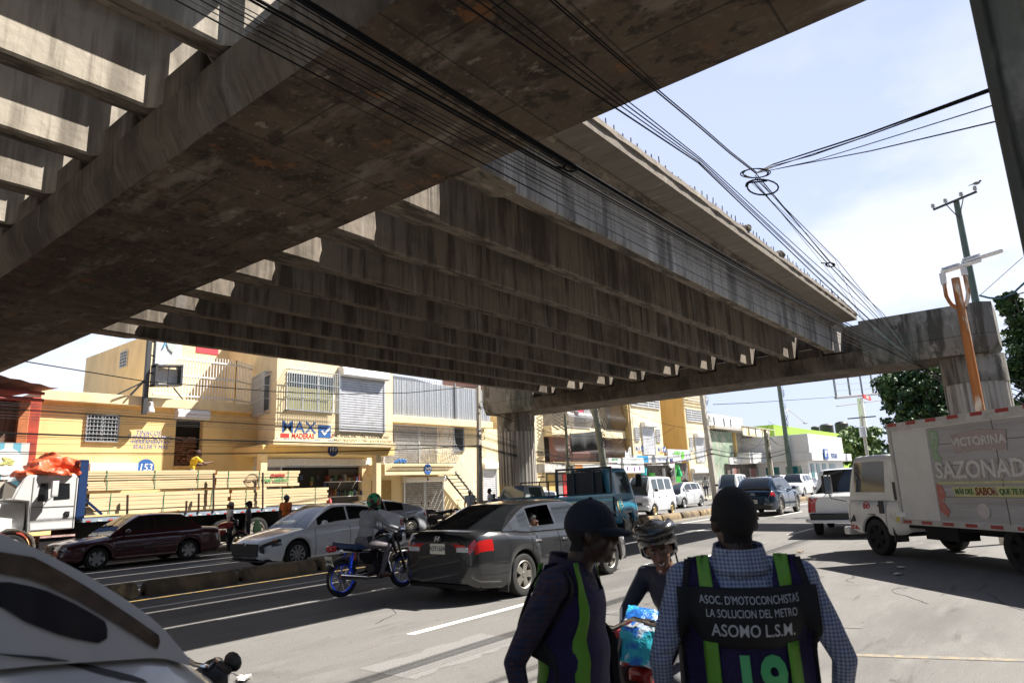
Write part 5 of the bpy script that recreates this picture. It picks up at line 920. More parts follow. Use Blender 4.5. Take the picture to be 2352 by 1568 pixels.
# white minibus, silver hatch, second minibus
def van(name,label,x,y,rz,pm,rim,light):
    S=dict(L=3.4,W=1.5,zt=[(1.7,.80),(1.66,.92),(1.5,1.06),(1.2,1.12),(-1.55,1.12),(-1.66,1.1),(-1.7,1.05)],gh=(1.55,.95,-1.45,-1.66,1.90),wh=[1.12,-1.05],wr=.28,side=[(.42,1.05),(-.42,.34),(-1.3,-.52)],doors=[(.38,1.2),(-.48,.38)],head=(1.45,.70,.95),tail=(-1.62,.75,1.0),mirror=(1.0,1.25),mm=trim,rim=rim,style=5,tum=.13,kf=.16,kr=.08,sill=.24,gw=.45,gh_=.12,gz=.62,pm=pm,hdl=trim)
    T=vehicle(name,label,'van',x,y,rz,S,pm,cglass2); trimcar(T,S,rear=False); facebox(T,'front_bumper',1.70,0,.42,(.1,1.36,.2),pm,.04); plate(T,1.76,.42,'B14',1,w=.3); return T,S
T,S=van('white_minivan','white minivan with gold wheels and a blue sun strip, driving left by the median',31.65,16.45,R(183),ppm('van white paint',(.66,.67,.70),0,.10),gold,0)
b=MB(); b.rows([[(1.13,-.52,1.68),(1.15,0,1.70),(1.13,.52,1.68)],[(1.03,-.50,1.79),(1.05,0,1.81),(1.03,.50,1.79)]]); obj('sun_strip',b,mat('sun strip blue',(.05,.22,.5),.4),T)
S=dict(L=3.9,W=1.69,zt=[(1.95,.60),(1.8,.78),(1.25,.95),(-1.6,1.02),(-1.85,1.0),(-1.95,.9)],gh=(1.55,.35,-1.35,-1.88,1.52),wh=[1.3,-1.2],wr=.29,side=[(.9,1.2),(-.12,.84),(-1.0,-.18),(-1.35,-1.05)],doors=[(-.15,.95),(-1.05,-.15)],head=(1.55,.62,.80),tail=(-1.75,.7,1.0),mirror=(.9,1.02),style=5)
T=vehicle('silver_hatchback','silver hatchback between the two white minivans','car',40.5,18.9,R(180),S,ppm('silver white paint',(.58,.60,.62),.2,.06)); trimcar(T,S)
van('white_minivan','plain white minivan facing the camera behind the silver hatchback',45.3,17.3,R(187),ppm('second van white',(.70,.70,.69),0,.06),rimd,0)
# blue-black suv
S=dict(L=4.5,W=1.87,zt=[(2.25,.70),(2.15,.88),(1.3,1.04),(.6,1.05),(-1.9,1.12),(-2.15,1.06),(-2.25,.85)],gh=(1.2,.35,-1.45,-2.1,1.66),wh=[1.38,-1.30],wr=.36,side=[(-.08,.85),(-1.05,-.15),(-1.62,-1.12)],doors=[(-.12,.95),(-1.15,-.12)],head=(1.95,.7,.85),tail=(-1.95,.86,1.0),mirror=(.75,1.13),rim=rimd,style=5,tum=.30,kr=.22,sill=.26,pz=.62)
T=vehicle('dark_blue_suv','dark blue suv driving away beyond the median blocks','suv',32.4,10.75,R(2),S,ppm('midnight blue paint',(.012,.03,.06),.3,.05,.2,1)); trimcar(T,S,txt='G4812'); text('emblem_lettering','KIA',chrome,T,.09,(-2.27,0,.94),Matrix(((0,0,-1),(-1,0,0),(0,1,0))),bold=.004); facebox(T,'rear_bumper',-2.22,0,.42,(.1,1.5,.22),trim,.04)
for s in (1,-1): facebox(T,'bumper_insert',-2.26,s*.62,.52,(.04,.32,.10),chrome); facebox(T,'roof_rail',-.4,s*.62,1.66,(1.8,.04,.04),trim)
# distant traffic
S0=dict(chrome=1,L=4.7,W=1.9,zt=[(2.35,.72),(2.25,1.0),(1.2,1.12),(-1.9,1.15),(-2.3,1.05)],gh=(1.25,.45,-1.6,-2.25,1.75),wh=[1.4,-1.35],wr=.37,side=[(-.05,.85),(-1.05,-.12),(-1.7,-1.12)],doors=[(-.1,.95),(-1.15,-.1)],head=(2.0,.82,1.0),tail=(-2.1,.85,1.05),mirror=(.8,1.2),sill=.28,gz=.78,gw=.5,gh_=.24)
T=vehicle('white_suv','white suv with a chrome barred grille facing the camera by the truck mirror','suv',55.5,16.2,R(182),dict(S0),MATS['gloss white paint']); trimcar(T,S0,rear=False)
S1=dict(S0); S1.update(L=4.4); T=vehicle('white_suv','further white suv with dark windows near the bank','suv',60.5,19.3,R(184),dict(S0),MATS['second van white']); trimcar(T,S0,rear=False)
S=dict(L=4.5,W=1.75,zt=[(2.25,.6),(2.1,.75),(1.2,.9),(-1.9,1.0),(-2.25,.9)],gh=(1.2,.3,-1.0,-1.8,1.45),wh=[1.35,-1.3],wr=.31,side=[(-.1,.8),(-1.0,-.16)],head=(1.95,.6,.75),tail=(-2.0,.7,.9),mirror=(.75,1.0))
for x,y,rz,c,lab in ((51,18.6,180,'silver white paint','pale car mostly hidden behind the second white minivan'),(66,18.4,180,'grey metallic paint','grey car far off before the bank'),(72,16.5,182,'gloss white paint','white car far off between the pole and the pickup'),(27.2,20.6,180,'silver paint','silver car parked beyond the blue truck cab')): vehicle('distant_car',lab,'car',x,y,R(rz),dict(S),MATS[c])
# old jeep pickup behind the blue truck bed
S=dict(L=4.6,W=1.68,zt=[(2.3,.85),(2.2,1.0),(.9,1.08),(.5,1.1),(-.6,1.1),(-2.2,1.1),(-2.3,1.05)],gh=(.95,.62,-.45,-.6,1.72),wh=[1.45,-1.4],wr=.36,side=[(-.3,.55)],doors=[(-.4,.75)],head=(2.1,.8,1.0),tail=(-2.25,.8,1.0),mirror=(.6,1.25),mm=trim,sill=.35,tum=.15,kf=.1,kr=.05)
T=vehicle('old_pickup','old dull green pickup parked behind the blue truck bed','pickup',23.6,18.3,R(180),S,ppm('dull green grey paint',(.26,.29,.28),0,.3,.5,.1),cglass2); b=MB()
for s in (1,-1): b.tube([(-.75,s*.78,1.05),(-.75,s*.78,1.85),(-2.2,s*.78,1.85),(-2.2,s*.78,1.05)],.03,6)
b.tube([(-.75,-.78,1.85),(-.75,.78,1.85)],.03,6); obj('bed_rack',b,dstl,T)
# pickup ahead of the box truck
S=dict(L=5.2,W=1.85,zt=[(2.6,.85),(2.5,1.02),(1.4,1.12),(.9,1.14),(-.9,1.14),(-2.5,1.14),(-2.6,1.12)],gh=(1.35,.65,-.75,-.95,1.82),wh=[1.6,-1.45],wr=.38,side=[(-.05,.9),(-.7,-.12)],doors=[(-.1,1.05),(-.8,-.1)],head=(2.3,.8,1.0),lu=.84,tail=(-2.5,.70,1.08),mirror=(.95,1.25),sill=.42,tum=.2,kf=.2,kr=.04)
T=vehicle('white_pickup','white pickup with a red tail lamp driving just ahead of the box truck','pickup',22.6,5.05,R(8),S,MATS['second van white']); facebox(T,'rear_bumper',-2.66,0,.55,(.16,1.7,.2),trim,.03); b=MB(); b.tube([(-2.62,-.9,.46),(-2.78,-.8,.44),(-2.78,.8,.44),(-2.62,.95,.46)],.045,8); obj('tow_bar',b,wstl,T)
# ---- blue flatbed truck
bluep=ppm('truck blue paint',(.015,.17,.27),0,.18,.4,.3); blued=ppm('dark truck blue',(.008,.05,.085),0,.25,.5,.2)
T=thing('blue_truck','blue flatbed truck with a dark cage behind its cab, driving away','truck',(18.0,11.95,0),0)
S=dict(L=1.75,W=1.72,zt=[(.875,.95),(.84,1.02),(.7,1.10),(-.875,1.10)],gh=(.80,.42,-.80,-.86,2.02),wh=[.05],wr=.33,side=[(-.45,.50)],doors=[(-.5,.62)],head=(.7,.55,.8),tail=(-2,0,.01),mirror=(.75,1.5),mm=trim,sill=.38,tum=.12,kf=.1,kr=.02,style='steel',rim=rimd,tm=bluep)
S['parts']=shell(T,S,bluep,cglass2,ox=1.55,oz=.0,bodyname='cab'); 
for x in (-1.35,): 
    for s in (1,-1): wheel(T,x,s*.72,.33,.33,.24,s,rimd,'steel')
b=MB(); b.bb((-2.4,-1.0,.62),(.62,1.0,.72)); b.bb((-2.2,-.4,.42),(1.2,.4,.62)); obj('chassis',b,under,T)
for s in (1,-1):
    b=MB(); b.bb((-2.38,s*.97,.74),(.58,s*1.01,1.27)); o=obj('side_board',b,bluep,T,bevel=.01); b=MB(); b.bb((-2.38,s*1.01,1.2),(.58,s*1.04,1.28)); b.bb((-2.38,s*1.01,.74),(.58,s*1.035,.80))
    for x in (-2.36,-.9,.52): b.bb((x,s*1.01,.74),(x+.07,s*1.035,1.25))
    obj('rail',b,blued,o,smooth=0)
    if s==-1:
        b=MB(); b.prism([(-2.1,1.12),(-.4,1.12),(0.3,1.03),(-.3,1.06),(-2.1,1.07)],'y',-1.016,-1.011); b.prism([(-1.6,.98),(-.2,.98),(.4,.92),(-.2,.94),(-1.6,.95)],'y',-1.016,-1.011); obj('side_stripe',b,mat('stripe beige',(.5,.42,.25),.5),o,smooth=0); text('side_lettering','DELTA',mat('stripe teal',(.05,.35,.4),.5),o,.06,(-1.2,-1.018,1.02),FRONT)
b=MB(); b.bb((-2.42,-.98,.74),(-2.38,.98,1.28)); o=obj('tailgate',b,bluep,T,bevel=.01); b=MB()
for k in range(9): b.bb((-2.432,-.95+k*.215,1.15),(-2.421,-.95+(k+1)*.215,1.25),m=k%2)
obj('reflector_band',b,[MATS['sign red'],wht],o,smooth=0); text('tailgate_lettering','DAIHATSU',mat('dark red letter',(.2,.03,.03),.6),o,.2,(-2.424,0,.98),Matrix(((0,0,-1),(-1,0,0),(0,1,0))),bold=.01,xs=1.1)
b=MB()
for y in (-.98,.98): b.box((.50,y,1.38),(.06,.06,1.3))
b.box((.50,0,2.03),(.06,2.02,.06)); b.box((.50,0,1.28),(.05,1.96,.06))
for y in (-.35,.35): b.box((.50,y,1.65),(.04,.05,.72))
obj('headboard',b,blued,T,smooth=0); b=MB(); b.bb((.53,-.62,1.30),(.56,.62,1.92)); obj('cab_rear_panel',b,mat('dark blue rear panel',(.008,.022,.04),.5,nz=(3,.4)),T)
b=MB()
for k,c in enumerate(range(3)): b.rows([[(1.05+.10*k+.7*t*t*.6-.1,-.866,1.06-.62*t+.035*k),(1.05+.10*k+.7*t*t*.6-.02,-.866,1.06-.62*t+.075*k)] for t in [i/8 for i in range(9)]],m=k)
obj('cab_stripe',b,[MATS['stripe beige'],MATS['stripe teal'],mat('stripe grey',(.3,.32,.3),.5)],T); T.scale=(1.05,1.05,1.07); text('cab_lettering','DAIHATSU',wht,T,.07,(1.55,-.872,.72),FRONT,bold=.003)
b=MB(); b.box((2.2,-.98,1.62),(.05,.2,.36)); b.tube([(2.3,-.85,1.5),(2.2,-.95,1.5)],.015,5); obj('mirror',b,trim,T,bevel=.02)
# ---- box truck crossing at the right
hd=Vector((.69,.724)).normalized(); fw=Vector((16.3,3.40)); T=thing('box_truck','dirty white box truck with worn printed advert crossing at the right','truck',(15.09,.80,0),heading(hd)); wt=mat('dirty truck white',(.68,.67,.65),.45,nz=(1.5,.14),col2=(.40,.37,.33),th=(.60,.8),coat=.2)
# local: +x forward, left side +y faces the camera
S=dict(L=2.0,W=1.9,zt=[(1.0,.98),(.97,1.08),(.87,1.12),(-1.0,1.12)],gh=(.96,.62,-.92,-.99,2.04),wh=[-.05],wr=.37,side=[(-.40,.64)],doors=[(-.47,.80)],head=(.82,.55,.78),tail=(-2,0,.01),sill=.42,tum=.10,kf=.12,kr=.02,style=6,rim=under,tm=wt,hdl=trim)
CX=2.47; S['parts']=shell(T,S,wt,mat('clear truck glass',(.03,.034,.038),.08,spec=.9),ox=CX,oz=.0,bodyname='cab')
for s in (1,-1):
    for d in (0,.26): wheel(T,-1.15,s*(.86-d),.40,.40,.24,s,under,6)
b=MB(); b.bb((-3.2,-.42,.5),(3.0,-.3,.62)); b.bb((-3.2,.3,.5),(3.0,.42,.62)); b.bb((-.2,-.9,.45),(.6,-.5,.85)); b.bb((.2,.5,.42),(1.0,.92,.85)); b.tube([(-1.15,-.8,.4),(-1.15,.8,.4)],.1); b.bb((-3.2,-.9,.60),(1.45,.9,.68)); obj('chassis',b,under,T)
b=MB(); b.bb((-4.1,-1.06,.92),(1.40,1.06,2.92)); BX=obj('cargo_box',b,wt,T,bevel=.02); BX.scale=(1,1,.95); BX.location=(0,0,-.174)
b=MB()
for z0,z1,d in ((2.78,2.94,.03),(.90,1.0,.03)): b.bb((-4.12,1.06,z0),(1.42,1.06+d,z1))
b.bb((1.34,1.06,1.0),(1.42,1.085,2.78))
obj('edge_rail',b,mat('rail grey white',(.5,.48,.45),.5,nz=(3,.25)),BX,smooth=0)
for k in range(11):
    for z0,z1 in ((2.87,2.935),(.925,.985)): x=1.36-k*.52; b=MB(); b.bb((x-.25,1.091,z0),(x,1.096,z1)); obj('reflector',b,mat('reflector red',(.33,.03,.03),.5,col2=(.45,.42,.38),nz=(12,.1),th=(.60,.68)),BX,smooth=0)
b=MB()
for z in (1.45,2.02,2.42): b.bb((-4.1,1.062,z),(.35,1.066,z+.012))
for x in (-1.1,-2.3,-3.4): b.bb((x,1.062,1.0),(x+.012,1.067,2.78))
obj('plank_seam',b,mat('seam brown',(.16,.13,.1),.8),BX,smooth=0); b=MB(); b.bb((-4.09,1.055,1.01),(.37,1.061,2.76)); obj('printed_wrap',b,layered('faded printed wrap',(.40,.385,.385),[((.30,.28,.27),(.5,1,6),1.2,.45,.7,.7),((.52,.51,.5),(.8,1,9),1.2,.55,.7,.6),((.16,.13,.11),(1.2,1,14),1.3,.66,.72,.7)],rough=.5,bump=None),BX,smooth=0); b=MB(); b.bb((.38,1.064,1.01),(1.30,1.072,2.74)); obj('blank_panel',b,mat('blank panel white',(.62,.61,.59),.45,nz=(2,.08)),BX,smooth=0)
SIDE=Matrix(((-1,0,0),(0,0,1),(0,1,0)))   # reads toward the rear, faces +y
fad=lambda n,c:mat(n,c,.6,nz=(7,.15),col2=(.5,.48,.46),th=(.56,.72))
b=MB(); b.prism([(-.18,2.58),(-.75,2.63),(-1.35,2.58),(-1.30,2.24),(-.75,2.28),(-.24,2.24)],'y',1.068,1.076); o=obj('brand_plaque',b,fad('faded mauve',(.38,.30,.28)),BX,smooth=0); text('plaque_lettering','VICTORINA',fad('faded white',(.6,.58,.56)),o,.15,(-.76,1.079,2.43),SIDE,bold=.004)
b=MB(); b.bb((-4.1,1.068,1.69),(.3,1.072,1.73)); b.prism([(-.06,1.46),(-4.1,1.46),(-4.1,1.64),(-.02,1.64)],'y',1.068,1.073); obj('yellow_band',b,fad('faded yellow print',(.52,.50,.24)),BX,smooth=0)
o=text('title_lettering','SAZONADOR COMPLETO',fad('faded title white',(.60,.58,.56)),BX,.30,(.30,1.078,1.93),SIDE,align='LEFT',bold=.008,xs=.92,ext=.001); text('title_shadow','SAZONADOR COMPLETO',fad('faded brown shadow',(.40,.36,.32)),BX,.31,(.29,1.071,1.915),SIDE,align='LEFT',bold=.018,xs=.915,ext=.002)
for s_,x,c,h in (('MÁS DEL',.0,(.07,.16,.05),.10),('SABOR',-.44,(.24,.04,.03),.14),('QUE TE FASCINA',-.93,(.07,.16,.05),.10)): text('slogan_lettering',s_,fad('print '+s_,c),BX,h*.92,(x-.08,1.079,1.55),SIDE,align='LEFT',bold=.003,xs=.78)
b=MB(); b.prism([(.33,2.72),(.12,2.7),(.1,2.5),(.2,2.3),(.1,2.15),(.24,2.05),(.33,2.2)],'y',1.066,1.0705); obj('leaf_print',b,fad('faded leaf green',(.27,.38,.24)),BX,smooth=0); b=MB(); b.prism([(.36,1.7),(.22,1.66),(.16,1.5),(.24,1.35),(.12,1.2),(.2,1.08),(.36,1.2)],'y',1.066,1.0705); obj('tomato_print',b,fad('faded tomato red',(.45,.15,.12)),BX,smooth=0)
b=MB(); b.lathe([(.0,1.070),(.13,1.070),(.13,1.075),(.0,1.075)],(-.62,0,1.22),'y',24); o=obj('round_print',b,fad('faded pale print',(.55,.5,.48)),BX); 
text('door_emblem','DC',mat('emblem red',(.45,.03,.03),.5),T,.09,(CX+.12,.957,.98),SIDE,bold=.008); b=MB(); b.tube([(CX+.12+.10*math.cos(t*.3),.952,.98+.10*math.sin(t*.3)) for t in range(21)],.010,5,closed=True); obj('emblem_ring',b,MATS['emblem red'],T); text('door_script','Distribuidora Corripio',blk,T,.035,(CX+.08,.957,.83),SIDE,shear=.3); text('unit_number','DC-0180',MATS['emblem red'],T,.09,(CX+.60,.935,.53),SIDE,bold=.004,xs=.75)
b=MB(); b.prism([(CX+.55,.66),(CX+.75,.64),(CX+.60,.80)],'y',.945,.958); obj('corner_vent',b,trim,T); facebox(T,'door_grip',CX-.36,.962,.98,(.15,.02,.26),trim,.03); facebox(T,'side_vent',CX-.78,.90,1.30,(.12,.02,.36),trim,.03); facebox(T,'marker_plate',CX-.80,.955,.80,(.08,.02,.2),mat('marker yellow',(.6,.5,.05),.5)); facebox(T,'mud_guard',CX-.62,.8,.55,(.06,.3,.5),trim,.02)
b=MB(); b.box((CX+1.14,1.15,1.46),(.10,.22,.42)); o=obj('mirror',b,trim,T,bevel=.04); b=MB(); b.tube([(CX+.9,.88,1.08),(CX+1.12,1.1,1.15),(CX+1.14,1.15,1.3)],.015,6); b.tube([(CX+.9,.88,1.75),(CX+1.14,1.15,1.66)],.015,6); obj('mirror_arm',b,trim,o); b=MB(); b.box((CX+1.085,1.15,1.46),(.012,.18,.36)); obj('mirror_glass',b,chrome,o)
b=MB(); b.bb((CX+.86,-.92,.36),(CX+1.08,.92,.52)); obj('bumper',b,wt,T,bevel=.03); facebox(T,'box_lamp',1.38,1.07,.86,(.3,.04,.1),wht)
# ---- lumber truck parked at the far kerb
YL=23.4; lw=mat('truck cab white',(.66,.66,.66),.35,nz=(2,.1),coat=.3); nvy=mat('navy headboard',(.01,.035,.12),.45,nz=(3,.2)); T=thing('lumber_truck','long white lumber truck with a blue headboard parked in front of the yellow shop','truck',(8.0,YL+1.15,0))
w_=lambda zx,zy:aty(Z6(zx,zy),YL); cab0,cab1=w_(150,300).x,w_(520,300).x
b=MB(); b.rows([[(x,y,z) for x,z in ((w_(85,352).x,1.92),(w_(165,200).x,2.50),(w_(185,188).x,2.60),(cab1-.1,2.62),(cab1,2.50),(cab1,1.02),(w_(205,500).x,.98),(w_(190,380).x,1.86))] for y in (YL,YL+.02,YL+2.0,YL+2.02)],closed=True,caps=True); obj('cab',b,lw,T,world=True,bevel=.04)
b=MB(); xa,xb=w_(95,345).x,w_(158,215).x; b.rows([[(xa-.02,YL+.15,1.96),(xa-.02,YL+1.87,1.96)],[(xb-.03,YL+.2,2.47),(xb-.03,YL+1.82,2.47)]]); obj('windshield',b,cglass2,T,world=True)
for (a,c),nm in (((250,325),'vent_window'),((362,470),'side_window')):
    p0,p1,p2,p3=w_(a+ (0 if a>300 else 0),345 if a<300 else 333),w_(c,340 if a<300 else 325),w_(c,222),w_(a+ (25 if a<300 else 8),222); b=MB(); b.rows([[p0,p1],[p3,p2]]); b.rows([[q+Vector((0,-.012,0)) for q in r_] for r_ in ([p0,p1],[p3,p2])]); o=obj(nm,b,cglass,T,world=True,smooth=0)
p0,p1=w_(210,380),w_(490,525); b=MB(); 
for z in (p0.z-.02,p1.z+.02): b.bb((p0.x,YL-.012,z-.012),(p1.x,YL,z+.012))
for x in (p0.x,p1.x): b.bb((x-.012,YL-.012,p1.z),(x+.012,YL,2.55))
obj('door_line',b,mat('seam grey',(.25,.25,.25),.6),T,world=True,smooth=0); p_=w_(450,428); b=MB(); b.box((p_.x,YL-.02,p_.z),(.13,.03,.16)); obj('door_handle',b,trim,T,world=True,bevel=.01)
b=MB(); p_=w_(348,262); b.box((p_.x,YL-.25,p_.z),(.16,.12,.46)); b.tube([(p_.x-.1,YL,p_.z-.35),(p_.x,YL-.25,p_.z-.2)],.015,6); obj('mirror',b,lw,T,world=True,bevel=.04)
b=MB(); xh0,xh1=w_(-160,360).x,w_(190,380).x; b.rows([[(x,y,z) for y,z in ((YL+.25,1.0),(YL+.22,1.55),(YL+.3,1.82*k),(YL+1.0,1.90*k),(YL+1.7,1.82*k),(YL+1.8,1.55),(YL+1.77,1.0))] for x,k in ((xh1,1.0),(xh1-.6,.995),(xh0+.2,.93),(xh0,.88))],caps=True); obj('hood',b,lw,T,world=True)
b=MB(); c_=w_(130,600); rr=[]
for i in range(13): a=math.pi*(.02+.96*i/12); rr.append([(c_.x-.2+.62*math.cos(a),YL+dy,.50+.62*math.sin(a)) for dy in (.02,.0,.5)])
b.rows(rr); o=obj('fender',b,lw,T,world=True); o.modifiers.new('t','SOLIDIFY').thickness=.05
wheel(T,c_.x-.2-T.location.x,YL+.2-T.location.y,.50,.50,.28,-1,rimd,'steel')
b=MB(); b.bb((xh0,YL+.1,.45),(xh0+.2,YL+1.95,.85)); obj('bumper',b,chrome,T,world=True,bevel=.03)
b=MB(); b.bb((w_(265,580).x,YL-.05,.78),(w_(500,580).x,YL+.6,.86)); b.bb((w_(265,600).x,YL-.02,.40),(w_(500,600).x,YL+.5,.77)); b.bb((w_(265,640).x,YL-.05,.33),(w_(500,640).x,YL+.4,.38)); obj('step_tank',b,mat('black tank steel',(.02,.02,.022),.4),T,world=True); b=MB(); b.bb((w_(265,572).x,YL-.07,.80),(w_(500,572).x,YL-.052,.855)); obj('step_band',b,mat('reflective band',(.55,.35,.33),.5,nz=(9,.5)),T,world=True)
xb0,xb1=w_(555,470).x,w_(1850,395).x+4.2; zb=aty(Z6(700,455),YL).z
b=MB(); b.bb((xb0,YL-.02,zb-.10),(xb1,YL+2.3,zb+.02)); obj('flatbed',b,mat('pale bed rail',(.30,.36,.44),.5,nz=(3,.3)),T,world=True); b=MB()
for k in range(34): x=xb0+.1+k*(xb1-xb0)/34; b.bb((x,YL-.035,zb-.09),(x+.12,YL-.025,zb-.05),m=k%2)
obj('reflective_tape',b,[MATS['sign red'],wht],T,world=True,smooth=0)
b=MB(); b.bb((xb0,YL+.5,.55),(xb1-.2,YL+.7,zb-.1)); b.bb((xb0,YL+1.6,.55),(xb1-.2,YL+1.8,zb-.1)); b.bb((cab1,YL+.2,.5),(xb0,YL+1.9,1.1)); b.bb((xb0+.5,YL+.3,.35),(xb1-2.5,YL+2,.6)); obj('chassis',b,under,T,world=True)
for x in (w_(1735,500).x-.0,w_(1735,500).x-1.25): wheel(T,x-T.location.x,YL+.2-T.location.y,.50,.50,.3,-1,mat('dusty wheel',(.25,.23,.2),.8),'steel')
b=MB(); b.bb((w_(545,100).x,YL,zb),(w_(600,100).x,YL+.06,zb+1.75)); b.bb((w_(548,100).x+.0,YL+2.2,zb),(w_(600,100).x,YL+2.26,zb+1.75)); b.bb((w_(550,100).x,YL+.06,zb),(w_(595,100).x-.05,YL+2.2,zb+1.15)); b.bb((w_(545,70).x,YL,zb+1.7),(w_(600,70).x,YL+2.26,zb+1.78)); b.tube([w_(575,330)+Vector((0,.05,0)),w_(690,430)+Vector((0,.05,0))],.05,4); obj('headboard',b,nvy,T,world=True,smooth=0)
for zx in (853,1250,1333,1433,1765):
    zt_={853:300,1250:340,1333:290,1433:155,1765:150}[zx]; p0,p1=w_(zx+2,405 if zx>1000 else 430),w_(zx,zt_); b=MB(); b.tube([(p0.x,YL-.03,zb),(p1.x+.02,YL-.03,p1.z)],.035,6); obj('stake',b,mat('stake brown steel',(.06,.035,.03),.6),T,world=True)
# lumber bundles
timb=mat('fresh pine lumber',(.75,.58,.35),.7,nz=(2,.10),col2=(.60,.42,.22),th=(.48,.72),stretch=(.35,3,13)); timd=mat('cut end grain',(.55,.30,.12),.8,nz=(9,.3)); gap=mat('lumber gap shadow',(.10,.06,.03),.9)
def bundle(label,x0,x1,z0,z1,y0=None,wd=1.15,rows=5,left_end=False):
    y0=YL+.12 if y0 is None else y0; L_=thing('lumber_bundle',label,'lumber',((x0+x1)/2,y0+wd/2,z0)); b=MB(); n=rows; h=(z1-z0)/n
    for k in range(n):
        for q in range(8): j=rnd.uniform(-.05,.05); jy=rnd.uniform(-.014,.014); b.bb((x0+j,y0+wd*q/8+jy+.003,z0+h*k+.006),(x1+rnd.uniform(-.06,.06),y0+wd*(q+1)/8-.006+jy,z0+h*(k+1)-.004))
    o=obj('boards',b,[timb,timd],L_,world=True,smooth=0)
    for p in o.data.polygons:
        if abs(p.normal.x)>.8: p.material_index=1
    for t in (.14,.5,.86):
        x=x0+(x1-x0)*t; b=MB(); 
        for zz in (z1+.006,): b.bb((x-.012,y0-.01,zz-.004),(x+.012,y0+wd+.01,zz))
        b.bb((x-.012,y0-.016,z0),(x+.012,y0-.010,z1)); obj('strap',b,mat('green strap',(.05,.22,.12),.6),L_,world=True,smooth=0)
    return L_
X=lambda zx,zy:w_(zx,zy); Q=lambda zx,zy:aty(Z7(zx,zy),YL+.12)
zA,zB,zC,zD=zb+.09,X(600,292).z,X(600,278).z+.02,X(600,210).z; zT=X(600,137).z
bundle('long lower bundle of pale boards behind the blue headboard',X(585,400).x+.05,X(1552,330).x,zA,zB); bundle('middle bundle of pale boards on the front half of the load',X(597,240).x,X(1450,240).x,zC,zD,rows=4); bundle('topmost bundle of pale boards on the front half of the load',X(597,150).x,X(1455,150).x,zD+.03,zT,rows=4)
bundle('lower rear bundle of pale boards reaching past the stakes',X(1568,330).x,Q(730,250).x,zA,Q(600,178).z,rows=6); bundle('low inner bundle of boards on the bed beneath the man in yellow',X(900,400).x,X(1900,330).x,zA,1.80,y0=YL+1.30,wd=.9,rows=3); B2=bundle('upper rear bundle with sprayed red and green writing',X(1465,200).x,Q(525,100).x,Q(300,173).z+.02,Q(300,57).z,rows=5)
text('stencil','Ven vidrio',mat('green spray',(.03,.30,.10),.7),B2,.18,(Q(352,120).x,YL+.10,Q(352,122).z),FRONT,world=True,shear=.2,bold=.004); text('stencil','CUADRO',mat('red spray',(.5,.05,.04),.7),B2,.10,(Q(375,88).x,YL+.10,Q(375,90).z),FRONT,world=True,bold=.006); text('stencil','Wood Fiber',mat('dark stencil',(.10,.06,.04),.7),B2,.08,(Q(190,123).x,YL+.10,Q(190,122).z),FRONT,world=True,bold=.003); b=MB(); c_=Vector((Q(195,120).x,YL+.10,Q(195,120).z)); b.tube([c_+Vector((.27*math.cos(t*.3),0,.22*math.sin(t*.3))) for t in range(21)],.008,4,closed=True); obj('stencil_ring',b,MATS['dark stencil'],B2,world=True)
# orange tarpaulin heaped on the cab roof
import mathutils
b=MB()
for zx,zy,rx,rz_,dy in ((330,130,.42,.34,.7),(420,105,.50,.46,1.0),(490,125,.42,.42,.8),(300,165,.45,.22,.5),(240,178,.40,.10,.6),(555,165,.22,.2,.6),(390,165,.6,.25,.45),(430,120,.5,.4,1.4)):
    q=w_(zx,zy); b.ell((q.x,YL+dy,max(q.z-.06,2.62)),(rx,.62,rz_),20,12)
me0=bpy.data.meshes.new('t'); me0.from_pydata(b.v,[],b.f); o0=bpy.data.objects.new('t',me0); COL.objects.link(o0); md=o0.modifiers.new('r','REMESH'); md.mode='VOXEL'; md.voxel_size=.04
me=bpy.data.meshes.new_from_object(o0.evaluated_get(bpy.context.evaluated_depsgraph_get())); bpy.data.objects.remove(o0); nn=[v.normal.copy() for v in me.vertices]
for v,n_ in zip(me.vertices,nn):
    p=v.co; f=abs(mathutils.noise.noise((p.x*1.9+p.z,p.y*1.5,p.z*2.2)))*.42-abs(mathutils.noise.noise((p.x*3.6+4,p.y*3,p.z*4.2+p.x)))*.15
    v.co=p-n_*(f-.05); v.co.z=max(v.co.z,2.585)
me.materials.clear(); me.materials.append(mat('orange tarpaulin',(.60,.095,.03),.5,nz=(3,.25),bump=(9,.5))); me.shade_smooth(); me.set_sharp_from_angle(angle=R(50)); o=bpy.data.objects.new('tarpaulin',me); COL.objects.link(o); tag(o,'crumpled orange tarpaulin heaped on the lumber truck cab roof','tarpaulin')
# ---- white car passing close at the lower left
S=dict(L=4.2,W=1.5,zt=[(2.1,1.0),(2.0,1.15),(1.9,1.25),(1.76,1.35),(1.4,1.41),(.6,1.43),(-1.9,1.40),(-2.1,1.2)],gh=(1.80,1.08,-1.7,-2.0,1.80),wh=[1.35,-1.3],wr=.34,side=[(-.7,.62)],doors=[],head=(1.80,.95,1.1),tail=(-1.9,.9,1.2),tum=.16,kf=.24,rim=rimm,sill=.3)
wcar=mat('near car white paint',(.50,.49,.48),.2,coat=.8); T=vehicle('white_car','white car with a tinted quarter window passing close at the lower left','car',-.94,2.30,R(2),S,wcar,cglass2)

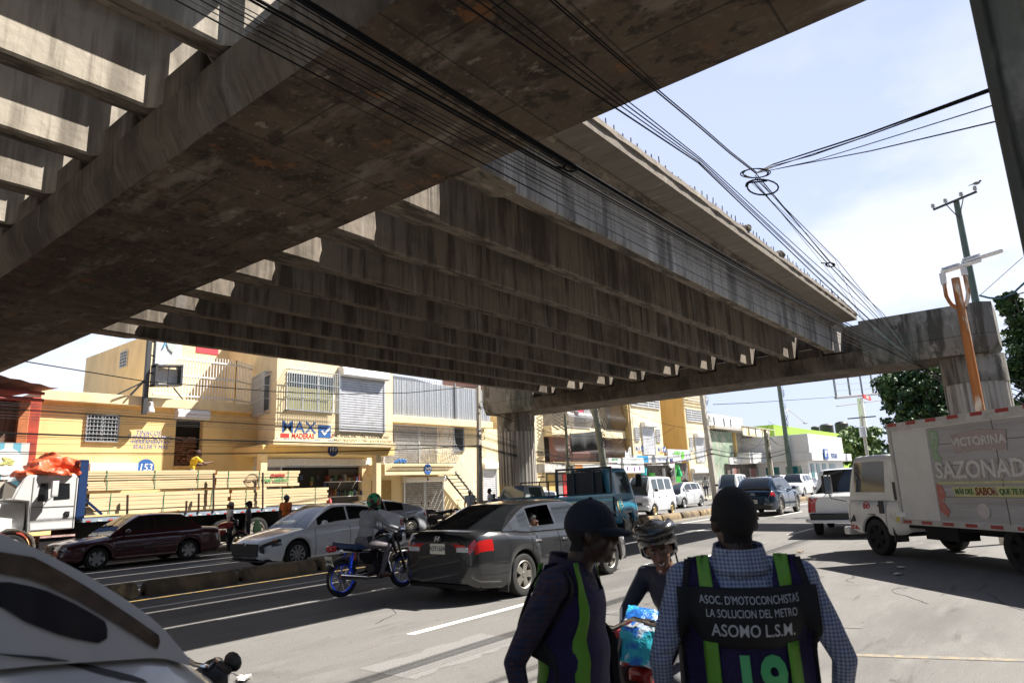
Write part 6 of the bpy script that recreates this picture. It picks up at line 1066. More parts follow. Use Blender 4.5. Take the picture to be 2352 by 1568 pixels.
from mathutils.bvhtree import BVHTree
def onbody(T,pts,off=.004):
    bpy.context.view_layer.update(); o=[c for c in T.children if c.name.startswith('body') ][0]; pl=[c for c in T.children if c.name.split('.')[0] in('pillar','body','windshield')]; out=[]; Ti=T.matrix_world.inverted()
    vs=[];fs=[]
    for c in pl:
        k=len(vs); vs+=[c.matrix_world@v.co for v in c.data.vertices]; fs+=[tuple(i+k for i in p.vertices) for p in c.data.polygons]
    bv=BVHTree.FromPolygons(vs,fs)
    for p in pts:
        h=bv.ray_cast(EYE,ray(*p).normalized()); out.append(Ti@(h[0]-ray(*p).normalized()*off) if h[0] else None)
    return out
def patch(T,name,poly,m,n=10,bump_=.004):
    ys=[p[1] for p in poly]; y0,y1=min(ys)+.5,max(ys)-.5; rows=[]
    for i in range(n+1):
        y=y0+(y1-y0)*i/n; xs_=[]
        for a,b_ in zip(poly,poly[1:]+poly[:1]):
            if (a[1]-y)*(b_[1]-y)<=0 and a[1]!=b_[1]: xs_.append(a[0]+(b_[0]-a[0])*(y-a[1])/(b_[1]-a[1]))
        a,b_=min(xs_),max(xs_); r_=onbody(T,[(a+(b_-a)*k/14,y) for k in range(15)],bump_); 
        if all(r_): rows.append(r_)
    b=MB(); b.rows(rows); return obj(name,b,m,T)
patch(T,'quarter_glass',[(-60,1335),(20,1335),(95,1350),(170,1384),(240,1424),(247,1440),(246,1472),(225,1476),(150,1462),(60,1428),(8,1395),(-60,1370)],mat('quarter glass black',(.012,.013,.02),.12),14)
patch(T,'black_cowl',[(352,1412),(386,1440),(440,1498),(520,1560),(470,1567),(420,1530),(372,1502),(384,1470)],trim,10)
patch(T,'windshield_edge',[(-30,1262),(60,1270),(120,1300),(200,1346),(300,1412),(372,1462),(362,1490),(280,1438),(180,1378),(80,1330),(-30,1312)],mat('glass with painted reflections',(.07,.045,.03),.08,spec=.9,nz=(14,.5)),14,.006)  # reflections along the windshield edge painted in as a brown band
patch(T,'body_crease',[(-30,1498),(80,1502),(200,1524),(300,1548),(352,1566),(330,1567),(270,1556),(180,1531),(70,1509),(-30,1504)],mat('shut line dark',(.03,.03,.032),.6),8,.004)
# ---------------------------------------------------------------- motorcycles, bicycle
spk=mat('wheel spokes',(.5,.5,.52),.3,.9); eng=mat('engine metal',(.07,.07,.075),.4,.8,nz=(9,.4))
def mwheel(par,x,z,r,rim):
    b=MB(); b.tube([(x+(r-.035)*math.cos(t*math.pi/16),0,z+(r-.035)*math.sin(t*math.pi/16)) for t in range(32)],.038,8,closed=True); w=obj('wheel',b,rub,par)
    b=MB(); b.lathe([(r-.07,-.03),(r-.09,-.02),(r-.09,.02),(r-.07,.03)],(x,0,z),'y',32,close=False); obj('rim',b,rim,w)
    b=MB(); b.lathe([(.0,-.07),(.06,-.06),(.075,-.02),(.075,.02),(.06,.06),(.0,.07)],(x,0,z),'y',14)
    for k in range(18): a=k*math.pi/9; b.tube([(x+.05*math.cos(a+.3),(-1)**k*.05,z+.05*math.sin(a+.3)),(x+(r-.085)*math.cos(a),0,z+(r-.085)*math.sin(a))],.004,4)
    obj('spokes',b,spk,w,smooth=0); return w
def motorcycle(label,loc,rz,tank,rimc,seatc=trim,scoot=False,txt=None,name='motorcycle',mir=True):
    T=thing(name,label,name,loc,rz); r=.30; mwheel(T,.64,r,r,rimc); mwheel(T,-.64,r,r,rimc)
    b=MB(); b.tube([(-.62,.10,.30),(-.2,.10,.33),(-.05,.1,.36)],.022,6); b.tube([(-.62,-.10,.30),(-.2,-.10,.33),(-.05,-.1,.36)],.022,6); b.tube([(.42,0,.86),(.30,0,.45),(-.05,0,.34)],.025,6); b.tube([(.42,0,.86),(.0,0,.76),(-.35,.05,.72),(-.78,.08,.80)],.022,6); b.tube([(-.35,-.05,.72),(-.78,-.08,.80)],.02,6); obj('frame',b,trim,T)
    b=MB(); b.box((.08,0,.42),(.34,.24,.20)); b.lathe([(.085,-.15),(.085,.15)],(.0,0,.38),'y',16); b.tube([(.16,0,.45),(.24,0,.62)],[.085,.075],12)
    for k in range(5): b.box((.17+.014*k,0,.50+.026*k),(.20,.19,.010),R3=Matrix.Rotation(R(-25),3,'Y'))
    obj('engine',b,eng,T,bevel=.008)
    for s in (1,-1):
        b=MB(); b.tube([(.64,.075*s,.30),(.55,.075*s,.58),(.44,.08*s,.92)],[.028,.026,.022],8); obj('fork',b,trim,T)
        b=MB(); b.tube([(-.60,.12*s,.32),(-.50,.12*s,.70)],.018,6); b.tube([(-.585+.008*k,.12*s+.0,.38+.0) for k in range(2)],.03,6); b.tube([(-.56+.03*math.cos(t*1.2),.12*s+.032*math.sin(t*1.2),.44+.009*t) for t in range(26)],.008,4); obj('shock',b,rimc,T)
    b=MB(); b.tube([(.40,.36,1.02),(.43,.2,1.04),(.47,.08,.98),(.47,-.08,.98),(.43,-.2,1.04),(.40,-.36,1.02)],.014,8); h=obj('handlebar',b,chrome,T)
    for s in (1,-1): b=MB(); b.tube([(.41,.26*s,1.03),(.385,.38*s,1.015)],.02,8); obj('grip',b,trim,h)
    b=MB(); b.rows([[(x,y*k,zb+(zt-zb)*f) for y,f in ((0,0),(.10,.1),(.135,.45),(.11,.85),(0,1.0),(-.11,.85),(-.135,.45),(-.10,.1))] for x,k,zb,zt in ((.42,.45,.80,.93),(.34,.9,.74,.965),(.18,1.0,.72,.97),(.02,.85,.73,.92),(-.06,.6,.75,.85))],closed=True,caps=True); obj('fuel_tank',b,tank,T)
    b=MB(); b.rows([[(x,y*w_,z+q) for y,q in ((-1,-.05),(-1.0,0),(-.6,.035),(0,.045),(.6,.035),(1.0,0),(1,-.05))] for x,w_,z in ((.02,.09,.80),(-.15,.13,.79),(-.45,.14,.81),(-.72,.11,.85),(-.80,.07,.87))],caps=True,closed=True); obj('seat',b,seatc,T)
    for x,a0,a1,nm in ((.64,.35,2.35,'front_fender'),(-.64,.55,2.6,'rear_fender')):
        b=MB(); b.rows([[(x+(r+.05)*math.cos(a0+(a1-a0)*t/10),y,r+(r+.05+e)*math.sin(a0+(a1-a0)*t/10)) for y,e in ((-.07,-.03),(-.04,.0),(.04,.0),(.07,-.03))] for t in range(11)]); o=obj(nm,b,tank if x>0 else trim,T); o.modifiers.new('t','SOLIDIFY').thickness=.006
    b=MB(); b.tube([(.22,-.12,.50),(.26,-.15,.32),(.05,-.17,.24),(-.25,-.17,.27),(-.30,-.17,.28)],.022,8); b.tube([(-.28,-.17,.275),(-.80,-.17,.36)],[.045,.055],12); obj('exhaust',b,chrome if tank!=MATS.get('x') else chrome,T)
    b=MB(); b.lathe([(.0,-.10),(.07,-.09),(.10,-.02),(.105,.02),(.10,.03)],(.54,0,.90),'x',20,close=False); hl=obj('headlight',b,trim if not scoot else tank,T); b=MB(); b.lathe([(.10,.0),(.108,.01),(.1,.025)],(.555,0,.90),'x',20,close=False); obj('headlight_ring',b,chrome,hl); b=MB(); b.lathe([(.098,.03),(.07,.045),(.0,.05)],(.54,0,.90),'x',20,close=False); obj('lens',b,lampm,hl)
    b=MB(); b.box((-.86,0,.80),(.12,.16,.10)); obj('tail_light',b,tailm,T,bevel=.02)
    for s in (1,-1):
        b=MB(); b.ell((-.78,.17*s,.76),(.05,.035,.035),10,6); b.tube([(-.78,.06*s,.76),(-.78,.15*s,.76)],.01,5); obj('turn_lamp',b,amb if s>0 else lampm,T); b=MB(); b.tube([(.41,.28*s,1.03),(.42,.34*s,1.15 if mir else 1.04)],.008,5); mir is None or b.ell((.42,.36*s,1.19 if mir else 1.05),(.02,.075,.05),10,6); obj('mirror',b,trim,T); b=MB(); b.tube([(.0,.1*s,.28),(.0,.24*s,.27)],.014,6); obj('foot_peg',b,trim,T)
    if txt:
        b=MB(); b.box((-.90,0,.60),(.01,.22,.16),R3=Matrix.Rotation(R(-14),3,'Y')); o=obj('number_plate',b,platem,T); text('plate_lettering',txt,platet,o,.06,(-.91,0,.60),Matrix(((0,0,-1),(-1,0,0),(0,1,0))))
    b=MB(); b.box((.02,0,.60),(.40,.16,.20)); b.box((-.18,0,.60),(.42,.20,.22),R3=Matrix.Rotation(R(6),3,'Y')); obj('side_cover',b,tank,T,bevel=.03)
    if scoot: b=MB(); b.rows([[(x,y,z) for y in (-.2,-.1,0,.1,.2)] for x,z in ((.28,.30),(.36,.55),(.42,.95))]); o=obj('leg_shield',b,tank,T); o.modifiers.new('t','SOLIDIFY').thickness=.03
    return T
blkp=ppm('gloss black paint',(.012,.012,.014),0,.05); blrim=mat('blue anodised rim',(.01,.05,.55),.3,.5); redp=ppm('red tank paint',(.35,.02,.02),0,.15); blseat=mat('dark blue seat',(.02,.05,.12),.35,nz=(4,.2))
mang=math.atan2(9.68-9.79,8.76-7.48); motorcycle('black motorcycle with bright blue rims ridden beside the median',(8.12,9.74,0),mang,blkp,blrim,blseat,txt='K04617')
motorcycle('red motorcycle standing by the two women behind the maroon car',(11.75,21.9,0),R(-28),redp,rimd); motorcycle('black scooter with a round mirror parked by the kerb',(20.3,20.5,0),R(160),blkp,rimd,scoot=True,name='scooter')
T=motorcycle('black motorcycle with a chrome headlamp mostly hidden behind the near white car',(1.42,3.50,0),R(4),blkp,rimd,mir=False)
T.scale=(.9,.9,.9); o=obj('tank_bag',(lambda b:(b.ell((.08,0,1.10),(.2,.15,.15),18,12),b)[1])(MB()),mat('tank bag black',(.015,.015,.018),.5),T); text('bag_print','RACING',mat('print grey',(.5,.5,.55),.5),o,.05,(.10,-.152,1.12),FRONT,shear=.2,ext=.01)
motorcycle('red and black motorcycle stopped behind the two vested men',(3.83,2.02,0),R(168),redp,rimd,mir=None).scale=(.94,.94,.94)
def bicycle(label,loc,rz):
    T=thing('bicycle',label,'bicycle',loc,rz); mwheel(T,.52,.33,.33,spk); mwheel(T,-.52,.33,.33,spk); b=MB()
    for q in ([(-.52,0,.33),(-.05,0,.30),(.38,0,.82),(-.2,0,.84),(-.05,0,.30)],[(-.52,0,.33),(-.2,0,.84),(-.22,0,.95)],[(.52,0,.33),(.38,0,.82),(.36,0,1.0)]): b.tube(q,.016,6)
    obj('frame',b,trim,T); b=MB(); b.tube([(.3,.28,1.05),(.38,.1,1.02),(.38,-.1,1.02),(.3,-.28,1.05)],.014,6); obj('handlebar',b,trim,T); b=MB(); b.ell((-.24,0,.97),(.13,.07,.035)); obj('saddle',b,trim,T); b=MB(); b.box((-.55,0,.8),(.4,.35,.25)); obj('basket',b,mat('wicker crate',(.3,.2,.1),.8,nz=(9,.4)),T,bevel=.02)
bicycle('bicycle with a rear crate leaning below the outside stairs',(24.6,22.8,.15),R(170)); bicycle('second bicycle with a crate, nearest the concrete pole',(25.6,22.9,.15),R(175))
# ---------------------------------------------------------------- people
skin=mat('dark brown skin',(.085,.040,.024),.5,nz=(6,.15),spec=.4); skin2=mat('brown skin',(.13,.065,.040),.5,nz=(6,.15),spec=.4); hairm=mat('black hair',(.010,.009,.009),.8,bump=(60,.5)); shoe=mat('dark shoes',(.02,.018,.017),.6); bshoe=mat('brown boots',(.12,.05,.03),.5); jean=mat('dark jeans',(.03,.04,.07),.85,nz=(9,.2)); gtrou=mat('grey trousers',(.16,.14,.15),.85,nz=(6,.25))
V=Vector
def lerp(a,b,t): return a+(b-a)*t
def figure(label,loc,rz,cols,H=1.72,J=None,vox=.02,hair='short',cap=None,face=True,turn=0,nod=0,fingers=True,skinm=None,name='person',slv='short',build=1.0,seed=0):
    """one continuous body grown from tapered limbs; cols = dict(shirt, legs, shoe); J overrides joints (local, metres, facing +x)"""
    s=H/1.72; sk=skinm or skin; D=dict(pel=(0,0,.93),che=(.0,0,1.28),neck=(.0,0,1.46),head=(.035,0,1.60),hipL=(0,.09,.90),kneL=(.02,.10,.50),ankL=(-.02,.105,.09),shL=(0,.185,1.405),elL=(-.04,.235,1.13),wrL=(.03,.25,.88))
    for k in list(D):
        if k.endswith('L'): D[k[:-1]+'R']=(D[k][0],-D[k][1],D[k][2])
    if J: D.update(J)
    P={k:V(v)*s for k,v in D.items()}; bones=[]; b=MB()
    def cap_(a,c,ra,rb,m,n=12):
        a,c=V(a),V(c); ra*=s;rb*=s; bones.append((a,c,ra,rb,m)); d=(c-a); L_=d.length
        if L_<1e-4: b.ell(a,(ra,ra,ra),n,8); return
        t=d/L_; pts=[];rs=[]
        for i in range(5): q=math.pi/2*(1-i/4); pts.append(a-t*ra*math.sin(q)); rs.append(max(.0008,ra*math.cos(q)))
        for i in range(1,5): q=math.pi/2*i/4; pts.append(c+t*rb*math.sin(q)); rs.append(max(.0008,rb*math.cos(q)))
        pts.insert(5,c); rs.insert(5,rb); b.tube(pts,rs,n)
    sh,lg,so=0,1,2; SK=3; arm=0 if slv=='long' else SK
    up=(P['neck']-P['pel']).normalized(); side=(P['shL']-P['shR']).normalized(); fw=side.cross(up).normalized(); side=up.cross(fw).normalized(); TR=Matrix((fw,side,up)).transposed()
    def ellb(c,r,m): b.ell(c,tuple(x*s for x in r),16,10,R3=TR); bones.append((V(c)-side*r[1]*s*.5,V(c)+side*r[1]*s*.5,min(r[0],r[2])*s,min(r[0],r[2])*s,m))
    bd=build
    ellb(P['pel'],(.115*bd,.165*bd,.13),lg); ellb(lerp(P['pel'],P['che'],.42)+fw*.01*s,(.115*bd,.155*bd,.15),sh); ellb(P['che'],(.118*bd,.175*bd,.17),sh); ellb(lerp(P['che'],P['neck'],.45),(.10,.155,.10),sh)
    cap_(lerp(P['neck'],P['shL'],.35)-up*.02*s,P['shL'],.058,.068,sh); cap_(lerp(P['neck'],P['shR'],.35)-up*.02*s,P['shR'],.058,.068,sh)
    cap_(P['neck']-up*.03*s,lerp(P['neck'],P['head'],.6),.060,.055,SK)
    for q in 'LR':
        cap_(P['hip'+q],P['kne'+q],.088*bd,.062,lg); cap_(P['kne'+q],P['ank'+q],.060,.042,lg)
        fd=V((P['kne'+q].x*0+1,0,0)); fd=V(J.get('toe'+q,(1,0,0))) if J and ('toe'+q) in J else V((1,.12*(1 if q=='L' else -1),0)); fd.normalize(); cap_(P['ank'+q]+V((0,0,-.035))*s-fd*.04*s,P['ank'+q]+fd*.16*s+V((0,0,-.05))*s,.045,.034,so)
        el,wr=P['el'+q],P['wr'+q]; mid=lerp(P['sh'+q],el,.62)
        cap_(P['sh'+q],mid,.062,.053,sh); cap_(mid,el,.046 if slv!='long' else .052,.042,sh if slv=='long' else SK); cap_(el,wr,.042,.030,arm)
        dr=(wr-el).normalized(); pal=wr+dr*.055*s; cap_(wr,pal,.028,.036,SK)
        nrm=V(J['palm'+q]) if J and ('palm'+q) in J else V((0,-1 if q=='L' else 1,0)); nrm=(nrm-dr*nrm.dot(dr)); nrm=nrm.normalized() if nrm.length>1e-4 else dr.orthogonal(); wd=dr.cross(nrm).normalized()
        if fingers:
            for i,(o_,l_) in enumerate(((-.030,.066),(-.010,.076),(.010,.072),(.028,.056))):
                a0=pal+wd*o_*s+dr*.020*s; a1=a0+(dr*.8+nrm*.35).normalized()*l_*.55*s; a2=a1+(dr*.35+nrm*.9).normalized()*l_*.5*s; cap_(a0,a1,.0105,.0095,SK,8); cap_(a1,a2,.0095,.008,SK,8)
            sg=1 if (J or {}).get('thumb'+q,1)>0 else -1; a0=wr+dr*.03*s-wd*.032*s*sg; a1=a0+(dr*.6-wd*.6*sg+nrm*.4).normalized()*.04*s; a2=a1+(dr*.8+nrm*.5).normalized()*.03*s; cap_(a0,a1,.013,.011,SK,8); cap_(a1,a2,.011,.009,SK,8)
    # head frame
    HR=TR@Matrix.Rotation(turn,3,'Z')@Matrix.Rotation(nod,3,'Y'); hc=P['head']
    def hp(x,y,z): return hc+HR@(V((x,y,z))*s)
    b.ell(hp(-.012,0,.03),(.096*s,.076*s,.098*s),18,12,R3=HR); b.ell(hp(.028,0,-.045),(.066*s,.060*s,.072*s),16,10,R3=HR); b.ell(hp(.066,0,-.095),(.028*s,.030*s,.022*s),10,8,R3=HR); b.ell(hp(.096,0,-.018),(.020*s,.016*s,.026*s),8,6,R3=HR); b.ell(hp(.10,0,-.030),(.016*s,.020*s,.012*s),8,6,R3=HR); b.ell(hp(.078,0,.022),(.020*s,.055*s,.016*s),10,6,R3=HR); b.ell(hp(.080,0,-.066),(.020*s,.026*s,.014*s),10,6,R3=HR)
    for q in (1,-1): b.ell(hp(-.004,.078*q,-.010),(.022*s,.012*s,.032*s),10,8,R3=HR); b.ell(hp(.055,.042*q,-.028),(.030*s,.022*s,.026*s),8,6,R3=HR)
    bones.append((hp(-.02,0,.04),hp(.03,0,-.06),.09*s,.075*s,SK))
    me0=bpy.data.meshes.new('t'); me0.from_pydata(b.v,[],b.f); o0=bpy.data.objects.new('t',me0); COL.objects.link(o0)
    md=o0.modifiers.new('r','REMESH'); md.mode='VOXEL'; md.voxel_size=vox; sm=o0.modifiers.new('s','SMOOTH'); sm.factor=.5; sm.iterations=3 if vox>.012 else 4
    me=bpy.data.meshes.new_from_object(o0.evaluated_get(bpy.context.evaluated_depsgraph_get())); bpy.data.objects.remove(o0); bpy.data.meshes.remove(me0); me.name=name
    me.materials.clear()
    for m in (cols['shirt'],cols['legs'],cols.get('shoe',shoe),sk): me.materials.append(m)
    for p in me.polygons:
        c=p.center; best=9; bi=0
        for a,e,ra,rb,m in bones:
            d=e-a; L2=d.length_squared; t=0 if L2<1e-9 else max(0,min(1,(c-a).dot(d)/L2)); ds=(c-a-d*t).length-(ra+(rb-ra)*t)
            if ds<best: best=ds; bi=m
        p.material_index=bi
    me.shade_smooth(); o=bpy.data.objects.new(name,me); COL.objects.link(o); o.location=loc; o.rotation_euler=(0,0,rz); tag(o,label,'person')
    o_hp=lambda x,y,z:hp(x,y,z)
    if hair=='crop':
        Hi=HR.transposed(); sel=[]
        for p in me.polygons:
            q=Hi@(p.center-hc)/s
            if abs(q.x)<.2 and abs(q.y)<.12 and q.z>-.13 and q.z>(-.075 if q.x<-.035 else (.005+.35*max(0,q.x+.0) if q.x<.055 else .062)): sel.append(p)
        idx={}; m=MB(); vs=[]
        for p in sel:
            for i in p.vertices:
                if i not in idx: idx[i]=len(vs); v=me.vertices[i]; q=Hi@(v.co-hc)/s; vs.append(v.co+v.normal*(.003+.004*min(1,max(0,(q.z+.07)/.08))))
        m.add(vs,[tuple(idx[i] for i in p.vertices) for p in sel]); obj('hair',m,mat('cropped black hair',(.012,.010,.010),.85,bump=(160,.8)),o,smooth=60)
    elif hair:
        m=MB(); rr=[]; n=20
        k={'short':.985,'long':1.12,'bun':1.06}[hair]
        for i in range(9):
            th=math.pi*(.50 if hair=='short' else .6)*i/8; rr.append([hp(-.016+(.104*k*math.sin(th)*math.cos(2*math.pi*j/n))*(1 if math.cos(2*math.pi*j/n)<.2 else 1),.083*k*math.sin(th)*math.sin(2*math.pi*j/n),.034+.106*k*math.cos(th)+(.055*max(0,math.cos(2*math.pi*j/n))*(th/1.9)**2 if i>4 else 0)-(.11*max(0,-math.cos(2*math.pi*j/n))*(th/1.9)**3)) for j in range(n)])
        m.rows(rr,closed=True)
        if hair=='bun': m.ell(hp(-.13,0,.05),(.05*s,.05*s,.05*s),10,8)
        if hair=='long': m.ell(hp(-.06,0,-.05),(.06*s,.085*s,.12*s),12,8)
        obj('hair',m,hairm,o)
    if cap:
        m=MB(); n=24; rr=[]
        for i in range(8): th=math.pi*.5*i/7; rr.append([hp(-.008+.108*math.sin(th)*math.cos(2*math.pi*j/n),.088*math.sin(th)*math.sin(2*math.pi*j/n),.030+.108*math.cos(th)) for j in range(n)])
        rr.append([hp(-.008+.107*math.cos(2*math.pi*j/n),.087*math.sin(2*math.pi*j/n),.012) for j in range(n)]); m.rows(rr,closed=True); m.ell(hp(-.008,0,.14),(.01*s,.01*s,.006*s),8,4)
        c_=obj('cap',m,cap,o); m=MB(); rr=[]
        for t in range(3): rr.append([hp(.088*math.cos(a)+.085*t/2*math.cos(a)**.5 if math.cos(a)>0 else 0,.083*math.sin(a)*(1-.06*t),.026-.020*(t/2)**1.5-.012*math.sin(a)**2*t/2) for a in [math.pi*.46*(q/6-1) for q in range(13)]])
        m.rows(rr); v=obj('cap_visor',m,cap,c_); v.modifiers.new('t','SOLIDIFY').thickness=.006
    if face:
        m=MB()
        for q in (1,-1): m.ell(hp(.0825,.032*q,.006),(.009*s,.013*s,.006*s),10,8,R3=HR)
        e=obj('eyes',m,mat('eye white',(.28,.25,.22),.3),o); m=MB()
        for q in (1,-1): m.ell(hp(.091,.032*q,.006),(.004*s,.006*s,.006*s),8,6,R3=HR)
        obj('pupils',m,mat('eye dark',(.012,.008,.006),.2),e); m=MB(); m.tube([hp(.098,-.022,-.062),hp(.104,0,-.066),hp(.098,.022,-.062)],.005*s,6); obj('lips',m,mat('lips',(.10,.03,.028),.5),o); m=MB()
        for q in (1,-1): m.tube([hp(.094,.014*q,.026),hp(.092,.034*q,.032),hp(.078,.05*q,.026)],.0045*s,5)
        obj('eyebrows',m,hairm,o)
    o.data.update(); return o,P,hp,TR
M_=lambda n,c,**k:mat(n,c,.85,nz=(6,.2),bump=(14,.5),**k)
tee=M_('white tee',(.6,.6,.62)); dk=M_('dark patterned blouse',(.05,.06,.09),col2=(.16,.17,.2),th=(.5,.56)); orange=M_('orange tee',(.62,.16,.03)); yellow=M_('yellow tee',(.65,.46,.03)); pinkt=M_('coral tee',(.55,.10,.10)); ltb=M_('light blue tee',(.42,.47,.55)); nv=M_('navy shirt',(.02,.03,.06)); blt=M_('black tee',(.02,.02,.022)); gry=M_('heather grey sweater',(.30,.30,.31)); ngr=M_('grey tee',(.35,.35,.36))
capg=mat('grey blue cap',(.10,.14,.20),.8); capd=mat('dark cap',(.035,.012,.014),.8); capn=mat('navy cap',(.008,.010,.02),.85,nz=(8,.25),bump=(50,.3)); knit=mat('grey knit cap',(.28,.29,.29),.9,bump=(60,.6)); white_c=mat('white cap',(.65,.65,.65),.8)
figure('woman in a white tee and grey knit cap beside the red motorcycle',(12.25,22.15,0),R(-10),dict(shirt=tee,legs=jean),1.56,cap=None,hair='short',J=dict(wrL=(.10,.22,.95),elL=(-.02,.25,1.12)))[0]
kn=bpy.context.scene.objects['person']
m=MB(); m.ell((.02,0,1.51),(.10,.088,.085),16,10); obj('knit_cap',m,knit,kn)
b=MB(); b.ell((.02,-.17,.93),(.11,.05,.10),12,8); b.tube([(0,-.18,1.0),(0.05,-.1,1.2),(0,.1,1.34)],.010,5); tag(obj('handbag',b,nv,None,loc=(12.25,22.1,0)),'dark handbag on the strap of the woman in the white tee','bag')
figure('woman in a dark patterned blouse standing right of the red motorcycle',(12.92,22.15,0),R(-25),dict(shirt=dk,legs=jean),1.58,hair='bun')
b=MB(); b.lathe([(.0,.3),(.05,.28),(.13,.05),(.15,-.1),(.1,-.2),(.0,-.21)],(0,0,0),'z',12); tag(obj('shopping_bag',b,mat('pale green plastic',(.35,.62,.30),.4),None,loc=(13.15,21.95,.68)),'pale green plastic bag hanging from the hand of the woman in the blouse','bag')
figure('man in an orange tee and grey cap standing behind the white saloon',(14.25,21.95,0),R(20),dict(shirt=orange,legs=mat('black trousers',(.02,.02,.02),.85)),1.74,cap=capg,turn=R(-20))
figure('man in a yellow tee working at the upper door above the lumber',(12.36,25.15,1.81),R(0),dict(shirt=yellow,legs=gtrou),1.74,cap=capd,J=dict(pel=(-.08,0,.93),che=(.02,0,1.27),neck=(.09,0,1.44),head=(.16,0,1.57),shL=(.06,.18,1.38),shR=(.06,-.18,1.38),elR=(.30,-.22,1.20),wrR=(.55,-.2,1.24),elL=(.25,.2,1.2),wrL=(.48,.16,1.18)))
figure('person in a coral tee behind the end of the lumber load',(19.1,26.0,.15),R(150),dict(shirt=pinkt,legs=jean),1.62,cap=None)
figure('man in a light tee with a lanyard left of the two men by the pole',(22.45,20.45,0),R(215),dict(shirt=ltb,legs=mat('sand trousers',(.28,.24,.19),.85)),1.66,cap=white_c)
figure('stout man in a pale blue tee facing left near the far column',(24.0,20.6,0),R(150),dict(shirt=ltb,legs=jean),1.66,build=1.18)
figure('person in dark clothes half hidden beside the far column',(24.9,21.1,0),R(170),dict(shirt=nv,legs=jean),1.40)
figure('man in a black tee and white cap at the foot of the ladder',(50.35,23.0,.15),R(190),dict(shirt=blt,legs=jean),1.75,cap=white_c,vox=.03,J=dict(elR=(.2,-.25,1.25),wrR=(.2,-.12,1.5)))
figure('man in a grey tee and dark cap right of the ladder',(54.2,23.0,.15),R(200),dict(shirt=ngr,legs=jean),1.70,cap=capn,vox=.03); figure('distant person standing before the bank windows',(72.7,20,.0),R(200),dict(shirt=pinkt,legs=jean),1.75,vox=.035,fingers=False)
# woman in the saloon
figure('woman resting her chin on her hands at the open saloon window',(9.56,7.30,.12),R(-12),dict(shirt=M_('pale tee',(.5,.5,.5)),legs=jean),1.62,hair='bun',J=dict(pel=(-.18,0,.45),che=(-.12,0,.78),neck=(-.06,0,.93),head=(.0,0,1.06),shL=(-.10,.17,.88),shR=(-.10,-.17,.88),elL=(.12,.18,.75),wrL=(.13,.05,.96),elR=(.12,-.16,.75),wrR=(.13,-.03,.96),hipL=(-.16,.09,.45),kneL=(.25,.1,.5),ankL=(.3,.1,.15),hipR=(-.16,-.09,.45),kneR=(.25,-.1,.5),ankR=(.3,-.1,.15)),turn=R(-15))
# rider with the grey sweater
hb=dict(pel=(-.22,0,.86),che=(-.13,0,1.20),neck=(-.06,0,1.38),head=(.0,0,1.53),shL=(-.10,.19,1.33),shR=(-.10,-.19,1.33),elL=(.13,.25,1.12),elR=(.13,-.26,1.12),wrL=(.36,.29,1.04),wrR=(.36,-.30,1.04),palmL=(0,0,-1),palmR=(0,0,-1),hipL=(-.20,.10,.84),hipR=(-.20,-.10,.84),kneL=(.18,.19,.76),kneR=(.18,-.19,.76),ankL=(.06,.17,.32),ankR=(.06,-.17,.32))
rider,_,hp,_t=figure('motorcyclist in a grey sweater and colourful helmet riding the blue rimmed motorcycle',(8.12,9.74,0),mang,dict(shirt=gry,legs=gtrou,shoe=bshoe),1.72,J=hb,slv='long',hair=None,face=False,vox=.014,build=1.15)
hm_=layered('graphic helmet',(.02,.02,.022),[((.03,.30,.12),(4,4,4),1.2,.50,.54,1),((.45,.10,.04),(5,5,5),1.2,.58,.60,1),((.5,.48,.4),(6,6,6),1.3,.62,.64,.9)],rough=.2,bump=None)
b=MB(); b.ell(hp(-.005,0,.025),(.138,.125,.142),24,16); b.ell(hp(.05,0,-.07),(.105,.10,.075),16,10); he=obj('helmet',b,hm_,rider); b=MB(); b.rows([[hp(.140*math.cos(a)-.003,.128*math.sin(a),z) for a in [math.pi*.42*(k/6-1) for k in range(13)]] for z in (-.03,.02,.065)]); obj('helmet_visor',b,cglass,he)
b=MB(); b.box((-.20,-.17,.90),(.10,.05,.12)); obj('belt_pouch',b,blt,rider,bevel=.02); 
for q in (1,-1): b=MB(); b.ell((.395,.30*q,1.02),(.05,.045,.045),10,8); obj('glove',b,mat('blue glove',(.03,.06,.22),.7),rider)
# rider facing the camera behind the vested men
tr=mat('navy track top',(.010,.014,.032),.7,nz=(6,.2),bump=(10,.6))
J2=dict(pel=(-.20,0,.80),che=(-.13,0,1.10),neck=(-.08,0,1.26),head=(-.02,0,1.39),shL=(-.11,.19,1.21),shR=(-.11,-.19,1.21),elL=(.00,.28,.97),elR=(.03,-.28,.98),wrL=(.25,.20,.97),wrR=(.26,-.10,.93),palmL=(0,-.6,-.9),palmR=(0,.3,-1),hipL=(-.18,.11,.78),hipR=(-.18,-.11,.78),kneL=(.18,.22,.66),kneR=(.18,-.22,.66),ankL=(.05,.24,.12),ankR=(.05,-.24,.12))
ry=R(168); r2_,_,hp2,_t=figure('smiling rider in a navy striped track top and raised black helmet, facing the camera',(3.86,1.99,0),ry,dict(shirt=tr,legs=mat('grey jeans',(.13,.13,.14),.85,nz=(5,.3)),shoe=shoe),1.60,J=J2,slv='long',hair=None,face=True,vox=.0095,turn=R(38),nod=R(4),skinm=skin2)
hb_=mat('scuffed black helmet',(.012,.012,.013),.22,nz=(9,.3),col2=(.10,.10,.10),th=(.60,.68),coat=.5); b=MB(); n=28; rr=[]
for i in range(11): th=math.pi*.62*i/10; rr.append([hp2(-.02+.145*math.sin(th)*math.cos(2*math.pi*j/n),.128*math.sin(th)*math.sin(2*math.pi*j/n),.045+.145*math.cos(th)-(.10*max(0,-math.cos(2*math.pi*j/n)+.25)*(th/1.95)**3)+(.07*max(0,math.cos(2*math.pi*j/n))**.5*(th/1.95)**2)) for j in range(n)])
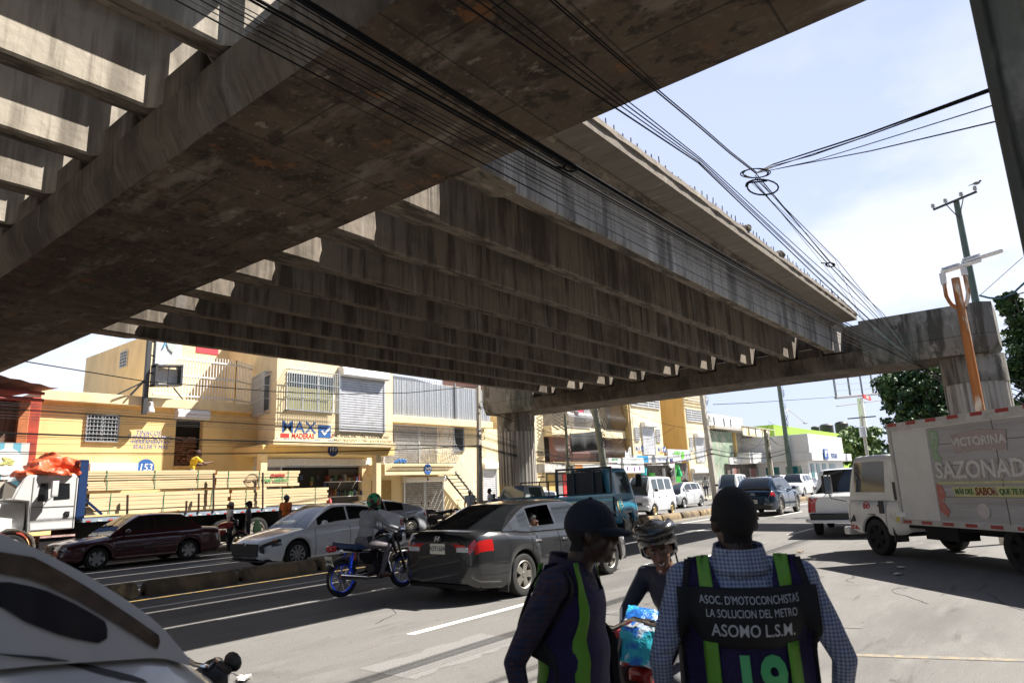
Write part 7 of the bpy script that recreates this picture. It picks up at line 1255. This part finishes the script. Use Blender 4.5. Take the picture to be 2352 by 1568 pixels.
b.rows(rr,closed=True); hl=obj('helmet',b,hb_,r2_); hl.modifiers.new('t','SOLIDIFY').thickness=.02
b=MB(); b.rows([[hp2(-.01+.172*math.cos(e)*math.cos(a),.165*math.cos(e)*math.sin(a),.06+.172*math.sin(e)) for a in [math.pi*.50*(k/8-1) for k in range(17)]] for e in (.40,.62,.86)]); v=obj('raised_chin_bar',b,hb_,hl); v.modifiers.new('t','SOLIDIFY').thickness=.022
b=MB(); b.tube([hp2(.03,.10,-.03),hp2(.05,.10,-.15),hp2(.06,.09,-.24)],.006,5); obj('chin_strap',b,trim,hl)
b=MB(); b.tube([hp2(.099,-.018,-.060),hp2(.105,-.008,-.066),hp2(.105,.008,-.066),hp2(.099,.018,-.060)],.0042,6); obj('smile',b,mat('teeth',(.38,.35,.32),.3),r2_)
def bvh(o):
    from mathutils.bvhtree import BVHTree
    return BVHTree.FromPolygons([v.co for v in o.data.vertices],[tuple(p.vertices) for p in o.data.polygons])
wstr=mat('white stripe cloth',(.7,.7,.7),.7)
def ribbon(bv,par,pts,wd,m,name,dirs,off=.006,wdir=None):
    """strip of cloth laid on the body: pts pulled onto the surface along dirs"""
    rows=[]
    for i,p in enumerate(pts):
        p=V(p); a=V(pts[max(0,i-1)]); c=V(pts[min(len(pts)-1,i+1)]); d=V(dirs[i] if isinstance(dirs,list) else dirs).normalized(); sd=((c-a).cross(d)).normalized()*wd/2; row=[]
        for k in (-1,0,1):
            q=p+sd*k; h=bv.ray_cast(q+d*.5,-d); row.append((h[0]+d*off) if h[0] and (h[0]-q).length<.18 else q+d*off)
        rows.append(row)
    b=MB(); b.rows(rows); o=obj(name,b,m,par,smooth=60); o.modifiers.new('t','SOLIDIFY').thickness=.003; return o
bv=bvh(r2_)
for q,sg in (('L',1),('R',-1)):
    P_={k:V(v)*(1.60/1.72) for k,v in J2.items() if not k.startswith('palm')}
    pts=[lerp(P_['neck'],P_['sh'+q],t) for t in (.35,.6,.85,1.0)]+[lerp(P_['sh'+q],P_['el'+q],t) for t in (.25,.5,.75,1)]+[lerp(P_['el'+q],P_['wr'+q],t) for t in (.25,.5,.75,.95)]
    for k in (-1,0,1): ribbon(bv,r2_,[p+V((.022*k,0,0)) for p in pts],.011,wstr,'sleeve_stripe',[V((0,.2*sg,1))]*3+[V((0,.8*sg,.8))]+[V((.15,sg,.35))]*4+[V((.0,sg*.8,.7))]*4)
b=MB()
for a in (-.5,0,.5): b.prism([(.085+a*.03,1.115),(.085+a*.05-.010,1.135),(.085+a*.05,1.155),(.085+a*.05+.010,1.135)],'x',-.012,-.008)
b.bb((-.012,.065,1.105),(-.008,.105,1.108)); obj('chest_emblem',b,wstr,r2_)
b=MB(); b.tube([(-.05,.045,1.235),(-.03,.03,1.20),(-.02,0,1.16)],.007,6); b.tube([(-.05,-.045,1.235),(-.03,-.03,1.20),(-.02,0,1.16)],.007,6); obj('collar',b,wstr,r2_)
# detergent bag
bgm=layered('detergent bag film',(.03,.16,.55),[((.05,.45,.55),(3,3,3),1,.48,.56,1),((.62,.72,.78),(7,7,7),1,.56,.60,.9)],rough=.18,bump=(12,.8)); b=MB(); rr=[]
for i in range(13):
    t=i/12; wv=.15*(1-.10*math.cos(t*6.3)); th=.07*math.sin(math.pi*min(1,max(.02,t)))**.5+.008; rr.append([(th*math.cos(a)+.006*math.sin(7*a+i),wv*math.sin(a),-.21+.42*t+.008*math.sin(5*a+i*2)) for a in [2*math.pi*k/20 for k in range(20)]])
b.rows(rr,closed=True,caps=True); DB=obj('detergent_bag',b,bgm); fwd=V((math.cos(ry),math.sin(ry),0)); DB.location=V((3.86,1.99,0))+fwd*.34+V((-fwd.y,fwd.x,0))*(.12)+V((0,0,.87)); DB.scale=(.72,.72,.72); DB.rotation_euler=(R(-12),R(-30),ry+R(40)); tag(DB,"glossy blue detergent bag held on the smiling rider's lap",'bag'); text('bag_lettering','BLANCO',wht,DB,.05,(.070,0,.05),Matrix(((0,0,1),(1,0,0),(0,1,0))),ext=.003,bold=.003,shear=.2)
# ---- the two men in vests
def checker(n,a,b_,sz,third=None):
    m=bpy.data.materials.new(n); m.use_nodes=True; t=m.node_tree; p=t.nodes['Principled BSDF']; p.inputs['Roughness'].default_value=.85; c=nd(t,'ShaderNodeTexCoord'); mp_=nd(t,'ShaderNodeMapping'); mp_.inputs['Rotation'].default_value=(0,0,0); t.links.new(c.outputs['Object'],mp_.inputs[0]); s=nd(t,'ShaderNodeSeparateXYZ'); t.links.new(mp_.outputs[0],s.inputs[0]); out=[]
    for ax in (1,2):
        w1=nd(t,'ShaderNodeMath',operation='MULTIPLY'); w1.inputs[1].default_value=1/sz; t.links.new(s.outputs[ax],w1.inputs[0]); w2=nd(t,'ShaderNodeMath',operation='FRACT'); t.links.new(w1.outputs[0],w2.inputs[0]); w3=nd(t,'ShaderNodeMath',operation='GREATER_THAN'); w3.inputs[1].default_value=.52; t.links.new(w2.outputs[0],w3.inputs[0]); out.append(w3)
    ad=nd(t,'ShaderNodeMath',operation='ADD'); t.links.new(out[0].outputs[0],ad.inputs[0]); t.links.new(out[1].outputs[0],ad.inputs[1]); h=nd(t,'ShaderNodeMath',operation='MULTIPLY'); h.inputs[1].default_value=.5; t.links.new(ad.outputs[0],h.inputs[0]); x=nd(t,'ShaderNodeMix',data_type='RGBA'); x.inputs['A'].default_value=(*a,1); x.inputs['B'].default_value=(*b_,1); t.links.new(h.outputs[0],x.inputs['Factor']); t.links.new(x.outputs['Result'],p.inputs['Base Color'])
    n2=nd(t,'ShaderNodeTexNoise'); n2.inputs['Scale'].default_value=9; n2.inputs['Detail'].default_value=4; n2.inputs['Distortion'].default_value=1.2; t.links.new(c.outputs['Object'],n2.inputs['Vector']); bp=nd(t,'ShaderNodeBump'); bp.inputs['Strength'].default_value=.8; bp.inputs['Distance'].default_value=.06; t.links.new(n2.outputs['Fac'],bp.inputs['Height']); t.links.new(bp.outputs[0],p.inputs['Normal']); MATS[n]=m; return m
skind=mat('shade darkened skin',(.045,.021,.013),.5,nz=(9,.25),spec=.45,bump=(90,.12)); plaid=checker('dark plaid shirt',(.05,.026,.036),(.014,.022,.055),.022); ging=checker('blue gingham shirt',(.36,.38,.44),(.07,.10,.22),.013); vestm=mat('purple mesh vest',(.020,.010,.065),.8,nz=(90,.6),bump=(140,.6)); vblk=mat('vest black band',(.008,.008,.009),.8); lime=mat('lime reflective strip',(.13,.33,.025),.5); ltr=mat('vest lettering grey',(.5,.5,.52),.6); ltg=mat('vest number green',(.09,.45,.15),.5)  # silhouette shade put into the skin colour; vest and shirt tones lowered too
def drape(bv,par,name,m,zs,yl,yr,off,d=V((1,0,0)),n=16,back=True,smooth=60,thick=.004,fold=0):
    """cloth panel on the back (or front) of a torso, cast along d onto the body"""
    rows=[];last={}
    for z in zs:
        a,c=yl(z),yr(z); row=[]
        for k in range(n+1):
            y=a+(c-a)*k/n; q=V((0,y,z)); h=bv.ray_cast(q-d*1.0,d); x=None
            if h[0] is not None and abs(h[0].x)<.30: x=h[0]-d*off
            if x is None: x=last.get(k,q)
            x=V((x.x,y,z)); last[k]=x; row.append(x+V((fold*math.sin(z*31+y*9),0,0)))
        rows.append(row)
    for _ in range(2):
        for i in range(1,len(rows)-1):
            for k in range(n+1): rows[i][k]=V(((rows[i-1][k].x+2*rows[i][k].x+rows[i+1][k].x)/4,rows[i][k].y,rows[i][k].z))
    b=MB(); b.rows(rows); o=obj(name,b,m,par,smooth=smooth); o.modifiers.new('t','SOLIDIFY').thickness=thick; return o
def ls_(a,b_,n): return [a+(b_-a)*i/n for i in range(n+1)]
A2=V((2.53,.92,0)); h2=R(29)
man2,P2,hp_,_t=figure('man seen from behind in a purple mesh vest numbered 19 over a blue gingham shirt',(2.515,.968,0),h2,dict(shirt=ging,legs=jean),1.70,J=dict(head=(.03,0,1.555),neck=(0,0,1.43),shL=(.0,.205,1.355),shR=(.0,-.205,1.355),elL=(-.03,.315,1.09),elR=(-.03,-.315,1.09),wrL=(.08,.30,.86),wrR=(.08,-.30,.86),che=(0,0,1.25)),slv='long',vox=.0085,hair='crop',skinm=skind,turn=R(10),build=1.2)
bv=bvh(man2)
neckw=lambda z:.085+max(0,(z-1.31))*.25
vz=ls_(.72,1.415,30); hw2=lambda z:.228 if z<1.22 else .228-.04*((z-1.22)/.2)
ve=drape(bv,man2,'vest',vestm,ls_(.72,1.31,26),lambda z:-hw2(z),lambda z:hw2(z),.014,n=22)
for s in (1,-1):
    drape(bv,ve,'vest_shoulder',vestm,ls_(1.305,1.425,8),(lambda z,s=s:(neckw(z) if s>0 else -hw2(z))),(lambda z,s=s:(hw2(z) if s>0 else -neckw(z))),.014,n=8)
    drape(bv,ve,'vest_trim',vblk,ls_(.72,1.42,24),(lambda z,s=s:s*hw2(z)-.012),(lambda z,s=s:s*hw2(z)+.012),.020,n=3)
    drape(bv,ve,'lime_strip',lime,ls_(1.315,1.43,7),(lambda z,s=s:s*.135-.022),(lambda z,s=s:s*.135+.022),.021,n=4); drape(bv,ve,'lime_strip',lime,ls_(.72,1.145,14),(lambda z,s=s:s*.135-.022),(lambda z,s=s:s*.135+.022),.021,n=4)
b=MB(); 
drape(bv,ve,'vest_neck_trim',vblk,ls_(1.300,1.325,3),lambda z:-.10,lambda z:.10,.019,n=12)
drape(bv,ve,'vest_panel',vblk,ls_(1.130,1.328,12),lambda z:-.238,lambda z:.238,.024,n=22)
BACK=Matrix(((0,0,-1),(-1,0,0),(0,1,0)))   # reads right, faces -x
def bodytext(bv,par,s_,m,h,y,z,xs=.8,bold=.004,off=.030):
    o=text('vest_lettering',s_,m,par,h,(0,y,z),BACK,ext=.0,bold=bold,xs=xs)
    for v in o.data.vertices:
        q=bv.ray_cast(V((-1,v.co.y,v.co.z)),V((1,0,0))); 
        if q[0] is not None: v.co.x=min(q[0].x,.0)-off
    return o
bodytext(bv,ve,"ASOC. D'MOTOCONCHISTAS",ltr,.026,-.005,1.288,.68,0); bodytext(bv,ve,'LA SOLUCION DEL METRO',ltr,.026,-.005,1.246,.68,0); bodytext(bv,ve,'ASOMO L.S.M.',ltr,.040,-.005,1.190,.78,.0006); bodytext(bv,ve,'19',ltg,.150,-.01,1.022,.85,.008)
m=MB(); n=24; m.rows([[(.0+.082*q*math.cos(2*math.pi*j/n)-.005,.088*q*math.sin(2*math.pi*j/n),z+.012*math.cos(2*math.pi*j/n)) for j in range(n)] for z,q in ((1.375,1.25),(1.41,1.0),(1.455,.93),(1.46,1.0),(1.42,1.12),(1.385,1.3))],closed=True); obj('shirt_collar',m,ging,man2)
# left man, in profile
man1,P1,hp1,_t=figure('man in a navy cap and purple vest over a plaid shirt, looking right',(2.40,1.655,0),R(-72),dict(shirt=plaid,legs=jean),1.71,J=dict(head=(.115,0,1.51),neck=(.045,0,1.385),shL=(.0,.20,1.33),shR=(.0,-.20,1.33),elR=(-.15,-.26,1.06),elL=(-.05,.27,1.06),wrR=(-.10,-.27,.83),wrL=(.04,.24,.83),che=(.0,0,1.22)),slv='long',vox=.0085,hair='crop',skinm=skind,cap=capn,turn=R(14),build=1.15)
bv=bvh(man1); RT=V((0,1,0))
ve=drape(bv,man1,'vest',vestm,ls_(.72,1.28,24),lambda z:-.20,lambda z:.20,.014,d=V((-1,0,0)),n=20,back=False); drape(bv,ve,'vest_back',vestm,ls_(.72,1.28,24),lambda z:-.20,lambda z:.20,.014,n=20)
for s in (1,-1):
    for d in (1,-1):
        drape(bv,ve,'vest_shoulder',vestm,ls_(1.275,1.395,8),(lambda z,s=s:(.075 if s>0 else -.17)),(lambda z,s=s:(.17 if s>0 else -.075)),.014,d=V((d,0,0)),n=8); drape(bv,ve,'lime_strip',lime,ls_(.72,1.40,24),(lambda z,s=s:s*.150-.016),(lambda z,s=s:s*.150+.016),.028,d=V((d,0,0)),n=4)
        drape(bv,ve,'vest_trim',vblk,ls_(.72,1.38,24),(lambda z,s=s:s*.198-.012),(lambda z,s=s:s*.198+.012),.021,d=V((d,0,0)),n=3)
m=MB(); m.rows([[(.015+.080*q*math.cos(2*math.pi*j/n),.084*q*math.sin(2*math.pi*j/n),z+.02*math.cos(2*math.pi*j/n)*-1) for j in range(n)] for z,q in ((1.32,1.25),(1.365,1.0),(1.405,.95),(1.41,1.02),(1.37,1.12),(1.33,1.3))],closed=True); obj('shirt_collar',m,plaid,man1)
# litter on the road
paper=mat('litter paper',(.6,.58,.54),.8)
for p_,lab in (((1560/1.0*0+560,1562),'crumpled white paper on the asphalt by the black motorcycle'),((1838,1268),'flattened cardboard scrap on the road behind the man with the 19 vest'),((1855,1310),'small white paper scrap on the sunlit asphalt'),((2062,1320),'torn paper scrap near the truck shadow'),((2070,1305),'small pale litter beside the truck wheels')):
    q=atz(p_,0); b=MB(); n=9; b.rows([[(.16*(i/n-.5)+rnd.uniform(-.02,.02),.11*(j/6-.5)+rnd.uniform(-.02,.02),.012+rnd.uniform(0,.03)) for j in range(7)] for i in range(n+1)]); o=obj('paper_scrap',b,mat('cardboard',(.4,.28,.16),.9) if 'card' in lab else paper,None,smooth=0); o.location=q; o.rotation_euler=(0,0,rnd.uniform(0,3)); tag(o,lab,'paper scrap')
